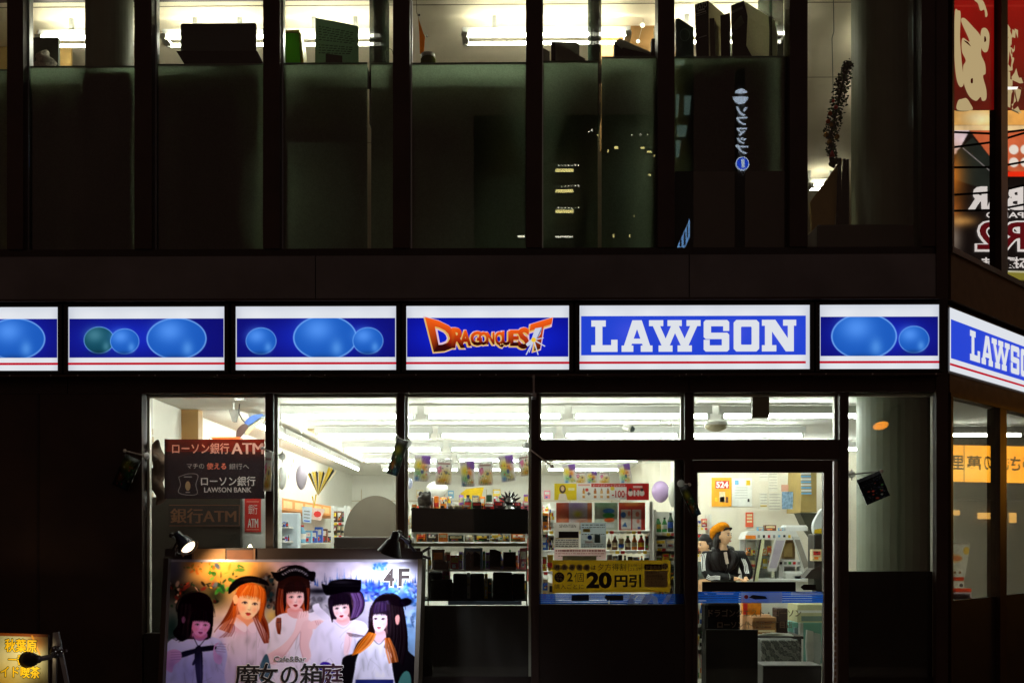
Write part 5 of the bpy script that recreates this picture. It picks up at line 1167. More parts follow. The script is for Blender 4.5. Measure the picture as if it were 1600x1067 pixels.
for pts, m_ in (([(369, 683), (370, 672), (377, 664), (384, 662), (388, 668), (382, 676), (373, 685)], mat("sign_brown", (62, 30, 22), .5)), ([(382, 660), (392, 650), (405, 647), (411, 648), (402, 655), (392, 662), (386, 663)], mat("sign_blue_print", (40, 84, 170), .5)), ([(384, 672), (398, 661), (412, 653), (413, 657), (398, 668), (386, 679)], mat("sign_cream", (226, 206, 160), .5))):
    cc = catmull(pts, 5); mb.prism([P(*q, .78) for q in cc], (0, .006, 0), m_)
build("print", mb, hs)
mb = MB(); mb.tube([P(374, 631, .95), P(373, 645, .92), P(378, 655, .88), P(385, 662, .84)], .006, BLACK); mb.box(P(368, 630, .95).x, P(382, 630, .95).x, .92, .98, CEIL1 - .03, CEIL1 - .001, STEEL); build("arm", mb, hs)
spk = thing("ceiling_speaker", "small grey wedge speaker under the ceiling in the left shop window", "speaker", P(364, 640, 1.3))
mb = MB(); mb.prism([P(357, 640, 1.3), P(372, 640, 1.3), P(367, 652, 1.3), P(366, 658, 1.3), P(362, 658, 1.3), P(361, 652, 1.3)], (0, .1, 0), mat("speaker_grey", (150, 148, 142), .6)); mb.tube([P(365, 640, 1.35), Vector((P(365, 640, 1.35).x, 1.35, CEIL1 - .001))], .01, WHITE); build("body", mb, spk)
mb = MB(); mb.rbox(P(326, 800, .6).x, P(375, 800, .6).x, .6, .7, P(300, 776, .5).z + .0005, P(0, 683, .6).z, mat("orange_white_card", (236, 96, 30), .5), .006); mb.prism([P(326, 683, .59), P(342, 690, .59), P(336, 690, .59), P(330, 688, .59)], (0, .005, 0), WHITE); build("header_card", mb, None, "orange and white header card standing on top of the cash machine", "display card")
def hook(px0, py0, px1, py1, y, label, dark=False, dy=0.25):
    t = thing("suction_hook", label, "hook", P(px1, py1, y), "white suction hooks on the shop window")
    p, q = P(px0, py0, y - 0), P(px1, py1, y)
    mb = MB(); mb.tube([q, p], .006, WHITE if not dark else STEEL, 8); build("rod", mb, t)
    mb = MB(); mb.ell(p, (.016, .016, .016), WHITE, 10, 8); build("knob", mb, t, smooth=True)
    mb = MB(); mb.lathe([(.032, -.004), (.026, .008), (.01, .014)], q, film("clear_rubber", (220, 222, 220), .5, tr=.4), 16, Matrix.Rotation(math.pi / 2, 3, 'X')); mb.tube([q + Vector((0, 0, -.05)), q + Vector((0, 0, .045))], .004, BLACK, 6); build("cup", mb, t, smooth=True)
    return t
def bag(px0, py0, px1, py1, y, seed, tilt, label, group, pal=0, name="snack_bag"):
    """a filled foil snack packet hanging by its top edge"""
    A = Art(0, 0, 30, 45, .9, (236, 230, 240)); r = random.Random(seed)
    if pal == 0:
        A.rect(0, 0, 30, 7, (196, 190, 206)); A.rect(14, 1, 30, 15, (120, 84, 160)); A.blob(9, 18, 8, 9, (240, 216, 70), 1); A.blob(19, 22, 6, 7, (226, 130, 60), .95); A.blob(10, 32, 9, 7, (120, 180, 120), .9); A.blob(20, 37, 7, 6, (190, 170, 90), .9); A.ell(16, 28, 3, 4, (60, 70, 130), .8); A.blob(6, 40, 4, 4, (70, 120, 190), .8)
    elif pal == 3:
        A.a[:] = (22, 22, 24); A.rect(0, 0, 30, 5, (70, 70, 76))
        for k in range(60): A.ell(r.uniform(2, 28), r.uniform(7, 43), r.uniform(.3, 1.3), r.uniform(.3, 1), r.choice([(120, 120, 128), (60, 60, 66), (90, 96, 110)]), .6)
    elif pal == 1:
        A.rect(0, 0, 30, 12, (226, 226, 222)); A.rect(3, 7, 27, 10, (120, 60, 60), .6); A.poly([(2, 16), (10, 12), (12, 22), (5, 27)], (226, 120, 180)); A.blob(19, 27, 11, 10, (226, 196, 110), 1); A.blob(14, 38, 12, 6, (206, 160, 60), 1); A.ell(20, 24, 3, 3, (90, 90, 110), .7)
    else:
        A.a[:] = (50, 50, 44); A.blob(12, 14, 9, 7, (170, 160, 50), .9); A.blob(20, 24, 8, 6, (60, 110, 80), .9); A.blob(10, 32, 6, 6, (180, 110, 40), .8); A.blob(20, 40, 7, 5, (70, 120, 150), .8); A.blob(15, 2, 14, 3, (150, 150, 160), .9)
    for k in range(16): A.ell(r.uniform(4, 26), r.uniform(12, 42), r.uniform(.6, 1.6), r.uniform(.6, 1.6), r.choice([(250, 250, 240), (60, 60, 90), (230, 80, 60), (90, 170, 90)]), .8)
    p0, p1 = P(px0, py0, y), P(px1, py1, y); w, h = p1.x - p0.x, p0.z - p1.z; c = (p0 + p1) / 2; ca, sa = math.cos(tilt), math.sin(tilt)
    def fn(x, yy):
        u, v = x / 30 - .5, yy / 45 - .5
        b = max(0, 1 - (2 * u) ** 4) * max(0, 1 - (2 * v) ** 6); X, Z = u * w * (1 - .04 * b), -v * h
        return Vector((c.x + X * ca - Z * sa, c.y - b * .022 + .004 * math.sin(u * 40 + v * 23), c.z + X * sa + Z * ca))
    t = thing(name, label, "snack bag", (c.x, y, c.z - h / 2), group)
    build("front_foil", A.mb(fn, film("foil_print", None, .7, vcol=True)), t, smooth=True)
    def fb_(x, yy): q = fn(x, yy); return Vector((q.x, 2 * (c.y + .004) - q.y, q.z))
    B = Art(0, 0, 30, 45, .25, (190, 188, 186)); build("back_foil", B.mb(fb_, film("foil_print", None, .7, vcol=True)), t, smooth=True); return t
hook(195, 704, 228, 712, -.08, "white suction hook holding a snack bag outside the dark wall left of the shop window")
bag(184, 712, 211, 764, -.12, 3, -.42, "dark colourful snack bag hanging outside at the left jamb of the shop window", "snack bags hung on hooks outside", 2)
hook(410, 700, 441, 713, -.08, "white suction hook on the mullion right of the bank poster")
bag(413, 706, 425, 767, -.14, 4, -.05, "pale snack bag hanging edge-on at the mullion right of the bank poster", "snack bags hung on hooks outside", 1)
hook(620, 682, 638, 692, -.08, "white suction hook at the mullion left of the bag garland")
bag(612, 686, 630, 743, -.14, 5, -.3, "dark slim snack bag hanging outside at the mullion left of the bag garland", "snack bags hung on hooks outside", 2)
hook(863, 729, 822, 697, -.05, "white suction hook with a long rod reaching over the mullion right of the bag garland")
hook(1077, 757, 1064, 755, -.10, "white suction hook on the narrow post left of the sliding door")
bag(1071, 757, 1086, 808, -.16, 6, .42, "slim brown snack bag hanging outside left of the sliding door", "snack bags hung on hooks outside", 2)
hook(1377, 736, 1331, 741, -.06, "grey suction hook on the pane right of the sliding door", True)
b = bag(1345, 741, 1384, 783, -.12, 8, .4, "dark snack bag hanging outside on the pane right of the sliding door", "snack bags hung on hooks outside", 3)
# ---- second bay
cs = thing("open_cooler", "white open cooler with an orange header along the left shop wall", "cooler", (-3.2, 5.2, .011))
mb = MB(); mb.box(-3.49, -2.95, 2.4, 9.4, .011, .35, WHITE); mb.box(-3.49, -3.4, 2.4, 9.4, .351, 1.9, WHITE); mb.box(-3.399, -2.9, 2.4, 2.44, .351, 1.78, mat("cooler_side", (206, 220, 232), .4)); build("body", mb, cs)
mb = MB(); mb.box(-3.399, -2.9, 2.44, 9.4, 1.8, 1.95, mat("header_orange", (236, 150, 60), .5)); 
for k in range(10): mb.box(-2.8995, -2.895, 2.6 + k * .66, 3.1 + k * .66, 1.83, 1.92, mat("header_pale", (246, 206, 140), .5))
build("header", mb, cs)
for z in (.7, 1.02, 1.36): mb = MB(); mb.box(-3.399, -2.98, 2.441, 9.38, z, z + .015, WHITE); build("shelf", mb, cs)
for z, nmz in ((.716, "lowest"), (1.036, "middle"), (1.376, "top")):
    for k in range(16):
        c = rg.choice(["white", "blue", "brown", "black", "orange", "sky blue"]); y = 2.5 + k * .42; kd = rg.choice(["bottle", "carton"])
        good(kd, -3.14, -3.02, z, z + rg.uniform(.18, .26), y, c, "white" if c != "white" else "blue", "red", f"{c} {kd} on the {nmz} shelf of the cooler along the left wall", "drinks in the cooler along the left wall")
mb = MB(); mb.rbox(P(430, 800, 2.6).x, P(466, 800, 2.6).x, 2.6, 2.75, .011, P(0, 801, 2.6).z, mat("cooler_side", (206, 220, 232), .4), .01) 
ec = build("end_shelf", mb, None, "white end cabinet with small goods on it behind the second shop window", "cabinet")
for pyb, nmz in ((823, "upper"), (845, "lower")):
    a, b = P(431, 800, 2.4), P(452, 800, 2.4); z = P(0, pyb, 2.4).z
    mb = MB(); mb.box(a.x, b.x, 2.4, 2.599, z - .015, z, WHITE); o = build("bracket_shelf", mb, ec)
    goods(f"on the {nmz} bracket shelf of the white end cabinet", 431, 452, pyb, (7, 10), 2.42, ["carton", "bottle"], ["blue", "white", "black", "red", "brown"], (3.5, 6), .3)
for (pts, m_, lab) in (([(472, 791), (488, 792), (486, 817), (473, 816)], mat("flyer_blue", (190, 206, 222), .6), "pale blue flyer hanging from the cooler header"), ([(489, 793), (508, 795), (501, 813), (487, 811)], mat("flyer_pink", (224, 196, 186), .6), "pink flyer with a red round mark hanging beside the pale blue one")):
    mb = MB(); mb.prism([P(*q, 4.5) for q in pts], (0, .01, 0), m_)
    if "pink" in lab: mb.prism([P(490 + 6 * (1 + math.cos(k * .8)), 803 + 5 * math.sin(k * .8), 4.497) for k in range(8)], (0, .002, 0), gm("red"))
    else:
        for k in range(4): mb.prism([P(475, 797 + k * 5, 4.497), P(484, 798 + k * 5, 4.497), P(484, 800 + k * 5, 4.497), P(475, 799 + k * 5, 4.497)], (0, .002, 0), gm("blue" if k == 3 else "grey"))
    build("flyer", mb, None, lab, "flyer", "flyers hanging from the cooler header")
mb = MB(); mb.box(P(481, 800, 9).x, P(493, 800, 9).x, 9, 9.03, P(0, 845, 9).z, P(0, 822, 9).z, mat("orange_notice", (240, 150, 30), .6)); mb.box(P(484, 800, 9).x, P(490, 800, 9).x, 8.99, 8.999, P(0, 838, 9).z, P(0, 828, 9).z, WHITE); build("orange_notice", mb, None, "small orange notice with a white patch far back in the shop", "notice")
mb = MB(); x0, x1 = P(494, 800, 12.9).x, P(513, 800, 12.9).x; mb.box(x0, x1, 12.92, 12.985, .011, 2.0, mat("beige_door", (206, 196, 166), .6)); mb.box(x0 + .05, x1 - .08, 12.9, 12.919, 1.0, 1.7, mat("door_window_dark", (120, 110, 80), .4)); build("back_door", mb, bld)
shelf_unit("snack_rack", "white snack rack in front of the grey round-topped board", "rack", 517, 541, [816, 836, 858], 3.4, .3, WHITE, WHITE, 790)
goods("on the snack rack left of the grey board", 519, 540, 815, (14, 17), 3.42, ["packet"], ["orange", "brown", "black"], (6, 9)); goods("on the second shelf of the snack rack left of the grey board", 519, 540, 835, (12, 15), 3.42, ["packet", "cup"], ["white", "cream", "brown"], (5, 7))
goods("on the bottom shelf of the snack rack left of the grey board", 519, 540, 857, (10, 14), 3.42, ["packet"], ["red", "orange", "white"], (6, 8))
rb = thing("display_header", "large grey brown round-topped board seen from behind on a black plinth", "display board", (P(587, 840, .9).x, .9, .011))
mb = MB(); c = [P(537 + 50 - 50 * math.cos(a), 838 - 64 * math.sin(a), .9) for a in np.linspace(0, math.pi, 28)]; mb.prism(c, (0, .015, 0), mat("grey_board", (128, 120, 106), .8, 0, .05)); build("board", mb, rb)
mb = MB(); mb.rbox(P(522, 800, .86).x, P(640, 800, .86).x, .86, 1.3, .011, P(0, 838.4, .86).z, BLACK, .01); build("plinth", mb, rb)
def balloon(px, py, rx, ry, y, c, label, name="balloon"):
    t = thing(name, label, "balloon", P(px, py + ry, y), "balloons and paper decorations in the shop"); s = (y - YC) / F
    mb = MB(); mb.ell(P(px, py, y), (rx * s, min(rx, ry) * s * .8, ry * s), mat("foil_" + "_".join(map(str, c)), c, .25, .1, .1, 4), 20, 14, None, lambda q: Vector((q.x * (1 - .12 * (q.z < 0) * abs(q.z) / (ry * s)), q.y, q.z))); build("skin", mb, t, smooth=True)
    mb = MB(); p = P(px, py - ry, y); mb.tube([p, Vector((p.x, p.y, CEIL1 - .001))], .002, WHITE, 5); build("string", mb, t); return t
balloon(440.5, 747, 7.5, 18, 1.6, (214, 216, 212), "white oval ring balloon by the left wall behind the second shop window")
balloon(471, 745, 9, 20, 1.8, (206, 196, 214), "pale lilac balloon by the left wall, beside the yellow paper fan")
balloon(639, 755, 6, 9, 3, (180, 184, 214), "small lavender ball hanging just right of the mullion above the dark rack")
balloon(683, 764, 17, 13, 4, (228, 226, 220), "white balloon hanging low behind the left end of the bag garland")
balloon(1032, 768, 14, 17, 2.2, (190, 160, 206), "plain purple balloon above the white rack left of the sliding door")
balloon(1051, 772, 7, 20, 1.8, (206, 206, 196), "pale slim balloon beside the narrow post left of the sliding door")
fan = thing("paper_fan", "yellow, black and white striped paper fan hanging by the left wall", "decoration", P(500, 775, 1.7), "balloons and paper decorations in the shop")
mb = MB()
for k in range(15):
    a = -.45 + k * .075; o = P(497, 774, 1.7); L = .24 if k < 11 else .3; d = Vector((math.sin(a), -.1 * (k % 2), math.cos(a))); d2 = Vector((math.sin(a + .065), 0, math.cos(a + .065)))
    mb.quad([o, o + d2 * L, o + d * L * 1.08], gm(("yellow", "black", "cream", "yellow")[k % 4])); 
build("pleats", mb, fan); mb = MB(); mb.tube([P(494, 772, 1.69), P(491, 790, 1.69), P(488, 775, 1.69)], .008, gm("yellow"), 6); build("tassel", mb, fan)
ac = thing("ceiling_cassette", "beige square air conditioner in the shop ceiling behind the second window", "air conditioner", (P(548, 700, 4.1).x, 4.1, CEIL1 - .03))
mb = MB(); x = P(548, 700, 4.1).x; mb.rbox(x - .48, x + .48, 3.7, 4.6, CEIL1 - .03, CEIL1 - .001, mat("beige_plastic", (206, 192, 150), .6), .01); build("body", mb, ac)
mb = MB(); mb.box(x - .25, x + .25, 3.95, 4.35, CEIL1 - .036, CEIL1 - .0301, mat("grille", (170, 160, 130), .6)); build("grille", mb, ac)
mb = MB(); mb.lathe([(.11, CEIL1 - .02), (.1, CEIL1 - .012), (.1, CEIL1 - .001)], (P(594, 632, .75).x, .85, 0), WHITE, 24); build("ceiling_speaker", mb, None, "flat white round ceiling speaker near the front of the second shop window", "speaker")
mb = MB(); c = P(987, 670, .9); mb.tube([c + Vector((-.06, .06, .02)), c], .035, WHITE, 14); mb.ell(c, (.03, .012, .03), mat("camera_glass", (60, 70, 70), .2), 12, 8); cm = build("security_camera", mb, None, "white bullet security camera under the shop ceiling above the discount banner", "camera", smooth=False)
mb = MB(); c = P(1119, 666, 1.2); mb.ell(c, (.11, .11, .05), mat("dome_beige", (200, 190, 160), .3), 20, 12); mb.lathe([(.12, 0), (.11, .03)], c + Vector((0, 0, .01)), WHITE, 20); build("dome_camera", mb, None, "beige dome camera under the shop ceiling above the sliding door", "camera")
mb = MB(); mb.box(P(1175, 640, .06).x, P(1201, 640, .06).x, .04, .1, P(0, 654, .06).z, Z_HEAD - .025, mat("olive_sensor", (104, 94, 62), .6)); build("sensor_plate", mb, None, "olive brown plate hanging inside the glass above the sliding door", "plate")
# ---- third bay: rack seen from behind
DKM = mat("rack_shade_black", (10, 7, 6), .7, spec=.08); OLV = mat("rack_edge", (96, 92, 66), .4, .3)  # shade on the rack's window side put into this near-black
rk = thing("display_rack", "dark display rack seen from behind in the third shop window", "rack", (P(735, 850, .4).x, .6, .011))
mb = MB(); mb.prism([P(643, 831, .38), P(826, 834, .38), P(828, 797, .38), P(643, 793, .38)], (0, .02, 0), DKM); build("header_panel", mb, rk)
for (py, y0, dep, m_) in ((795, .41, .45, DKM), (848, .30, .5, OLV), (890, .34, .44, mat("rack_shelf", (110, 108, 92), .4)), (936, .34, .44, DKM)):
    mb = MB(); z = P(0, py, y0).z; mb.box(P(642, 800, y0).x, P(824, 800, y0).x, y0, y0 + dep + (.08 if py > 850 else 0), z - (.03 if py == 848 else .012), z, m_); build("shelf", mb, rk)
for px in (668, 822):
    mb = MB(); mb.box(P(px, 800, .36).x, P(px + 2, 800, .36).x, .36, .38, .011, P(0, 850, .36).z - .03, OLV); build("upright", mb, rk)
goods("in the strip under the dark rack's header panel", 650, 822, 846, (10, 13), .36, ["carton", "packet"], ["dark green", "brown", "cream", "white", "orange", "black", "grey"], (9, 24), 1)
for (px0, px1, py0, c, lab) in ((675, 694, 858, "brown", "brown face-printed"), (725, 754, 856, "sky blue", "sky blue"), (812, 823, 856, "pink", "pink and white")): 
    a, b, z0, z1 = R(px0, py0, px1, 889.8, .5); good("carton", a, b, z0, z1, .5, c, "orange" if c == "brown" else "white", "white", f"{lab} carton on the middle shelf of the rack seen from behind", "cartons on the rack seen from behind")
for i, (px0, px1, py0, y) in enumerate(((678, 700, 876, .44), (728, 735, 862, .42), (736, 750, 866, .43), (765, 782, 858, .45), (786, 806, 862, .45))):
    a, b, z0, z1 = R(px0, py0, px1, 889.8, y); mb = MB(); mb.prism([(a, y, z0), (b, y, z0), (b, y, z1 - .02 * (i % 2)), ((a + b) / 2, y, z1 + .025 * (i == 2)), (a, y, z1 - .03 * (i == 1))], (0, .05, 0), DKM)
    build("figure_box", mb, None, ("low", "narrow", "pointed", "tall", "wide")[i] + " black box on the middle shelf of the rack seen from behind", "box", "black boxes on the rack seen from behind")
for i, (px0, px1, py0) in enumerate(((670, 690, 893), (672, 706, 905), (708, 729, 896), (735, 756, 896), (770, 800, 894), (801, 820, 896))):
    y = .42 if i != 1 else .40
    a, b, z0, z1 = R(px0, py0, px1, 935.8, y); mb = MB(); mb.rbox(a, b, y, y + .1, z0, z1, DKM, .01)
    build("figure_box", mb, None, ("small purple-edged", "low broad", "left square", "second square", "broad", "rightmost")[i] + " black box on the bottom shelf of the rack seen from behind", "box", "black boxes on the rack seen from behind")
for i, (px0, px1) in enumerate(((691, 703), (729, 735), (757, 762))): 
    a, b, z0, z1 = R(px0, 892 + 2 * i, px1, 935.8, .55); good("carton", a, b, z0, z1, .55, ("pink", "white", "yellow")[i], "cream", "white", ("pink striped", "narrow white", "narrow yellow")[i] + " carton glimpsed between the black boxes on the bottom shelf", "cartons on the rack seen from behind")
goods("deep on the middle shelf of the rack seen from behind", 668, 822, 889.6, (22, 31), .68, ["carton", "packet", "bottle"], ["brown", "blue", "white", "orange", "green", "cream", "purple", "red"], (6, 13)); goods("deep on the bottom shelf of the rack seen from behind", 668, 822, 935.6, (24, 40), .68, ["carton", "packet"], ["black", "brown", "grey", "dark green", "purple", "yellow", "white"], (7, 14))
mb = MB(); y = .3; mb.box(P(700, 800, y).x, P(815, 800, y).x, y, y + .02, P(0, 944, y).z, P(0, 938, y).z, mat("blue_grey_tray", (90, 104, 130), .4)); build("blue_tray", mb, None, "thin blue grey tray at the foot of the rack seen from behind", "tray")
# on top of that rack
ZT = P(0, 795, .41).z
def topbox(px0, px1, py0, c, lab, y=.55, kind="carton", c2="white"):
    a, b, z0, z1 = R(px0, py0, px1, 795, y); good(kind, a, b, ZT + .0005, max(z1, ZT + .03), y, c, c2, "black", lab, "goods on top of the rack seen from behind")
for q in ((722, 735, 788, "orange", "orange carton with a white label on top of the rack, right of the round cans"), (738, 752, 784, "black", "black carton with a red top band on top of the rack"), (756, 772, 787, "red", "low red carton between two black ones on top of the rack"), (772, 786, 783, "black", "wide black carton left of the black and white ornament"), (803, 814, 784, "black", "narrow black carton right of the black and white ornament"), (817, 828, 783, "pink", "pink carton at the right end of the rack top")): topbox(*q, c2="red" if q[3] == "black" else "white")
for k, px in enumerate((700, 709, 717)): topbox(px, px + 8, 789, "cream", "cream round can in the row on top of the rack", kind="can", c2="black")
topbox(643, 651, 787, "cream", "cream carton at the left end of the rack top", c2="orange")
SPOT = mat("black_white_pattern", (60, 56, 52), .4, 0, .95, 26)
mb = MB(); c = P(664, 782, .6); mb.ell(c, (.07, .05, .085), SPOT, 20, 16, None, lambda q: q * (1 + .12 * math.sin(q.x * 90) * math.sin(q.z * 80))); mb.box(c.x - .05, c.x + .05, .56, .64, ZT + .0005, c.z - .05, SPOT); mb.ell(c + Vector((-.04, 0, .06)), (.02, .02, .03), SPOT, 8, 6); mb.ell(c + Vector((.04, 0, .06)), (.02, .02, .03), SPOT, 8, 6); build("patterned_ornament", mb, None, "round black and white speckled ornament on the left of the rack top", "ornament", "goods on top of the rack seen from behind", smooth=True)
SIL = mat("dark_silver", (120, 120, 118), .2, .8, .5, 30)
mb = MB(); c = P(796, 784, .6)
mb.lathe([(.07, ZT + .0005), (.06, ZT + .02), (.03, ZT + .05), (.05, c.z), (.03, c.z + .04)], (c.x, .6, 0), SIL, 14)
for a in np.linspace(-1.2, 1.2, 7): d = Vector((math.sin(a), 0, math.cos(a))); mb.tube([Vector((c.x, .6, c.z)) + d * .03, Vector((c.x, .6, c.z)) + d * .085, Vector((c.x, .6, c.z)) + d * .09 + Vector((.02 * math.sin(a), 0, .012))], [.014, .010, .004], SIL, 6)
build("spiky_ornament", mb, None, "spiky dark silver ornament on the right of the rack top", "ornament", "goods on top of the rack seen from behind")
mb = MB(); c = P(738, 773, 1.1); YT, GT = gm("yellow"), gm("green")
mb.prism([P(719, 771, 1.1), P(728, 764, 1.1), P(742, 762, 1.1), P(756, 761, 1.1), P(753, 773, 1.1), P(754, 783, 1.1), P(742, 780, 1.1), P(728, 779, 1.1)], (0, .05, 0), YT); mb.prism([P(722, 786, 1.09), P(725, 779, 1.09), P(734, 778, 1.09), P(739, 786, 1.09), P(737, 795, 1.09), P(722, 795, 1.09)], (0, .05, 0), GT)
build("fish_cushion", mb, None, "yellow fish-shaped foil toy with a green base behind the bag garland", "toy")
goods("on the side rack at the left edge of the third window", 633, 643, 846, (12, 18), .9, ["packet"], ["green", "white"], (4, 6)); goods("high on the side rack at the left edge of the third window", 633, 643, 826, (16, 22), .9, ["packet"], ["green", "cream"], (5, 6))
for pyb, w in ((812, "topmost"), (836, "second"), (860, "third"), (884, "fourth"), (908, "lowest")): goods(f"hanging {w} at the right edge of the third window", 824, 832, pyb, (18, 21), .95, ["packet"], ["pink", "red", "white", "cream"], (6, 8))
r9 = random.Random(17); px = 654
while px < 820:
    w = r9.uniform(7, 13); h = r9.uniform(9, 24); c = r9.choice(["black", "white", "red", "silver", "brown", "grey", "orange", "purple", "dark green"]); k = r9.choice(["carton", "packet", "can", "bottle"])
    a, b, _, z1 = R(px, 796 - h, px + w, 796, .76); c2 = r9.choice(["white", "yellow", "red", "cream"])
    good(k, a, b, ZT + .0005, max(z1, ZT + .05), .76, c, c2 if c2 != c else "black", "black", f"{c} {k}, {c2} band, in the second row on the dark rack top", f"{k}s in the second row on the dark rack top"); px += w + .8
for i, (px, py, w, h, c) in enumerate(((650, 765, 11, 14, "cream"), (700, 766, 9, 12, "sky blue"), (770, 764, 12, 15, "yellow"), (850, 766, 10, 13, "pink"), (880, 764, 9, 12, "white"), (1000, 762, 10, 14, "orange"))):
    a, b, z0, z1 = R(px, py, px + w, py + h, 12.9); mb = MB(); mb.box(a, b, 12.93, 12.97, z0, z1, gm(c)); mb.box(a + .02, b - .02, 12.92, 12.929, z0 + (z1 - z0) * .55, z1 - .03, gm("white" if c != "white" else "red")); mb.box(a + .03, b - .06, 12.92, 12.929, z0 + .02, z0 + (z1 - z0) * .3, gm("red" if c != "pink" else "blue"))
    build("price_card", mb, None, f"small {c} price card high on the back wall of the shop", "price card", "price cards on the back wall of the shop")
# garlands of snack bags
cord = [P(*q, .5) for q in ((632, 706), (660, 713), (695, 719), (732, 722), (760, 722), (792, 715), (820, 706), (830, 700))]
mb = MB(); mb.tube(cord, .003, WHITE, 6); build("cord", mb, None, "thin white cord strung across the third shop window holding six snack bags", "cord")
for i, (q, tl_, pl) in enumerate((((647, 711, 672, 752), -.05, 0), ((681, 717, 706, 757), -.04, 1), ((720, 720, 742, 760), .06, 0), ((747, 720, 770, 758), .03, 1), ((781, 711, 804, 752), .14, 0), ((811, 708, 832, 743), .16, 1))):
    bag(*q, .49, 20 + i, tl_, ("lilac and yellow snack bag, leftmost on the cord in the third window", "white and pink snack bag, second on the cord in the third window", "lilac and yellow snack bag, third on the cord in the third window", "white and pink snack bag, fourth on the cord in the third window", "tilted lilac and yellow snack bag, fifth on the cord in the third window", "tilted white and pink snack bag next to the mullion, last on the cord")[i], "snack bags on the cord in the third window", pl)
mb = MB(); mb.tube([P(*q, 1.0) for q in ((842, 720), (890, 726), (925, 738), (960, 734), (985, 724), (1070, 720))], .003, WHITE, 6); build("cord", mb, None, "thin white cord holding five snack bags above the points campaign board", "cord")
for i, (q, pl) in enumerate((((880, 725, 900, 756), 0), ((899, 735, 915, 756), 1), ((917, 736, 933, 756), 0), ((936, 736, 953, 756), 1), ((967, 724, 986, 756), 0))):
    bag(*q, .99, 30 + i, (.1, .0, .05, -.05, .15)[i], ("lilac snack bag above the yellow end of the points campaign board", "small white and pink snack bag right of the lilac one above the campaign board", "lilac snack bag above the middle of the points campaign board", "white and pink snack bag above the price on the campaign board", "lilac snack bag above the red end of the points campaign board")[i], "snack bags over the campaign board", pl)
# ---- fourth bay: campaign board, shelves, notices and banner on the glass
y = .62
cb = thing("campaign_board", "white campaign board with a yellow end, a red end and 100 in red", "sign board", (P(940, 781, y).x, y, P(0, 781, y).z))
A = Art(866, 755, 1014, 781, 1.2, (240, 236, 230)); A.rect(866, 755, 901, 781, (236, 206, 30)); A.rect(979, 755, 1014, 781, (206, 30, 30)); A.rect(924, 755, 979, 760.5, (200, 40, 36)); A.rect(903, 756, 922, 759, (230, 170, 160))
A.ell(879, 764, 5, 6.5, (60, 36, 26)); A.ell(879, 763, 3, 4, (232, 190, 160)); A.poly([(872, 781), (874, 771), (884, 771), (887, 781)], (236, 220, 206)); A.rect(888, 762, 898, 766, (246, 236, 190))
for k, c in ((910, (220, 150, 60)), (928, (200, 120, 50)), (938, (226, 180, 120)), (948, (206, 140, 60))): A.rect(k, 766, k + 4, 778, c); A.rect(k + 1, 763, k + 3, 766, (150, 80, 40)); A.rect(k, 771, k + 4, 774, (250, 240, 220))
A.line([(918, 771), (922, 771)], 1.2, (60, 40, 40)); A.line([(920, 769), (920, 773)], 1.2, (60, 40, 40)); A.ell(917, 765, 2.6, 2.6, (220, 60, 50)); A.ell(957, 763, 3.4, 3, (240, 210, 60))
for x in (985, 1003): A.ell(x, 770, 4, 5, (236, 226, 220)); A.ell(x, 765, 2.6, 2.4, (60, 40, 36))
A.rect(990, 766, 993, 775, (240, 236, 230)); A.rect(996, 766, 999, 775, (240, 236, 230)); A.rect(989, 759, 1004, 762, (240, 210, 200))
o = build("printed_face", A.mb(FR(y), printed("campaign_print", 0)), cb)
mb = MB(); tadd(mb, "-100", (956, 766, 976, 777), FR(y - .003), gm("red"), .02); tadd(mb, "円", (976, 771, 979, 777), FR(y - .003), gm("red"), 0); tadd(mb, "ボーナスポイントプレゼント", (926, 756, 977, 760), FR(y - .003), WI, .0); tadd(mb, "&", (993.6, 768, 996, 773), FR(y - .003), WI, .0)
build("campaign_lettering", mb, o)
mb = MB(); mb.box(P(866, 770, y).x, P(1013.5, 770, y).x, y + .002, y + .012, P(0, 781, y).z, P(0, 755, y).z, WHITE); build("backing", mb, cb)
gd = shelf_unit("gondola_rack", "white gondola rack behind the discount banner in the fourth shop window", "rack", 843, 1020, [829, 860, 893, 940], .72, .4, mat("rack_white", (226, 224, 216), .4), None, 783)
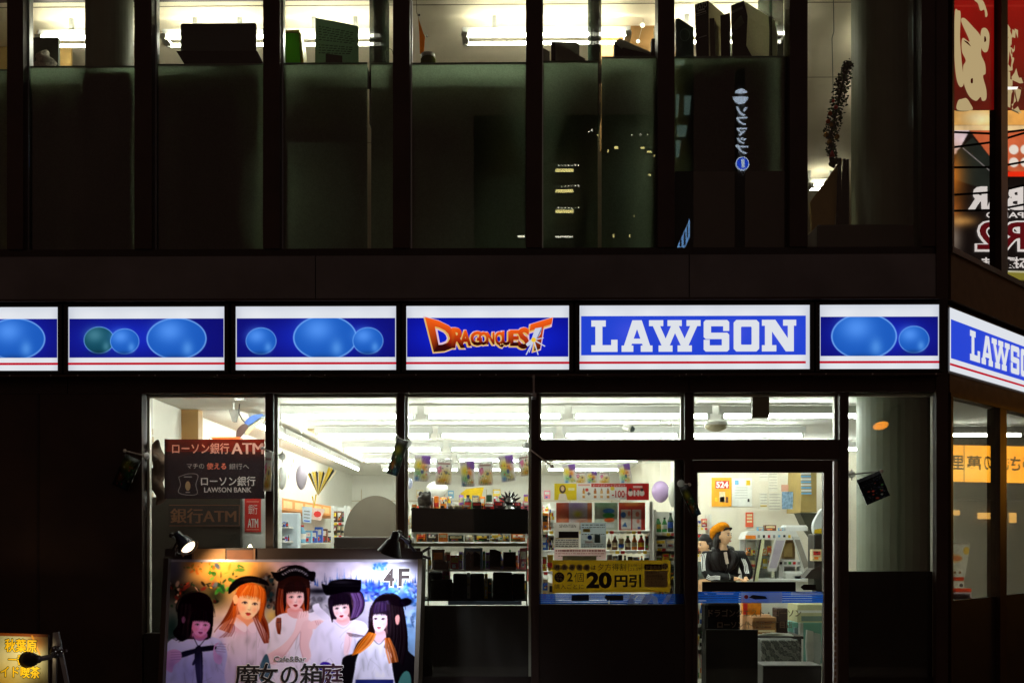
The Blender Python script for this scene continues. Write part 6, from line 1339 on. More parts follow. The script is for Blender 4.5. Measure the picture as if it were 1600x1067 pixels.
for (x0, x1, lab, cols) in ((869, 925, "red and lilac promotion sheet hanging under the yellow end of the campaign board", 0), (929, 965, "pale green promotion sheet with coloured stacked cups under the campaign board", 1), (967, 1008, "red promotion sheet with two white cartons under the campaign board", 2)):
    A = Art(x0, 785, x1, 828, 1.0, [(214, 206, 220), (196, 206, 190), (206, 50, 36)][cols])
    if cols == 0:
        A.rect(869, 785, 889, 828, (206, 90, 60)); A.blob(879, 812, 8, 8, (240, 160, 120), .8); A.blob(900, 790, 14, 8, (170, 140, 200), .9); A.blob(903, 803, 6, 5, (220, 210, 60), 1); A.blob(910, 815, 12, 6, (190, 120, 90), .9); A.rect(918, 785, 925, 828, (230, 140, 100)); A.blob(880, 826, 8, 6, (50, 30, 30), .8); A.blob(905, 824, 14, 5, (80, 60, 50), .8)
    elif cols == 1:
        A.blob(946, 788, 20, 8, (120, 160, 120), .9); A.ell(951, 798, 9, 4, (50, 120, 200)); A.ell(951, 805, 9, 4, (60, 160, 80)); A.ell(952, 812, 8, 3.6, (240, 110, 50)); A.rect(934, 818, 960, 824, (226, 230, 226)); A.blob(934, 806, 4, 10, (230, 236, 226), .8)
    else:
        A.blob(987, 787, 18, 4, (240, 160, 70), .9); A.rect(970, 796, 986, 827, (236, 232, 228)); A.rect(988, 796, 1002, 827, (236, 226, 222)); A.ell(974, 804, 4, 4.5, (40, 110, 190)); A.poly([(972, 822), (977, 815), (980, 823)], (50, 110, 180)); A.ell(983, 802, 2.4, 4, (226, 130, 110)); A.ell(996, 803, 3, 4, (220, 120, 100)); A.ell(997, 814, 2.4, 3.4, (220, 130, 110)); A.rect(996, 823, 1001, 826, (60, 70, 160))
    A.noise(cols, 6, .1)
    t = thing("promotion_sheet", lab, "poster", P((x0 + x1) / 2, 828, .69), "promotion sheets under the campaign board"); build("printed_face", A.mb(FR(.69), printed("campaign_print", 0)), t)
    mb = MB(); mb.box(P(x0, 800, .69).x, P(x1, 800, .69).x, .692, .697, P(0, 828, .69).z, P(0, 785, .69).z, WHITE); build("backing", mb, t)
for pyb, nmz, kd, cl, h, w in ((828, "top", ["packet", "carton"], ["yellow", "orange", "white", "black"], (22, 34), (8, 12)), (859, "second", ["packet"], ["blue", "sky blue", "white", "pink"], (20, 26), (8, 12)), (892, "third", ["packet", "cup"], ["yellow", "red", "white", "sky blue"], (18, 26), (8, 11)), (939, "bottom", ["carton"], ["white", "cream"], (28, 34), (9, 13))):
    goods(f"on the {nmz} shelf at the gondola rack's left end", 846, 868, pyb, h, .74, kd, cl, w)
goods("on the second shelf of the gondola rack right of the notices", 948, 1014, 859, (18, 24), .74, ["cup", "bottle", "packet"], ["brown", "yellow", "orange", "red", "cream"], (8, 12))
goods("on the third shelf of the gondola rack above the discount banner", 948, 1014, 892, (20, 27), .74, ["bottle", "carton", "can"], ["black", "grey", "white", "dark green"], (6, 10))
shelf_unit("side_rack", "white stepped rack beside the narrow post left of the sliding door", "rack", 1021, 1062, [832, 856, 876, 900, 940], 1.1, .4, MC["rack_white"], WHITE, 796)
goods("on the top shelf of the rack left of the sliding door", 1024, 1060, 831, (22, 34), 1.12, ["bottle", "carton"], ["dark green", "yellow", "blue", "green"], (7, 11)); goods("on the second shelf of the rack left of the sliding door", 1024, 1060, 855, (10, 14), 1.12, ["carton"], ["grey", "silver", "white"], (12, 18))
goods("on the third shelf of the rack left of the sliding door", 1024, 1060, 875, (8, 12), 1.12, ["carton", "packet"], ["red", "brown", "cream", "yellow"], (8, 14)); goods("on the fourth shelf of the rack left of the sliding door", 1024, 1060, 899, (12, 18), 1.12, ["packet"], ["yellow", "dark green", "white"], (6, 9)); goods("on the bottom shelf of the rack left of the sliding door", 1024, 1060, 939, (20, 32), 1.12, ["packet", "bottle"], ["dark green", "white", "grey"], (6, 9))
# far shelves seen over and beside the racks
shelf_unit("far_rack", "long white rack of bright goods far back in the shop", "rack", 640, 860, [800, 814, 828, 850], 6.0, .4, MC["rack_white"], WHITE, 786)
for pyb, nmz in ((799, "top"), (813, "second"), (827, "third")): goods(f"on the {nmz} shelf of the far back rack", 642, 858, pyb, (7, 11), 6.02, ["packet", "carton", "bottle"], ["red", "yellow", "green", "white", "orange", "pink", "cream"], (5, 9))
yg_ = .014
nt_ = thing("notice", "grey letterheaded notice sheet on the glass left of the second grey sheet", "notice", P(906, 872, yg_), "paper sheets stuck on the fourth shop window")
GP = film("grey_paper", (176, 168, 160), .75); GP2 = film("blue_grey_paper", (150, 160, 162), .75); PP = film("pink_paper", (216, 180, 176), .75); OL = film("olive_paper", (110, 116, 84), .75)
INKD = mat("notice_ink", (40, 36, 36), .7)
def lines(mb, x0, x1, rows, y, mt, seed):
    r = random.Random(seed)
    for (py, h) in rows:
        x = x0
        while x < x1 - 1:
            w = r.uniform(1.5, 6); w = min(w, x1 - x); mb.quad([P(x, py + h, y), P(x + w, py + h, y), P(x + w, py, y), P(x, py, y)], mt); x += w + r.uniform(.6, 1.6)
def sheet(mb, x0, y0, x1, y1, y, mt): return mb.quad([P(x0, y1, y), P(x1, y1, y), P(x1, y0, y), P(x0, y0, y)], mt)
mb = MB(); sheet(mb, 866, 816, 905.5, 856, yg_, GP); build("sheet", mb, nt_)
mb = MB(); tadd(mb, "SEVENTEEN", (874, 819, 900, 824), FR(yg_ - .002), INKD, .01); sheet(mb, 873, 830, 904, 840, yg_ - .002, INKD); lines(mb, 868, 903, [(843, 1), (846, 1), (849, 1), (852, 1.2)], yg_ - .002, INKD, 3); sheet(mb, 868, 840.5, 904, 841.6, yg_ - .002, mat("notice_yellow", (170, 150, 60), .7)); build("print", mb, nt_)
n2 = thing("notice", "blue grey printed notice sheet on the glass right of the letterheaded one", "notice", P(927, 856, yg_), "paper sheets stuck on the fourth shop window")
mb = MB(); sheet(mb, 907, 816, 947, 856, yg_, GP2); build("sheet", mb, n2)
mb = MB(); lines(mb, 909, 945, [(819, 1.4), (823, 1), (834, 1), (850, 1), (853, 1)], yg_ - .002, INKD, 5); sheet(mb, 911, 826, 922, 831, yg_ - .002, MC["notice_yellow"]); mb.mesh([P(921.5 + 3.5 * math.cos(k), 839.5 + 3.8 * math.sin(k), yg_ - .002) for k in np.linspace(0, 6.28, 12, endpoint=False)], [tuple(range(12))], gm("blue")); sheet(mb, 929, 835, 938, 848, yg_ - .002, mat("notice_teal", (70, 100, 100), .7)); sheet(mb, 914, 845, 927, 848, yg_ - .002, WI); build("print", mb, n2)
n3 = thing("notice", "pale pink strip of paper with red print under the two grey notices", "notice", P(906, 874, yg_), "paper sheets stuck on the fourth shop window")
mb = MB(); sheet(mb, 866, 857, 947, 874, yg_, PP); build("sheet", mb, n3); mb = MB(); lines(mb, 868, 945, [(859, 2), (864, .8)], yg_ - .002, mat("notice_red", (160, 50, 56), .7), 8); lines(mb, 872, 940, [(868, .8)], yg_ - .002, INKD, 9); build("print", mb, n3)
mb = MB(); sheet(mb, 879, 868, 932, 875.2, yg_ - .003, OL); build("paper_tab", mb, None, "olive paper tab above the yellow discount banner on the glass", "paper tab", "paper sheets stuck on the fourth shop window")
yb_ = .008
bn = thing("discount_banner", "olive yellow discount banner reading 20 yen off across the fourth shop window", "banner", P(955, 928, yb_))
mb = MB(); mb.quad([P(863, 926, yb_), P(1047, 924.5, yb_), P(1048, 875, yb_), P(863, 874.5, yb_)], film("banner_yellow", (176, 140, 30), .5, (176, 142, 30))); o = build("sheet", mb, bn)
BI = mat("banner_ink", (34, 24, 12), .7); f_ = FR(yb_ - .003); mb = MB()
def circ(mb, cx, cy, r, y, mt, n=18): mb.mesh([P(cx + r * math.cos(k), cy + r * math.sin(k), y) for k in np.linspace(0, 6.2832, n, endpoint=False)], [tuple(range(n - 1, -1, -1))], mt)
BT_ = mat("banner_tan", (170, 150, 96), .7)
for k, s in enumerate("月火水木金"):
    circ(mb, 870.5 + k * 11.6, 886, 5, yb_ - .003, BT_); tadd(mb, s, (867.5 + k * 11.6, 883, 873.5 + k * 11.6, 889), FR(yb_ - .005), BI, .02)
tadd(mb, "は", (924, 882.5, 931, 890), f_, BI, .02); tadd(mb, "夕方得割", (934, 880, 978, 891), f_, BI)
tadd(mb, "16:00〜", (984, 881, 1001, 885), f_, BI); tadd(mb, "23:59", (984, 887, 1001, 891), f_, BI)
for x in (982, 1002.5): sheet(mb, x, 880, x + .7, 892, yb_ - .003, BI)
circ(mb, 874, 901.5, 8, yb_ - .003, BI); tadd(mb, "どれ", (869, 896, 879, 901), FR(yb_ - .005), BT_, .02); tadd(mb, "でも", (869, 902, 879, 907), FR(yb_ - .005), BT_, .02)
tadd(mb, "2", (886, 893.5, 895, 908), f_, BI, .03); tadd(mb, "個", (897, 894, 912, 909), f_, BI); tadd(mb, "購入ごとに", (866, 912, 912, 920), f_, BI)
tadd(mb, "20", (916, 893, 956, 919), f_, BI, .05); tadd(mb, "円引", (960, 897, 1002, 917), f_, BI, .035)
sheet(mb, 1007, 881, 1034, 890, yb_ - .003, BI); tadd(mb, "対象商品", (1009, 883, 1032, 889), FR(yb_ - .005), BT_, .02); circ(mb, 1039, 884.5, 5.5, yb_ - .003, BT_)
for k in range(5): a = k * 1.2566; circ(mb, 1039 + 3 * math.cos(a), 884.5 + 3 * math.sin(a), 1.1, yb_ - .005, BI, 8)
sheet(mb, 1007, 891, 1043, 917, yb_ - .003, BT_)
for k, s in enumerate(("からあげクン", "からあげ全品", "チーズインから揚げ", "ハムカツ", "こだわりコロッケ")): tadd(mb, s, (1010, 892.5 + k * 4.9, 1030 + (k * 5) % 12, 896.3 + k * 4.9), FR(yb_ - .005), BI)
build("banner_lettering", mb, o)
BLS = film("blue_film", (30, 90, 200), .7, (30, 80, 190)); BLW = film("pale_film", (220, 224, 232), .7)
def stripe(label, px0, px1, py0, py1, y, seed):
    t = thing("window_stripe", label, "window sticker", P((px0 + px1) / 2, py1, y), "blue stripes across the shop glass")
    mb = MB(); n = 5
    for k in range(n):
        a = py0 + (py1 - py0) * k / n; sheet(mb, px0, a, px1, a + (py1 - py0) / n * .82, y, BLS)
    o = build("blue_bands", mb, t); return t, o
t, o = stripe("blue striped sticker along the foot of the fourth shop window", 842.5, 1069, 927.5, 943.5, .012, 1)
mb = MB(); y = .009
for pts in ([(980, 943), (986, 928), (991, 928), (988, 936), (998, 929), (990, 939), (999, 943)], [(1000, 943), (1008, 930), (1018, 928), (1027, 933), (1029, 943), (1021, 943), (1018, 934), (1011, 943)], [(1034, 943), (1043, 928), (1050, 928), (1046, 937), (1040, 943)]): mb.quad([P(*q, y) for q in reversed(pts)], BLW)
build("white_strokes", mb, o)
mb = MB(); sheet(mb, 893, 929.5, 920, 938, y, mat("sticker_navy", (22, 36, 70), .6)); mb.quad([P(*q, y) for q in ((944, 932.5), (948, 928.5), (948, 930), (974, 930), (974, 937.5), (948, 937.5), (948, 936.5))], INKD); mb.quad([P(*q, y) for q in ((950, 943), (952, 936), (953, 943))], BLW); build("dark_marks", mb, o)
t, o = stripe("blue striped sticker across the sliding door at counter height", 1090.5, 1286, 924, 942, -.047, 2)
mb = MB(); y = -.050
for q in ((1158, 925, 1222, 941),): sheet(mb, *q, y, film("lilac_film", (190, 190, 220), .7, tr=.35))
sheet(mb, 1236, 924.5, 1286, 929, y, BLW); mb.mesh([P(1166 + 3.4 * math.cos(k), 932 + 3.4 * math.sin(k), y - .002) for k in np.linspace(0, 6.28, 12, endpoint=False)], [tuple(range(12))], gm("red")); mb.quad([P(*q, y - .002) for q in ((1170, 933), (1176, 929), (1196, 931), (1199, 935), (1180, 936))], INKD); build("pale_patches", mb, o)
mb = MB(); mb.box(P(1097, 900, -.05).x, P(1243, 900, -.05).x, -.056, -.0461, P(0, 923, -.05).z, P(0, 908, -.05).z, mat("door_plate_black", (18, 13, 12), .6)); build("door_plate", mb, None, "long black plate stuck across the sliding door glass at elbow height", "plate")
mb = MB(); mb.prism([P(*q, -.055) for q in ((1251, 917), (1256, 912.5), (1275, 912.5), (1275, 921.5), (1256, 921.5))], (0, .006, 0), INKD); build("arrow_sticker", mb, None, "small black left-pointing arrow sticker on the sliding door", "sticker")
ds = thing("door_lettering", "two dim lines of cream katakana lettering on the lower sliding door glass", "lettering", P(1188, 980, -.05))
mb = MB(); DL = mat("door_ink", (120, 108, 88), .7)
tadd(mb, "ドラゴンクエスト・ローソン", (1107, 951, 1252, 963), FR(-.048), DL, .012); build("upper_line", mb, ds)
mb = MB(); tadd(mb, "ローソン外神田一丁目店", (1121, 970, 1238, 981), FR(-.048), DL, .012); build("lower_line", mb, ds)
mb = MB(); mb.rbox(P(1102, 960, .3).x, P(1157, 960, .3).x, .3, .5, .011, P(0, 941, .3).z, mat("case_black", (12, 10, 10), .6, spec=.1), .02); build("suitcase", mb, None, "tall black case inside the sliding door behind the olive board", "suitcase")
mb = MB(); mb.box(P(1103, 1000, .12).x, P(1184, 1000, .12).x, .12, .15, .011, P(0, 982, .12).z, mat("dark_olive_board", (30, 26, 14), .8, 0, .3)); build("standing_board", mb, None, "dark olive board standing inside the sliding door at the left", "board")
# ---- counter area behind the sliding door
y0 = 4.0
ct = thing("service_counter", "white service counter behind the sliding door", "counter", (P(1240, 900, y0).x, 4.4, .011))
xa, xb = P(1166, 900, y0).x, P(1330, 900, y0).x
mb = MB(); mb.box(xa, xb, y0 + .03, y0 + .75, .011, .9, mat("counter_front", (226, 222, 210), .5)); build("body", mb, ct)
mb = MB(); mb.rbox(xa - .03, xb, y0, y0 + .78, .9001, .935, WHITE, .008); build("top", mb, ct)
yc = 4.08
hc = thing("hot_snack_case", "glass hot snack case of yellow food on the service counter", "food case", (P(1190, 900, yc).x, yc + .2, .9355))
zt = P(0, 832, yc).z
mb = MB(); mb.prism([P(1163, 842, yc + .01), P(1168, 831, yc + .01), P(1178, 829, yc + .01), P(1243, 829, yc + .01), P(1248, 838, yc + .01), P(1248, 843, yc + .01)], (0, .36, 0), mat("case_white", (226, 226, 222), .4)); build("roof", mb, hc)
mb = MB()
for k in range(7): mb.box(P(1184 + k * 8, 838, yc).x, P(1187.5 + k * 8, 838, yc).x, yc + .004, yc + .0098, P(0, 840, yc).z, P(0, 835.5, yc).z, gm(("grey", "black", "red", "grey", "sky blue", "black", "yellow")[k]))
mb.box(P(1165, 838, yc).x, P(1181, 838, yc).x, yc + .004, yc + .0098, P(0, 841.5, yc).z, P(0, 836, yc).z, gm("orange")); build("controls", mb, hc)
mb = MB(); xa_, xb_ = P(1164, 870, yc).x, P(1215, 870, yc).x
mb.box(xa_, xb_, yc + .30, yc + .32, .936, P(0, 843, yc).z, WHITE)
for px in (1164, 1181, 1212): mb.box(P(px, 870, yc).x, P(px + 1.5, 870, yc).x, yc, yc + .03, .936, P(0, 843, yc).z, STEEL)
build("frame", mb, hc)
mb = MB(); mb.box(xa_ + .01, xb_ - .01, yc + .004, yc + .008, .94, P(0, 843, yc).z, GLASS); build("pane", mb, hc)
for pyb, nmz in ((868, "upper"), (888, "lower")):
    z = P(0, pyb, yc).z; mb = MB(); mb.box(xa_ + .01, xb_ - .02, yc + .03, yc + .29, z - .01, z, STEEL); build("tray", mb, hc)
    goods(f"on the {nmz} tray of the hot snack case", 1166, 1212, pyb, (9, 16), yc + .06, ["packet", "cup"], ["yellow", "orange", "cream", "white"], (6, 10))
def screen(label, pts, mface, y=3.98, grp="tilted menu screens on the counter", lab2=None):
    t = thing("tilted_screen", label, "screen", P(*pts[2], y), grp)
    mb = MB(); mb.prism([P(*q, y) for q in pts], (0, .05, 0), mat("screen_frame", (216, 214, 208), .4)); build("frame", mb, t)
    c = np.array(pts).mean(0); mb = MB(); mb.prism([P(*(c + (np.array(q) - c) * .82), y - .004) for q in pts], (0, .003, 0), mface); build("face", mb, t); return t
screen("lilac grey leaning menu screen left of the small brown oven", [(1213, 839), (1229, 839), (1213, 892), (1199, 892)], mat("lilac_face", (186, 176, 190), .3))
screen("grey leaning menu screen right of the small brown oven", [(1239, 838), (1249, 838), (1267, 888), (1257, 893)], mat("warm_grey_face", (150, 144, 134), .3))
mb = MB(); mb.prism([P(*q, 3.96) for q in ((1190, 842), (1195, 842), (1184, 908), (1178, 908))], (0, .02, 0), mat("lemon_card", (236, 236, 190), .4)); mb.prism([P(*q, 3.955) for q in ((1187.5, 843), (1190, 842), (1179, 908), (1177, 908))], (0, .025, 0), BLACK); build("leaning_card", mb, None, "pale lemon card with a black edge leaning on the hot snack case", "card")
mb = MB(); mb.rbox(P(1222, 870, 4.3).x, P(1243, 870, 4.3).x, 4.3, 4.6, P(0, 872, 4.3).z, P(0, 843, 4.3).z, mat("oven_brown", (140, 112, 70), .3, .4), .02); mb.box(P(1225, 870, 4.29).x, P(1238, 870, 4.29).x, 4.29, 4.3, P(0, 869, 4.29).z, P(0, 848, 4.29).z, mat("oven_glass", (190, 160, 100), .2)); mb.box(P(1222, 870, 4.3).x, P(1243, 870, 4.3).x, 4.32, 4.58, .9355, P(0, 872, 4.3).z - .001, STEEL); build("small_oven", mb, None, "small brown oven between the two leaning menu screens", "oven")
mb = MB(); x0, x1 = P(1214, 880, 4.15).x, P(1256, 880, 4.15).x; mb.rbox(x0, x1, 4.1, 4.28, P(0, 884, 4.1).z, P(0, 874, 4.1).z, WHITE, .01); mb.rbox(x0, x0 + .08, 4.1, 4.28, .9355, P(0, 884, 4.1).z - .001, WHITE, .01); mb.rbox(x1 - .06, x1, 4.1, 4.28, .9355, P(0, 884, 4.1).z - .001, WHITE, .01); [mb.box(P(1218 + k * 7, 880, 4.1).x, P(1222 + k * 7, 880, 4.1).x, 4.094, 4.0998, P(0, 881, 4.1).z, P(0, 877, 4.1).z, gm(("black", "grey", "green", "red", "grey")[k])) for k in range(5)]; build("till_stand", mb, None, "white till stand bridging the two leaning menu screens", "stand")
for (q, m_, nm_, lab) in (((1230, 893, 1258, 905), WHITE, "paper_stack", "white stack of paper bags on the counter under the till stand"), ((1243, 897, 1262, 908), mat("pale_box", (206, 212, 226), .5), "pale_box", "pale blue white box at the right of the paper bags"), ((1165, 897, 1176, 907), gm("red"), "red_cup", "red and brown cup on the counter beside the woman's hands")):
    a, b, z0, z1 = R(*q, 3.92 if nm_ != "red_cup" else 4.02); mb = MB(); mb.rbox(a, b, 4.02, 4.2, .9355, max(z1, .97), m_, .02); build(nm_, mb, None, lab, nm_.replace("_", " "))
for (q, c, lab) in (((1195, 820, 1213, 838), "brown", "brown picture carton standing on the roof of the hot snack case"), ((1184, 823, 1193, 832), "sky blue", "small pale blue carton on the roof left of the brown one"), ((1217, 824, 1224, 833), "sky blue", "small pale blue carton on the roof right of the brown one")):
    a, b, z0, z1 = R(*q, 4.2); good("carton", a, b, P(0, 829, yc + .01).z + .0005, z1, 4.2, c, "cream", "orange", lab, "cartons on the hot snack case")
mb = MB(); mb.rbox(P(1224, 830, 4.25).x, P(1262, 830, 4.25).x, 4.22, 4.42, P(0, 829, yc + .01).z + .0006, P(0, 824, 4.25).z + .03, mat("soft_white", (230, 230, 228), .7), .04); build("white_bag_roll", mb, None, "white roll of plastic bags lying on the roof of the hot snack case", "bag roll")
# wall papers behind the counter
def pinned(name, label, cat, q, mt, extra=(), y=5.985, th=.01, group="papers on the wall behind the counter"):
    a, b, z0, z1 = R(*q, y); mb = MB(); mb.box(a, b, y, y + th, z0, z1, mt)
    for (q2, m2) in extra: a, b, z0, z1 = R(*q2, y); mb.box(a, b, y - .004, y - .001, z0, z1, m2)
    return build(name, mb, None, label, cat, group)
t = thing("wall_poster", "orange poster with a white number panel and a drawn carton behind the counter", "poster", P(1128, 791, 5.98), "papers on the wall behind the counter")
mb = MB(); a, b, z0, z1 = R(1112, 746, 1143, 791, 5.98); mb.box(a, b, 5.98, 5.99, z0, z1, mat("poster_orange", (244, 164, 30), .6)); o = build("sheet", mb, t)
mb = MB(); 
for (q2, m2) in (((1118, 751, 1139, 763), gm("red")), ((1124, 768, 1133, 784), gm("cream")), ((1125, 776, 1132, 784), WHITE), ((1134, 776, 1138, 785), gm("brown")), ((1117, 777, 1121, 783), gm("yellow"))): sheet(mb, *q2, 5.976, m2)
tadd(mb, "524", (1119, 752, 1138, 762), FR(5.972), WHITE, .04); build("print", mb, o)
pinned("wall_sheet", "white printed sheet beside the orange poster behind the counter", "sheet", (1144, 747, 1175, 791), mat("sheet_white", (236, 236, 230), .6), [((1148, 750, 1154, 757), gm("sky blue")), ((1166, 750, 1172, 758), gm("yellow")), ((1168, 779, 1171, 784), gm("black"))] + [((1148, 761 + k * 4, 1168, 762 + k * 4), mat("sheet_grey", (196, 196, 192), .6)) for k in range(5)])
pinned("red_strip", "narrow red notice with pale marks above the woman's shoulder level", "notice", (1165, 800, 1177, 823), mat("strip_red", (226, 96, 60), .6), [((1167, 803 + k * 5, 1175, 806 + k * 5), gm("cream")) for k in range(3)])
for i, q in enumerate(((1186, 738, 1200, 751), (1201, 738, 1215, 768), (1201, 770, 1220, 798), (1187, 770, 1199, 796), (1240, 768, 1252, 785))):
    pinned("pinned_paper", ("small white paper pinned near the door's top edge", "tall ruled white paper pinned above another", "large ruled white paper pinned lowest", "pale paper with a yellow line pinned at the left", "white paper pinned right of the blue patterned one")[i], "paper", q, mat("paper_cream", (232, 228, 214), .7), [((q[0] + 1, q[1] + 2 + k * 4.5, q[2] - 1, q[1] + 2.6 + k * 4.5), mat("sheet_line", (150, 146, 140), .6)) for k in range(int((q[3] - q[1]) / 4.6))] + ([((1188, 789, 1198, 791), gm("yellow"))] if i == 3 else []), 5.6 + i * .03)
pinned("blue_leaflet", "blue patterned leaflet hanging below a reddish one behind the counter", "leaflet", (1222, 768, 1239, 795), mat("leaflet_blue", (130, 166, 206), .6, 0, .5, 30), (), 5.4); pinned("red_leaflet", "reddish blurred leaflet hanging above the blue patterned one", "leaflet", (1221, 757, 1232, 767.5), mat("leaflet_red", (226, 170, 150), .6), (), 5.4)
mb = MB()
for k in range(8): mb.box(P(1251, 760, 4.9).x, P(1267, 760, 4.9).x, 4.9 - k * .004, 4.903 - k * .004, P(0, 742 + k * 4.4, 4.9).z, P(0, 739 + k * 4.4, 4.9).z, gm("sky blue") if k % 2 else WHITE)
build("price_list", mb, None, "white and blue striped price list hanging in front of the khaki hood", "list")
hd = thing("extractor_hood", "khaki extractor hood with a dark underside above the counter", "hood", P(1268, 800, 5.0))
mb = MB(); mb.prism([P(1251, 800, 5.0), P(1276, 800, 5.0), P(1276, 700, 5.0), P(1255, 700, 5.0)], (0, .7, 0), mat("khaki_metal", (170, 146, 84), .5)); build("housing", mb, hd)
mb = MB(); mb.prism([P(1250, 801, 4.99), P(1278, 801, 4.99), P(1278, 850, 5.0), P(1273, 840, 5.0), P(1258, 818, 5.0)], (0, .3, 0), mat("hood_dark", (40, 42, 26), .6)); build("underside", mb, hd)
wb = thing("plastic_bag", "white plastic bag with a yellow patch hung at the door's right edge", "bag", P(1278, 833, 3.0))
mb = MB(); c = [P(*q, 3.0) for q in catmull([(1287, 795), (1277, 806), (1271, 820), (1273, 834), (1282, 833), (1290, 834)], 4)]; mb.prism(c, (0, .08, 0), mat("bag_white", (222, 228, 230), .4)); build("bag", mb, wb); mb = MB(); mb.prism([P(*q, 2.995) for q in ((1273, 827), (1284, 825), (1284, 833), (1272, 833))], (0, .004, 0), gm("yellow")); build("patch", mb, wb)
mb = MB(); mb.rbox(P(1270, 850, 3.0).x, P(1300, 850, 3.0).x, 2.95, 3.2, P(0, 920, 3.0).z, P(0, 834, 3.0).z, mat("monitor_black", (26, 24, 20), .4), .01); mb.prism([P(*q, 2.94) for q in ((1257, 903), (1268, 890), (1287, 880), (1287, 905))], (0, .2, 0), BLACK); mb.box(P(1275, 950, 3.0).x, P(1292, 950, 3.0).x, 3.0, 3.15, .011, P(0, 920, 3.0).z - .001, BLACK); build("monitor", mb, None, "black till monitor seen from behind at the door's right edge", "monitor")
a, b, z0, z1 = R(1269, 858, 1284, 876, 2.9); good("carton", a, b, z0, z1, 2.9, "cream", "red", "orange", "cream red-printed card fixed on the back of the black till monitor", "cards at the till")
# shelf at the left inside the door
shelf_unit("sweets_rack", "white sweets rack behind the woman's companion at the door's left edge", "rack", 1084, 1112, [824, 846, 866, 890], 5.2, .3, MC["rack_white"], None, 803)
for pyb, nmz in ((823, "top"), (845, "second"), (865, "third"), (889, "bottom")): goods(f"on the {nmz} shelf of the sweets rack at the door's left edge", 1086, 1110, pyb, (9, 16), 5.22, ["carton", "packet"], ["brown", "red", "orange", "black", "cream"], (7, 11))
# low goods visible through the lower half of the door
shelf_unit("drinks_rack", "white low rack of blue bottles inside the door's left edge", "rack", 1085, 1104, [975, 1010, 1066], 1.6, .3, MC["rack_white"], WHITE, 938)
goods("on the top shelf of the low rack inside the door", 1087, 1103, 974, (26, 32), 1.62, ["bottle"], ["sky blue", "blue", "orange"], (5, 7)); goods("on the middle shelf of the low rack inside the door", 1087, 1103, 1009, (18, 26), 1.62, ["carton", "bottle"], ["black", "white"], (6, 9)); goods("on the bottom shelf of the low rack inside the door", 1087, 1103, 1065, (30, 44), 1.62, ["carton", "packet"], ["white", "cream", "grey"], (6, 9))
def block(name, label, cat, q, y, dep, mt, extra=(), base=True):
    a, b, z0, z1 = R(*q, y); mb = MB(); mb.rbox(a, b, y, y + dep, z0 if not base else z0, z1, mt, .006)
    for (q2, m2) in extra: a, b, z0, z1 = R(*q2, y); mb.quad([(a, y - .002, z0), (b, y - .002, z0), (b, y - .002, z1), (a, y - .002, z1)], m2)
    return build(name, mb, None, label, cat)
ta = thing("low_table", "low black table in the doorway carrying cartons and a tray of papers", "table", (P(1210, 1010, 2.2).x, 2.4, .011))
xa, xb = P(1145, 1000, 2.1).x, P(1256, 1000, 2.1).x; z = P(0, 992, 2.1).z
mb = MB(); mb.rbox(xa, xb, 2.1, 2.7, z - .03, z, BLACK, .005); build("table_top", mb, ta)
for x in (xa + .02, xb - .06):
    for yy in (2.12, 2.62): mb = MB(); mb.box(x, x + .04, yy, yy + .04, .011, z - .0301, BLACK); build("leg", mb, ta)
def on(name, label, cat, px0, px1, py0, y, dep, mt, extra=()):
    a, b, _, z1 = R(px0, py0, px1, 992, y); mb = MB(); mb.rbox(a, b, y, y + dep, z + .0005, z1, mt, .006)
    for (q2, m2) in extra: c, d, z0, z9 = R(*q2, y); mb.quad([(c, y - .002, z0), (d, y - .002, z0), (d, y - .002, z9), (c, y - .002, z9)], m2)
    return build(name, mb, None, label, cat)
on("carton", "open brown cardboard carton with dark slots on the low table", "carton", 1176, 1213, 964, 2.2, .3, mat("cardboard", (150, 104, 58), .8), [((1180, 970, 1209, 973), gm("brown")), ((1180, 978, 1205, 981), gm("brown")), ((1185, 984, 1211, 987), gm("cream"))])
on("carton", "white-topped printed carton behind the brown one on the low table", "carton", 1160, 1205, 960, 2.52, .15, mat("carton_print", (196, 150, 110), .7))
on("snack_packet", "red and orange crisps packet standing behind the cartons on the low table", "packet", 1160, 1190, 938, 2.55, .1, mat("crisps", (226, 130, 30), .4, 0, .5, 12), [((1161, 942, 1168, 960), gm("red"))])
on("dark_bottle", "dark tall carton standing right of the brown cardboard one", "carton", 1214, 1231, 950, 2.3, .2, mat("dark_brown_card", (56, 34, 24), .6))
mb = MB(); a, b, _, _ = R(1186, 980, 1246, 992, 2.12)
for k in range(5): mb.obox(((a + b) / 2 + .02 * (k - 2), 2.16, z + .004 + k * .005), (b - a - .05 * k, .09, .004), Matrix.Rotation(.1 * (k - 2), 3, 'Z') @ Matrix.Rotation(.02 * k, 3, 'Y'), mat("loose_paper", (226, 224, 214), .7))
build("paper_pile", mb, None, "loose pile of white papers on the front edge of the low table", "paper pile")
cr = thing("wrapped_crate", "dark crate wrapped in wrinkled clear plastic under the low table", "crate", P(1218, 1062, 1.7))
mb = MB(); a, b, z0, z1 = R(1190, 1000, 1248, 1062, 1.7); mb.rbox(a, b, 1.7, 2.0, .011, z1, mat("crate_dark", (40, 40, 38), .5), .01); build("crate", mb, cr)
mb = MB(); vs = []; n, m_ = 24, 16
for j in range(m_ + 1):
    for i in range(n + 1):
        u, v = i / n, j / m_; vs.append((a - .02 + (b - a + .04) * u, 1.68 - .03 * abs(math.sin(u * 14 + v * 9)) * math.sin(v * 3.1) - .015 * math.sin(u * 31 - v * 17), z1 + .01 - (.30 + .1 * math.sin(u * 6)) * v))
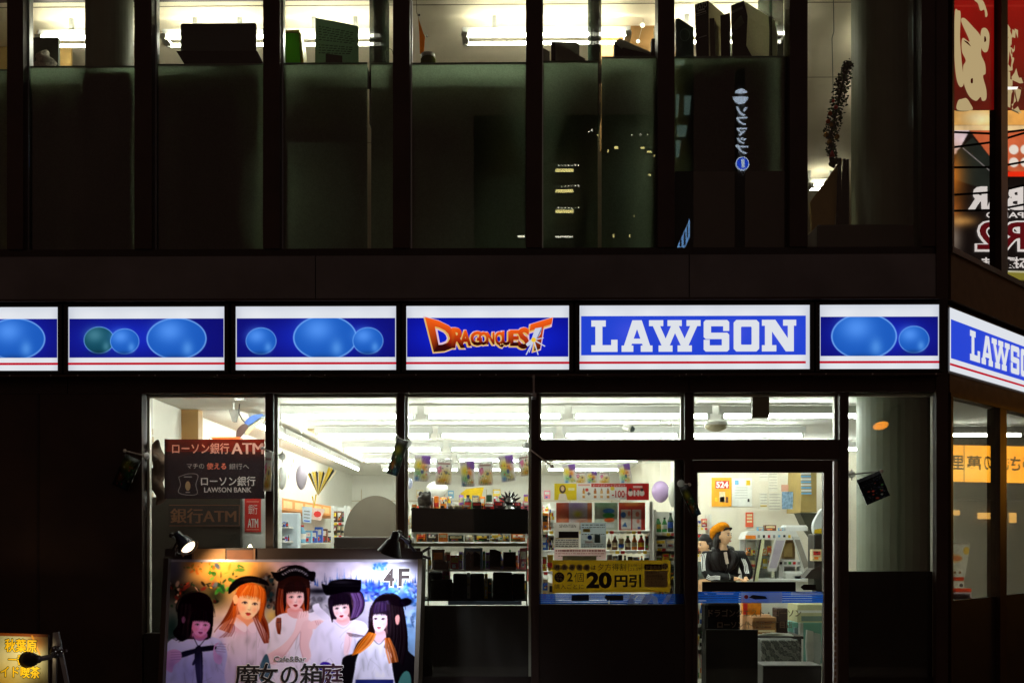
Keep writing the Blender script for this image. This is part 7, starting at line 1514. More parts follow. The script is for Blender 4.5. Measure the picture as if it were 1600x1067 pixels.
mb.mesh(vs, [(j * (n + 1) + i, j * (n + 1) + i + 1, (j + 1) * (n + 1) + i + 1, (j + 1) * (n + 1) + i) for j in range(m_) for i in range(n)], glass("clear_wrap", (236, 238, 236), .16, 1, .12)); build("plastic_wrap", mb, cr, smooth=True)
block("turquoise_bin", "turquoise bin behind the hanging white bags at the door's right edge", "bin", (1232, 972, 1300, 1064), 2.9, .3, mat("turquoise", (120, 176, 164), .5))
for i, px in enumerate((1247, 1266, 1277)):
    mb = MB(); c = [P(px - 5, 980 + i * 4, 2.6), P(px + 5, 982 + i * 4, 2.6), P(px + 7, 1020, 2.6), P(px + 4, 1040, 2.6), P(px - 4, 1038, 2.6), P(px - 6, 1010, 2.6)]
    mb.prism([Vector(q) for q in c], (0, .05, 0), mat("rag_" + ("blue", "white", "pale")[i], ((140, 166, 180), (222, 222, 220), (200, 206, 206))[i], .7)); build("hanging_bag", mb, None, ("bluish", "white", "pale grey")[i] + " limp plastic bag hanging in front of the turquoise bin", "bag", "limp bags by the turquoise bin")
block("pale_crate", "cream and pale green open case right of the low table", "case", (1246, 944, 1300, 972), 2.4, .4, mat("cream_case", (196, 194, 150), .5), [((1247, 953, 1287, 957), WHITE), ((1252, 962, 1287, 970), mat("case_green", (110, 130, 120), .4))])
mb = MB(); x0, x1 = P(1246, 960, 2.5).x, P(1300, 960, 2.5).x; 
for x in (x0 + .01, x1 - .05): mb.box(x, x + .04, 2.45, 2.5, .011, P(0, 972, 2.4).z - .001, WHITE)
build("case_trestle", mb, None, "white legs carrying the cream and pale green case", "trestle")
block("black_bin", "low black bin standing at the foot of the sliding door", "bin", (1192, 1039, 1284, 1100), .25, .3, BLACK)
# column side and oblique windows
pc = thing("cardboard_display", "printed cardboard display with a red base inside the first oblique window", "display", SW(.35, .78, -.22))
def sd(px, py, o=-.22): return PS(px, py, o)
A = Art(1478, 847, 1518, 936, 1.0, (226, 220, 206)); r = random.Random(8)
A.ell(1492, 872, 12, 7, (236, 200, 150)); A.ell(1494, 872, 9, 4, (230, 130, 70), .9); A.ell(1510, 860, 5, 6, (236, 190, 70)); A.rect(1478, 847, 1518, 850, (190, 176, 160)); A.rect(1478, 901, 1506, 907, (226, 70, 30)); A.rect(1478, 919, 1518, 925, (226, 66, 26)); A.rect(1478, 925, 1518, 936, (226, 206, 214))
for (x, y_, rr) in ((1484, 890, 4), (1492, 894, 4), (1500, 894, 4), (1484, 913, 5), (1502, 914, 5.5)): A.ell(x, y_, rr, rr, (240, 236, 226)); A.ell(x, y_, rr * .55, rr * .55, r.choice([(60, 40, 40), (150, 100, 50), (220, 120, 60)]))
A.noise(2, 6, .12); B = A.mb(lambda x, y_: sd(x if y_ > 918 else min(x, 1516 - (y_ - 850) * .16 if y_ < 905 else 1506), y_), film("display_print", None, .75, vcol=True)); build("printed_face", B, pc)
mb = MB(); mb.prism([sd(1479, 936, -.23), sd(1516, 936, -.23), sd(1514, 926, -.23), sd(1479, 926, -.23)], SW(0, 0, -.33) - SW(0, 0, -.23), WHITE); build("foot", mb, pc)
mb = MB(); a = SW(.02, .011, -.15); mb.prism([SW(.02, .76, -.1), SW(.9, .76, -.1), SW(.9, .76, -.5), SW(.02, .76, -.5)], (0, 0, .02), BLACK); mb.prism([SW(.02, .011, -.1), SW(.9, .011, -.1), SW(.9, .011, -.5), SW(.02, .011, -.5)], (0, 0, .748), BLACK); build("low_counter", mb, None, "low black counter inside the first oblique window", "counter")
# ================================================================== PEOPLE
def skinned(name, nodes, edges, root, mt, sub=2, parent=None, rot=None, org=None, join=None):
    """grow one smooth surface round a skeleton: nodes {key:(xyz, rx, ry)}"""
    keys = list(nodes); ix = {k: i for i, k in enumerate(keys)}
    me = bpy.data.meshes.new("skeleton"); me.from_pydata([nodes[k][0] for k in keys], [(ix[a], ix[b]) for a, b in edges], [])
    o = bpy.data.objects.new("skeleton", me); COL.objects.link(o)
    o.modifiers.new("s", 'SKIN'); m2 = o.modifiers.new("u", 'SUBSURF'); m2.levels = sub; m2.render_levels = sub
    for k in keys:
        sv = me.skin_vertices[0].data[ix[k]]; sv.radius = (nodes[k][1], nodes[k][2] if len(nodes[k]) > 2 else nodes[k][1]); sv.use_root = (k == root)
    dg = bpy.context.evaluated_depsgraph_get(); r = bpy.data.meshes.new_from_object(o.evaluated_get(dg))
    mb = MB(); mb.mesh([tuple(v.co) for v in r.vertices], [tuple(p.vertices) for p in r.polygons], mt)
    bpy.data.objects.remove(o); bpy.data.meshes.remove(me); bpy.data.meshes.remove(r); return mb
def xf(mb, M):
    mb.v = [tuple(M @ Vector(v)) for v in mb.v]; return mb
def head(mb, c, yaw, skin, dark, lip, s=1.0, pitch=0.0):
    """head facing local -Y, turned by yaw about Z; features are part of the same mesh"""
    rot = Matrix.Rotation(yaw, 3, 'Z') @ Matrix.Rotation(pitch, 3, 'X')
    def fn(q):
        x, y, z = q.x / s, q.y / s, q.z / s
        if z < 0: k = 1 - .38 * min(1, (-z / .115)) ** 1.5; x *= k; y = y * (1 - .18 * (-z / .115)) - .012 * (-z / .115)
        f = max(0, -y / .095)
        g = lambda x0, z0, a, b: math.exp(-((x - x0) / a) ** 2 - ((z - z0) / b) ** 2)
        if f > .3:
            y -= f * (.024 * g(0, -.022, .011, .016) + .013 * g(0, .0, .008, .022) + .008 * g(0, -.062, .02, .012) + .012 * g(0, -.098, .022, .014) - .010 * g(.031, .008, .018, .012) - .010 * g(-.031, .008, .018, .012) + .006 * g(.04, -.03, .022, .02) + .006 * g(-.04, -.03, .022, .02))
        return Vector((x * s, y * s, z * s))
    mb.ell(c, (.072 * s, .095 * s, .118 * s), skin, 36, 30, rot, fn)
    for sx in (-1, 1):
        mb.ell(Vector(c) + rot @ Vector((.030 * sx, -.083, .008)) * s, (.013 * s, .008 * s, .0065 * s), mat("eye_white", (226, 220, 214), .3), 10, 8, rot)
        mb.ell(Vector(c) + rot @ Vector((.029 * sx, -.0885, .008)) * s, (.0062 * s, .005 * s, .006 * s), dark, 10, 8, rot)
        mb.tube([Vector(c) + rot @ Vector((.016 * sx, -.0925, .014)) * s, Vector(c) + rot @ Vector((.030 * sx, -.0915, .0165)) * s, Vector(c) + rot @ Vector((.045 * sx, -.082, .012)) * s], .0022 * s, dark, 6)
        mb.tube([Vector(c) + rot @ Vector((.014 * sx, -.097, .030)) * s, Vector(c) + rot @ Vector((.030 * sx, -.094, .0345)) * s, Vector(c) + rot @ Vector((.048 * sx, -.082, .029)) * s], [.002 * s, .0034 * s, .0016 * s], dark, 6)
        mb.ell(Vector(c) + rot @ Vector((.071 * sx, .005, -.01)) * s, (.010 * s, .018 * s, .030 * s), skin, 10, 8, rot)
    mb.ell(Vector(c) + rot @ Vector((0, -.098, -.057)) * s, (.021 * s, .008 * s, .0045 * s), lip, 12, 8, rot)
    mb.ell(Vector(c) + rot @ Vector((0, -.097, -.066)) * s, (.017 * s, .008 * s, .0055 * s), lip, 12, 8, rot)
    return rot
SKIN = mat("skin_warm", (240, 190, 146), .5, 0, .06, 8); DRKI = mat("hair_black", (12, 9, 8), .5, 0, .3, 20, spec=.25); LIP = mat("lips_red", (176, 64, 54), .4)
YW = 3.55
K = (YW - YC) / F                                       # metres per photo pixel at the woman
def W_(px, py, dy=0.0): q = P(px, py, YW); return (q.x, YW + dy, q.z)
hc_ = Vector(W_(1130.5, 837, -.0))
pw = W_(1132, 925)                                      # pelvis height free: build downwards
zsh = W_(0, 866)[2]; xm = W_(1131, 0)[0]
N = {"hip": ((xm, YW + .03, .90), .125, .10), "waist": ((xm, YW + .03, 1.04), .11, .085), "chest": ((xm - .005, YW + .03, zsh - .10), .13, .095), "neckb": ((xm - .01, YW + .03, zsh + .03), .065, .06), "neck": ((xm - .012, YW + .015, hc_.z - .11), .046, .046), "skull": ((hc_.x - .005, YW + .02, hc_.z - .03), .05, .05)}
E_ = [("hip", "waist"), ("waist", "chest"), ("chest", "neckb"), ("neckb", "neck"), ("neck", "skull")]
arms = {"l": [W_(1107, 868, .04), W_(1105, 899, -.06), W_(1146, 903, -.22)], "r": [W_(1156, 868, .03), W_(1166, 895, -.05), W_(1159, 904, -.2)]}
for s in "lr":
    a = arms[s]; N["sh" + s] = (a[0], .05, .05); N["el" + s] = (a[1], .04, .04); N["wr" + s] = (a[2], .025, .022)
    E_ += [("chest", "sh" + s), ("sh" + s, "el" + s), ("el" + s, "wr" + s)]
    sx = -1 if s == "l" else 1
    N["kn" + s] = ((xm + .10 * sx, YW + .01, .48), .058, .058); N["an" + s] = ((xm + .11 * sx, YW + .05, .09), .036, .036); N["to" + s] = ((xm + .12 * sx, YW - .12, .045), .034, .03); N["th" + s] = ((xm + .095 * sx, YW + .03, .80), .085, .085)
    E_ += [("hip", "th" + s), ("th" + s, "kn" + s), ("kn" + s, "an" + s), ("an" + s, "to" + s)]
    # hand: palm, four fingers of different lengths, thumb from the side; both hands meet on the counter side
    w = Vector(a[2]); d = Vector((.55 if s == "l" else -.35, -.75, -.12)).normalized(); up = Vector((0, .15, 1)); side = d.cross(up).normalized()
    p = w + d * .05; N["pa" + s] = (tuple(p), .022, .014); E_.append(("wr" + s, "pa" + s))
    for f, (off, L) in enumerate(((-.026, .058), (-.009, .072), (.009, .066), (.025, .050))):
        b0 = p + d * .025 + side * off; b1 = b0 + d * L * .5 - up * .006; b2 = b1 + d * L * .35 - up * L * .35
        for q, nme, r_ in ((b0, "a", .0095), (b1, "b", .0085), (b2, "c", .007)): N[f"f{s}{f}{nme}"] = (tuple(q), r_, r_)
        E_ += [("pa" + s, f"f{s}{f}a"), (f"f{s}{f}a", f"f{s}{f}b"), (f"f{s}{f}b", f"f{s}{f}c")]
    t0 = w + d * .03 + side * (.03 if s == "l" else -.03); t1 = t0 + d * .03 + side * (.018 if s == "l" else -.018) + up * .008; t2 = t1 + d * .028 + up * .002
    for q, nme, r_ in ((t0, "a", .012), (t1, "b", .010), (t2, "c", .008)): N[f"t{s}{nme}"] = (tuple(q), r_, r_)
    E_ += [("wr" + s, f"t{s}a"), (f"t{s}a", f"t{s}b"), (f"t{s}b", f"t{s}c")]
mb = skinned("body", N, E_, "hip", SKIN)
yaw = math.radians(44)
rot = head(mb, hc_, yaw, SKIN, DRKI, LIP, 1.0, .0)
lo = min(v[2] for v in mb.v)
wo = build("person", mb, None, "woman in a mustard beret and black jacket with white sleeve stripes, hands clasped", "person", smooth=True)
# jacket
JB = mat("jacket_black", (9, 8, 9), .5, 0, .3, 10, .25, spec=.15); ST = mat("stripe_white", (232, 232, 230), .6)
J = {"hem": ((xm, YW + .03, .86), .19, .15), "waist": ((xm, YW + .03, 1.02), .185, .145), "chest": ((xm, YW + .03, zsh - .12), .19, .14), "yoke": ((xm - .005, YW + .04, zsh - .01), .15, .11), "coll": ((xm - .01, YW + .04, zsh + .045), .085, .08)}
EJ = [("hem", "waist"), ("waist", "chest"), ("chest", "yoke"), ("yoke", "coll")]
for s in "lr":
    a = arms[s]; sx = -1 if s == "l" else 1
    mid = tuple((np.array(a[0]) + np.array(a[1])) / 2 + (.02 * sx, 0, 0)); wr = tuple(np.array(a[2]) * .93 + np.array(a[1]) * .07); fm_ = tuple((np.array(a[1]) + np.array(a[2])) / 2)
    J["s" + s] = (tuple(np.array(a[0]) + (.015 * sx, 0, .0)), .085, .085); J["m" + s] = (mid, .083, .083); J["e" + s] = (tuple(np.array(a[1]) + (.012 * sx, 0, 0)), .075, .075); J["f" + s] = (fm_, .062, .062); J["w" + s] = (wr, .042, .042)
    EJ += [("yoke", "s" + s), ("s" + s, "m" + s), ("m" + s, "e" + s), ("e" + s, "f" + s), ("f" + s, "w" + s)]
mb = skinned("jacket", J, EJ, "chest", JB)
ja = build("jacket", mb, wo, smooth=True)
mb = MB()                                              # stand-up padded collar and ruffled lapels, open at the front
cp = [Vector((xm - .005 + math.sin(q) * .098, YW + .03 - math.cos(q + math.pi) * -.0 + math.cos(q) * .085, zsh + .055 + .022 * math.cos(q))) for q in np.linspace(-2.5, 2.5, 17)]
mb.tube(cp, [.03] + [.044 + .004 * math.sin(k * 2.3) for k in range(15)] + [.03], JB, 12)
for sx in (-1, 1):
    q0 = Vector((xm - .005 + sx * .065, YW - .035, zsh + .045))
    mb.tube([q0, q0 + Vector((.045 * sx, -.035, -.05)), q0 + Vector((.05 * sx, -.055, -.11)), q0 + Vector((.02 * sx, -.07, -.18)), Vector((xm, YW - .115, zsh - .22))], [.03, .052, .055, .042, .012], JB, 12)
build("collar", mb, ja, smooth=True)
def on_surface(mbo, pts, w, mt, lift=.004):
    """a narrow band lying on the front of a garment along world points (dropped on it along Y)"""
    from mathutils.bvhtree import BVHTree
    t = BVHTree.FromPolygons([Vector(v) for v in mbo.v], mbo.f); out = MB(); pv = []
    P3 = catmull(pts, 8, False)
    for q in P3:
        h = t.ray_cast(Vector((q[0], YW - 1, q[1])), Vector((0, 1, 0)))
        if h[0] is not None: pv.append(h[0] + h[1] * lift * (1 if h[1].y < 0 else -1))
    for a, b in zip(pv[:-1], pv[1:]):
        d = (b - a); n = Vector((d.z, 0, -d.x)).normalized() * w; out.quad([a - n, b - n, b + n, a + n], mt)
    return out
def pxl(*ps): return [(P(x, y, YW).x, P(x, y, YW).z) for x, y in ps]
J_mesh = skinned("jacket", J, EJ, "chest", JB)
sm = MB()
for grp in ([[(1102.5 - k * 2.1, 864 + k * .5), (1099.5 - k * 1.8, 878), (1099.5 - k * 1.7, 892 + k * .5)] for k in range(3)], [[(1101 + k, 901.4 - k * 2.2), (1107, 904 - k * 2.1), (1114, 903 - k * 2.1), (1121, 903.6 - k * 2)] for k in range(3)], [[(1157 + k * 2.3, 872 + k * .6), (1161 + k * 2.1, 884), (1160 + k * 2.2, 896)] for k in range(3)]):
    for pts in grp:
        b = on_surface(J_mesh, pxl(*pts), .0062, ST); sm.mesh(b.v, b.f, ST) if b.v else None
build("sleeve_stripes", sm, ja)
b = on_surface(J_mesh, pxl((1133, 868), (1134, 885), (1134.5, 905)), .003, STEEL); build("zip", b, ja)
mb = on_surface(J_mesh, pxl((1130, 862), (1132, 872), (1134, 881)), .02, mat("shirt_cream", (224, 206, 190), .8), .012); build("shirt", mb, wo)
T = {"hip": ((xm, YW + .03, .86), .165, .13)}
ET = []
for s, sx in (("l", -1), ("r", 1)):
    T["t" + s] = ((xm + .095 * sx, YW + .03, .76), .10, .10); T["k" + s] = ((xm + .10 * sx, YW + .01, .48), .085, .085); T["a" + s] = ((xm + .11 * sx, YW + .05, .10), .08, .08); ET += [("hip", "t" + s), ("t" + s, "k" + s), ("k" + s, "a" + s)]
build("trousers", skinned("trousers", T, ET, "hip", mat("trouser_dark", (20, 19, 22), .8, spec=.15)), wo, smooth=True)
for s, sx in (("l", -1), ("r", 1)):
    mb = MB(); mb.ell((xm + .117 * sx, YW - .04, .052), (.045, .13, .04), WHITE, 14, 10, Matrix.Rotation(.08 * sx, 3, 'Z')); build("shoe", mb, wo, smooth=True)
# hair and beret
mb = MB()
def hr(q):
    if q.y < -.02: q.y *= .42 if q.z < .05 else .93
    return q
mb.ell(hc_ + rot @ Vector((0, .014, .022)), (.084, .104, .116), DRKI, 28, 22, rot, hr)
for k in range(26):                                     # long straight hair falling behind and beside the face
    a = math.radians(22 + k * 5.9); j = .003 * math.sin(k * 5.1); p0 = hc_ + rot @ Vector((math.cos(a) * .078, math.sin(a) * .086 + .01, .045))
    p1 = hc_ + rot @ Vector((math.cos(a) * .084 + j, math.sin(a) * .098 + .014, -.06)); p2 = hc_ + rot @ Vector((math.cos(a) * .086 + j, math.sin(a) * .104 + .018, -.15 - .02 * math.sin(k * 3.7)))
    mb.tube([p0, p1, p2, p2 + Vector((0, 0, -.045))], [.02, .021, .018, .004], DRKI, 7)
for k in range(7): a = .35 + k * .4; mb.tube([hc_ + rot @ Vector((.058 * math.cos(a), -.072 - .012 * math.sin(a), .09 + .015 * math.sin(a))), hc_ + rot @ Vector((.070 * math.cos(a), -.066 * math.sin(a) - .018, .05 + .03 * math.sin(a)))], [.014, .006], DRKI, 7)
build("hair", mb, wo, smooth=True)
BER = mat("mustard_felt", (210, 128, 20), 1.0, 0, .18, 40, .5, spec=.05)
br = rot @ Matrix.Rotation(math.radians(-36), 3, 'X') @ Matrix.Rotation(math.radians(16), 3, 'Y')
mb = MB(); cB = hc_ + rot @ Vector((-.004, .056, .060))
mb.ell(cB, (.116, .138, .088), BER, 30, 18, br, lambda q: Vector((q.x * (1 + .03 * math.sin(q.y * 40)), q.y, q.z * (1 + .12 * math.sin(q.x * 26 + 1) if q.z > 0 else .8) - (.018 if q.y > .05 else 0) * (q.y - .05) / .08))); mb.ell(cB + br @ Vector((0, .0, .068)), (.006, .006, .012), BER, 8, 6)
build("beret", mb, wo, smooth=True)
# companion behind, turned left
Y2 = 4.45
c2 = P(1101.5, 851, Y2)
N2 = {"hip": ((c2.x + .02, Y2 + .05, .86), .13, .1), "chest": ((c2.x + .02, Y2 + .05, c2.z - .36), .15, .1), "neckb": ((c2.x + .015, Y2 + .05, c2.z - .2), .07, .06), "neck": ((c2.x + .01, Y2 + .03, c2.z - .11), .047, .047), "skull": ((c2.x, Y2, c2.z - .02), .05, .05)}
E2 = [("hip", "chest"), ("chest", "neckb"), ("neckb", "neck"), ("neck", "skull")]
for s, sx in (("l", -1), ("r", 1)):
    N2["s" + s] = ((c2.x + .02 + .17 * sx, Y2 + .05, c2.z - .27), .052, .052); N2["e" + s] = ((c2.x + .02 + .21 * sx, Y2 + .02, c2.z - .53), .042, .042); N2["w" + s] = ((c2.x - .06 + .2 * sx, Y2 - .15, c2.z - .62), .028, .026)
    N2["k" + s] = ((c2.x + .02 + .1 * sx, Y2 + .03, .46), .06, .06); N2["a" + s] = ((c2.x + .02 + .1 * sx, Y2 + .06, .08), .038, .038); N2["o" + s] = ((c2.x + .1 * sx - .06, Y2 - .05, .045), .034, .03)
    E2 += [("chest", "s" + s), ("s" + s, "e" + s), ("e" + s, "w" + s), ("hip", "k" + s), ("k" + s, "a" + s), ("a" + s, "o" + s)]
    w = Vector(N2["w" + s][0]); d = Vector((-.5, -.7, -.2)).normalized(); side = d.cross(Vector((0, 0, 1))).normalized()
    for f, (off, L) in enumerate(((-.026, .06), (-.009, .072), (.009, .066), (.025, .05), (.04, .03))):
        b0 = w + d * (.07 if f < 4 else .03) + side * off; b1 = b0 + d * L - Vector((0, 0, .015)); N2[f"f{s}{f}"] = (tuple(b0), .011, .011); N2[f"g{s}{f}"] = (tuple(b1), .008, .008); E2 += [("w" + s, f"f{s}{f}"), (f"f{s}{f}", f"g{s}{f}")]
mb = skinned("body", N2, E2, "hip", SKIN); rot2 = head(mb, c2, math.radians(-68), SKIN, DRKI, LIP, .98, .15)
w2 = build("person", mb, None, "dark-haired person half hidden behind the woman in the beret, looking down to the left", "person", smooth=True)
mb = MB(); mb.ell(c2 + rot2 @ Vector((0, .016, .034)), (.086, .104, .112), DRKI, 28, 22, rot2, lambda q: Vector((q.x, q.y * (.5 if q.y < 0 and q.z < .03 else .97), q.z)))
for k in range(9): a = math.radians(10 + k * 20); mb.tube([c2 + rot2 @ Vector((math.cos(a) * .08, math.sin(a) * .09 + .01, .03)), c2 + rot2 @ Vector((math.cos(a) * .08, math.sin(a) * .095 + .012, -.07))], [.03, .014], DRKI, 8)
build("hair", mb, w2, smooth=True)
J2 = {k: (v[0], v[1] * 1.3 + .02, v[2] * 1.3 + .02) for k, v in N2.items() if k in ("hip", "chest", "sl", "sr", "el", "er", "wl", "wr")}
J2["hip"] = (J2["hip"][0], .19, .15); J2["neckb"] = (tuple(np.array(N2["neckb"][0]) + (0, 0, -.03)), .09, .08)
build("jacket", skinned("jacket", J2, [("hip", "chest"), ("chest", "neckb"), ("chest", "sl"), ("chest", "sr"), ("sl", "el"), ("sr", "er"), ("el", "wl"), ("er", "wr")], "chest", mat("grey_green_jacket", (90, 98, 92), .8)), w2, smooth=True)
T2 = {"hip": (N2["hip"][0], .165, .13)}; ET2 = []
for s in "lr": T2["k" + s] = (N2["k" + s][0], .085, .085); T2["a" + s] = ((N2["a" + s][0][0], N2["a" + s][0][1], .1), .075, .075); ET2 += [("hip", "k" + s), ("k" + s, "a" + s)]
build("trousers", skinned("trousers", T2, ET2, "hip", MC["trouser_dark"]), w2, smooth=True)
# ================================================================== ACROSS THE STREETS (seen mirrored in the panes)
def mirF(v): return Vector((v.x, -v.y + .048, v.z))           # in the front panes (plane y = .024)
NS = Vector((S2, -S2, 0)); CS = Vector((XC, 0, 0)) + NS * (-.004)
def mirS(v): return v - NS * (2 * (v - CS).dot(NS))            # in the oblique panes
# dark office tower with lit windows
YD = 46.0
tw = thing("office_tower", "dark office tower across the street with scattered lit windows, mirrored in the glass", "building", mirF(P(930, 400, YD)))
tw.location.z = -.12; WORLD[tw.name] = tw.location.copy()
m0, m1 = mirF(P(740, 60, YD + .4)), mirF(P(1052, 60, YD + .4))
mb = MB(); mb.box(m0.x, m1.x, m0.y - 10, m0.y, -.12, mirF(P(800, 175, YD)).z, mat("tower_concrete", (120, 112, 106), .8)); build("wall", mb, tw)
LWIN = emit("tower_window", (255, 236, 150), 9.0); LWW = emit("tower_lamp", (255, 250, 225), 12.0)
def win(px0, py0, px1, py1, mt):
    mb = MB(); q = [mirF(P(a, b, YD)) for a, b in ((px0, py0), (px1, py0), (px1, py1), (px0, py1))]; mb.quad(q, mt); mb.quad([v + Vector((0, -.05, 0)) for v in reversed(q)], BLACK); build("window", mb, tw)
for py in (267, 299, 331): win(868, py - 3, 896, py + 2, LWIN)
win(868, 369, 895, 371, LWW); win(809, 368, 820, 371, LWW)
rw = random.Random(11)
for py in (258, 290, 324):
    for k in range(7): win(872 + k * 5.2, py + rw.uniform(-1, 1), 873.6 + k * 5.2, py + rw.uniform(1.2, 2.2), LWW)
for (px, py, w, h) in ((960, 229, 6, 4), (949, 234, 2, 5), (1001, 230, 6, 3), (1011, 236, 7, 3), (1022, 242, 7, 3), (1026, 231, 3, 3), (1013, 272, 4, 3), (1023, 273, 5, 3), (919, 205, 2, 2), (923, 203, 3, 2), (933, 210, 2, 3), (958, 366, 2, 5), (983, 366, 2, 5), (990, 336, 2, 3), (986, 210, 2, 1.5), (1000, 210, 2, 1.5), (1011, 210, 2, 1.5)): win(px, py, px + w, py + h, LWIN if h > 2 else LWW)
# upright lit lettering on the building opposite
YK = 24.0
vs = thing("vertical_sign", "upright lit sign of white katakana above a round blue badge, mirrored in the glass", "sign", mirF(P(1159, 270, YK)))
vs.location.z = -.12; WORLD[vs.name] = vs.location.copy()
fm = lambda o: (lambda x, y: mirF(P(x, y, YK)) + Vector((0, o, 0)))
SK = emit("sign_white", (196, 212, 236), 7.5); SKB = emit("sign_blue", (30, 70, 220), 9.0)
a, b = mirF(P(1140, 130, YK)), mirF(P(1178, 280, YK))
mb = MB(); mb.box((a.x + b.x) / 2 - .12, (a.x + b.x) / 2 + .12, a.y - .5, a.y - .06, -.12, a.z + .5, MC["tower_concrete"]); build("board", mb, vs)
for s, r_ in (("ソ", (1150, 167, 1168, 182)), ("フ", (1150, 183, 1168, 196)), ("マ", (1150, 200, 1167, 213)), ("ッ", (1151, 215, 1166, 225)), ("プ", (1149, 226, 1169, 241))):
    mb = MB(); tadd(mb, s, r_, fm(0), SK, .035, True); build("letter", mb, vs)
def disc(mb, cx, cy, rx, ry, fn, mt, n=20, a0=0, a1=6.2832):
    return mb.mesh([fn(cx, cy)] + [fn(cx + rx * math.cos(a0 + (a1 - a0) * k / n), cy + ry * math.sin(a0 + (a1 - a0) * k / n)) for k in range(n + 1)], [(0, k + 1, k + 2) for k in range(n)], mt)
mb = MB(); disc(mb, 1157, 151, 12, 12, fm(0), SK, 20, 0.05, 3.1); disc(mb, 1158, 147, 10, 8, fm(0), SK, 20, 3.3, 6.1); build("emblem", mb, vs)
mb = MB(); disc(mb, 1160, 256, 11, 11, fm(0), SK, 24); disc(mb, 1160, 256, 9.3, 9.3, fm(.02), SKB, 24); mb.quad([fm(.04)(*q) for q in ((1157.5, 250), (1163, 249), (1163, 263), (1158.5, 263))], SK); build("badge", mb, vs)
# glass stair tower and a bluish banner
st = thing("stair_tower", "tall lit glass stair tower across the street, mirrored left of the katakana sign", "building", mirF(P(1070, 300, 30)))
st.location.z = -.12; WORLD[st.name] = st.location.copy()
a, b = mirF(P(1046, 60, 30)), mirF(P(1084, 60, 30))
mb = MB(); mb.box(min(a.x, b.x), max(a.x, b.x), a.y - 4, a.y - .05, -.12, a.z + 2, mat("stair_dark", (110, 116, 116), .5)); build("wall", mb, st)
for (x0, y0, x1, y1) in ((1056, 95, 1070, 103), (1056, 148, 1062, 183), (1069, 150, 1080, 180), (1058, 196, 1074, 214), (1056, 220, 1064, 246)):
    mb = MB(); mb.quad([mirF(P(*q, 30)) for q in ((x0, y0), (x1, y0), (x1 - 3, y1), (x0, y1))], emit("stair_light", (130, 160, 150), 2.2)); build("window", mb, st)
mb = MB(); mb.prism([mirF(P(1057, 388, 20)), mirF(P(1078, 342, 20)), mirF(P(1078, 370, 20)), mirF(P(1070, 388, 20))], (0, -.1, 0), emit("banner_blue", (120, 170, 230), 7.0))
for (x0, y0, x1, y1) in ((1062, 376, 1065, 386), (1068, 366, 1071, 384), (1073, 355, 1075, 372)): mb.quad([mirF(P(*q, 20)) + Vector((0, .02, 0)) for q in ((x0, y0), (x1, y0 - 4), (x1, y1), (x0, y1))], mat("banner_ink", (30, 50, 90)))
build("street_banner", mb, None, "pale blue lit banner across the street, mirrored low in the office glass", "banner")
# amber street lamp mirrored in the pane by the door
q = mirF(P(1376, 665, 13)); sl = thing("street_lamp", "amber street lamp on a pole across the street, mirrored right of the shop door", "street lamp", (q.x, q.y, -.12))
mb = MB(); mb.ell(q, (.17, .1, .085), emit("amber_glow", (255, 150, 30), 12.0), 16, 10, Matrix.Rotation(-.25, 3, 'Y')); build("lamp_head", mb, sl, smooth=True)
mb = MB(); mb.tube([(q.x + .5, q.y - .3, -.12), (q.x + .5, q.y - .3, q.z + .5), (q.x + .3, q.y - .15, q.z + .4), (q.x, q.y, q.z + .13)], .05, BLACK, 8); build("pole", mb, sl)
# big lit billboard mirrored in the upper oblique panes
YB = 15.0
A = Art(1472, 150, 1700, 480, .7, (20, 14, 12))
A.rect(1470, 150, 1700, 196, (250, 176, 84)); A.blob(1530, 185, 30, 16, (255, 236, 180), .9); A.rect(1470, 196, 1700, 204, (250, 210, 150))
A.poly([(1470, 204), (1515, 204), (1495, 240), (1470, 250)], (240, 214, 220)); A.poly([(1515, 204), (1620, 204), (1640, 290), (1560, 262)], (206, 100, 60)); A.poly([(1495, 236), (1520, 215), (1560, 260), (1550, 300), (1490, 280)], (36, 40, 34))
A.blob(1484, 275, 20, 40, (230, 130, 40), 1); A.blob(1484, 330, 18, 22, (200, 110, 40), .9); A.blob(1500, 345, 22, 8, (236, 170, 90), .9); A.blob(1490, 375, 12, 22, (180, 160, 140), .7); A.noise(5, 18, .2)
for x in (1584, 1602, 1620):
    for y in (234, 254): A.ell(x, y, 7.5, 7.5, (250, 236, 220))
A.rect(1572, 268, 1700, 276, (250, 50, 20)); A.line([(1505, 232), (1556, 275)], 1, (220, 200, 200), .8)
A.rect(1536, 424, 1700, 438, (140, 130, 50)); A.line([(1575, 424), (1700, 428)], 2, (230, 226, 200)); A.poly([(1540, 420), (1562, 415), (1558, 440), (1545, 436)], (170, 160, 140))
fb = lambda o: (lambda x, y: mirS(P(x, y, YB)) + Vector((-o, 0, 0)))
bb = thing("billboard", "big lit billboard across the side street with BAR lettering, mirrored in the oblique panes", "billboard", mirS(P(1560, 400, YB)))
bb.location.z = -.12; WORLD[bb.name] = bb.location.copy()
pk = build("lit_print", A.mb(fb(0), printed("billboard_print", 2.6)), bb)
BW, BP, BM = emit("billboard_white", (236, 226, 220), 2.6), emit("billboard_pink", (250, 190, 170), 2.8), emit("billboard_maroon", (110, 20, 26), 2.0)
mb = MB()
tadd(mb, "BAR", (1511, 292, 1598, 329), fb(.03), BW, .05, True)
tadd(mb, "R2", (1522, 345, 1605, 394), fb(.03), BW, .06, True); tadd(mb, "R2", (1525, 348, 1602, 391), fb(.06), BM, .02, True)
tadd(mb, "応援しまさ", (1512, 402, 1612, 420), fb(.03), BW, .03, True); tadd(mb, "JAPANの", (1540, 332, 1620, 344), fb(.03), BW, .02, True)
build("billboard_lettering", mb, pk)
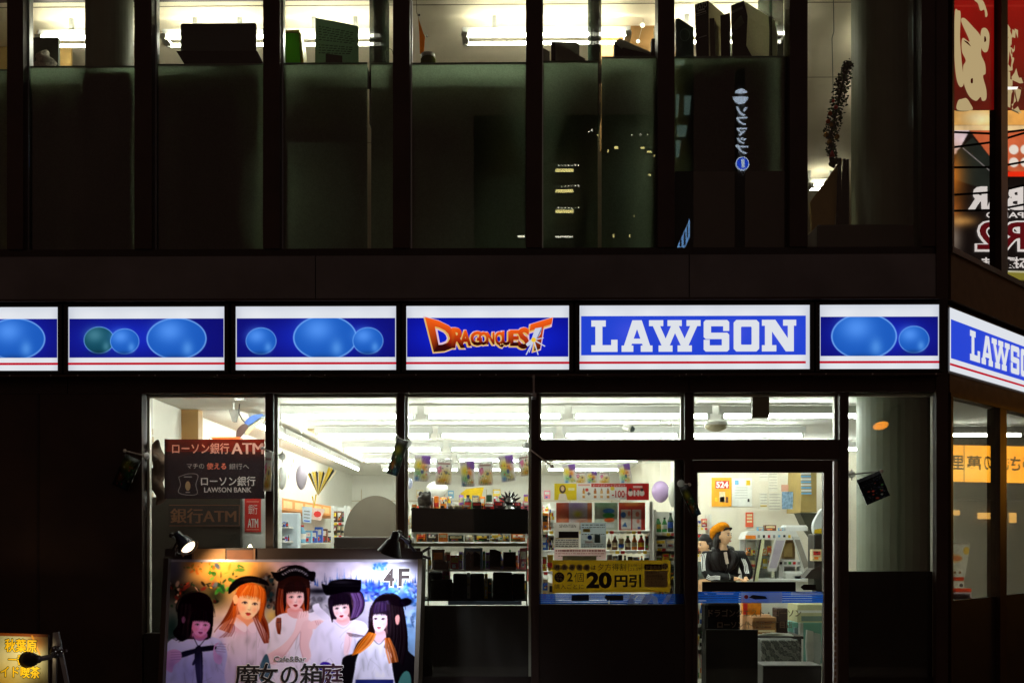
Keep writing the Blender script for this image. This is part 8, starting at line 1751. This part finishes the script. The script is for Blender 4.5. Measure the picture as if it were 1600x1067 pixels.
a, b = mirS(P(1470, 150, YB)), mirS(P(1700, 480, YB))
mb = MB(); mb.box(a.x + .05, a.x + .4, min(a.y, b.y), max(a.y, b.y), b.z, a.z + .3, BLACK); build("casing", mb, bb)
mb = MB(); mb.box(a.x + .41, a.x + 8, min(a.y, b.y) - 4, max(a.y, b.y) + 6, -.12, a.z + 4, mat("tower_concrete", (120, 112, 106), .8)); build("side_street_building", mb, None, "dark building across the side street that carries the lit billboard", "building")
for k, (p0, p1) in enumerate((((1470, 206), (1640, 198)), ((1470, 233), (1640, 196)), ((1470, 262), (1640, 246)), ((1470, 306), (1640, 280)), ((1470, 330), (1640, 312)))):
    mb = MB(); p, q_ = mirS(P(*p0, 8.5)), mirS(P(*p1, 8.5)); m_ = (p + q_) / 2; m_.z -= .08
    mb.tube([p, p.lerp(m_, .6), m_, q_.lerp(m_, .6), q_], .018, BLACK, 6); build("overhead_wire", mb, None, "black overhead wire sagging across the side street in front of the lit billboard", "wire", "overhead wires over the side street")
# yellow restaurant sign mirrored in the lower oblique panes
YR = 9.0
fr_ = lambda o: (lambda x, y: mirS(P(x, y - (x - 1480) * -.02, YR)) + Vector((-o, 0, 0)))
rs = thing("restaurant_sign", "wide amber lit shop sign with black brush lettering, mirrored in the lower oblique panes", "sign", mirS(P(1560, 750, YR)))
rs.location.z = -.12; WORLD[rs.name] = rs.location.copy()
A = Art(1478, 695, 1700, 752, .6, (250, 160, 30)); A.blob(1500, 730, 60, 20, (255, 200, 90), .6); A.blob(1640, 720, 60, 30, (230, 130, 14), .6); A.rect(1506, 695, 1507.4, 752, (120, 80, 20))
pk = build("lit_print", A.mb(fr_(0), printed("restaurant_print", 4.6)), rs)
mb = MB()
for s, x0, x1 in (("里", 1487, 1506), ("萬", 1510, 1533), ("の", 1537, 1549), ("ぎ", 1562, 1576), ("さ", 1578, 1594), ("う", 1597, 1613)): tadd(mb, s, (x0, 711, x1, 733), fr_(.02), mat("brush_black", (16, 10, 8)), .02, True)
build("brush_lettering", mb, pk)
a, b = mirS(P(1478, 690, YR)), mirS(P(1700, 780, YR))
mb = MB(); mb.box(a.x + .03, a.x + .4, min(a.y, b.y), max(a.y, b.y), b.z, a.z + .02, BLACK); mb.box(a.x + .1, a.x + .3, min(a.y, b.y) - .2, max(a.y, b.y), a.z + .021, a.z + .3, BLACK); build("casing", mb, rs)
mb = MB(); mb.box(a.x + .401, a.x + .7, min(a.y, b.y) - 2, max(a.y, b.y) + 4, -.12, a.z + 1.5, MC["tower_concrete"]); build("wall", mb, rs)
for (x0, y0, x1, y1) in ((1490, 796, 1512, 804), (1540, 800, 1580, 810), (1568, 800, 1576, 815), (1590, 800, 1602, 816)):
    mb = MB(); mb.quad([mirS(P(*q, YR)) + Vector((.3, 0, 0)) for q in ((x0, y0), (x1, y0), (x1, y1), (x0, y1))], emit("warm_window", (255, 190, 90), 2.4)); build("window", mb, rs)
# red film banners on the upper oblique panes, glow set as their own emission
RF = printed("red_film", .55)
def sidefn(o): return lambda x, y: PS(x, y, o)
TANE = emit("film_tan", (196, 172, 124), .8); MAR = emit("film_maroon", (70, 6, 4), .6)
for (x0, x1, lab) in ((1482, 1553, "red glowing window film with a huge puffy cream kana, nearest the building corner"), (1567, 1640, "red glowing window film with cream kanji, cut off by the picture's right edge")):
    A = Art(x0, -30, x1, 172, .7, (150, 8, 6)); A.blob(x0 + 20, 10, 30, 30, (176, 16, 10), .8); A.blob(x0 + 30, 150, 60, 40, (90, 4, 4), .9); A.rect(x0, 8, x1, 11, (190, 40, 30), .8)
    t = thing("window_film", lab, "window film", PS((x0 + x1) / 2, 170, .004), "red films on the oblique upper panes")
    build("red_sheet", A.mb(sidefn(.004), RF), t)
    mb = MB()
    if x0 < 1500:
        for k, (c, w) in enumerate(((TANE, 0),)):
            def blobs(pts, o, mt): mb.quad([PS(px, py, o) for px, py in catmull(pts, 6)], mt)
            blobs([(1492, 20), (1497, 17), (1501, 22), (1500, 60), (1503, 100), (1506, 130), (1500, 136), (1494, 120), (1491, 80)], .007, c)
            blobs([(1502, 34), (1507, 29), (1520, 42), (1531, 55), (1534, 68), (1533, 85), (1539, 100), (1540, 115), (1536, 120), (1541, 140), (1541, 155), (1535, 158), (1532, 152), (1525, 158), (1514, 150), (1506, 130), (1505, 105), (1509, 95), (1503, 80), (1504, 60), (1515, 65)], .007, c)
            blobs([(1532, 60), (1534, 46), (1541, 45), (1546, 56), (1544, 78), (1538, 82), (1533, 74)], .007, c)
            blobs([(1496, 172), (1497, 158), (1503, 155), (1510, 154), (1516, 162), (1519, 172)], .007, c)
            blobs([(1538, 58), (1540, 58), (1541, 64), (1538, 66)], .0085, MAR); blobs([(1517, 124), (1520, 123), (1520, 130), (1517, 130)], .0085, MAR)
            blobs([(1506, 64), (1512, 66), (1517, 73), (1514, 71)], .0085, MAR)
            blobs([(1522, 0), (1527, -6), (1530, 0), (1536, 2), (1541, 14), (1543, 24), (1540, 27), (1538, 16), (1532, 17), (1528, 6)], .007, c)
    else:
        tadd(mb, "鉄", (1567, 45, 1598, 125), lambda x, y: PS(x, y + (x - 1567) * .45 - 10, .007), TANE, .05)
        tadd(mb, "板", (1569, 118, 1600, 175), lambda x, y: PS(x, y + (x - 1567) * .45 - 10, .007), TANE, .04)
        mb.quad([PS(*q, .009) for q in ((1566, 136), (1591, 136), (1589, 140), (1566, 141))], emit("film_white", (250, 240, 230), 1.2))
    build("film_lettering", mb, t)
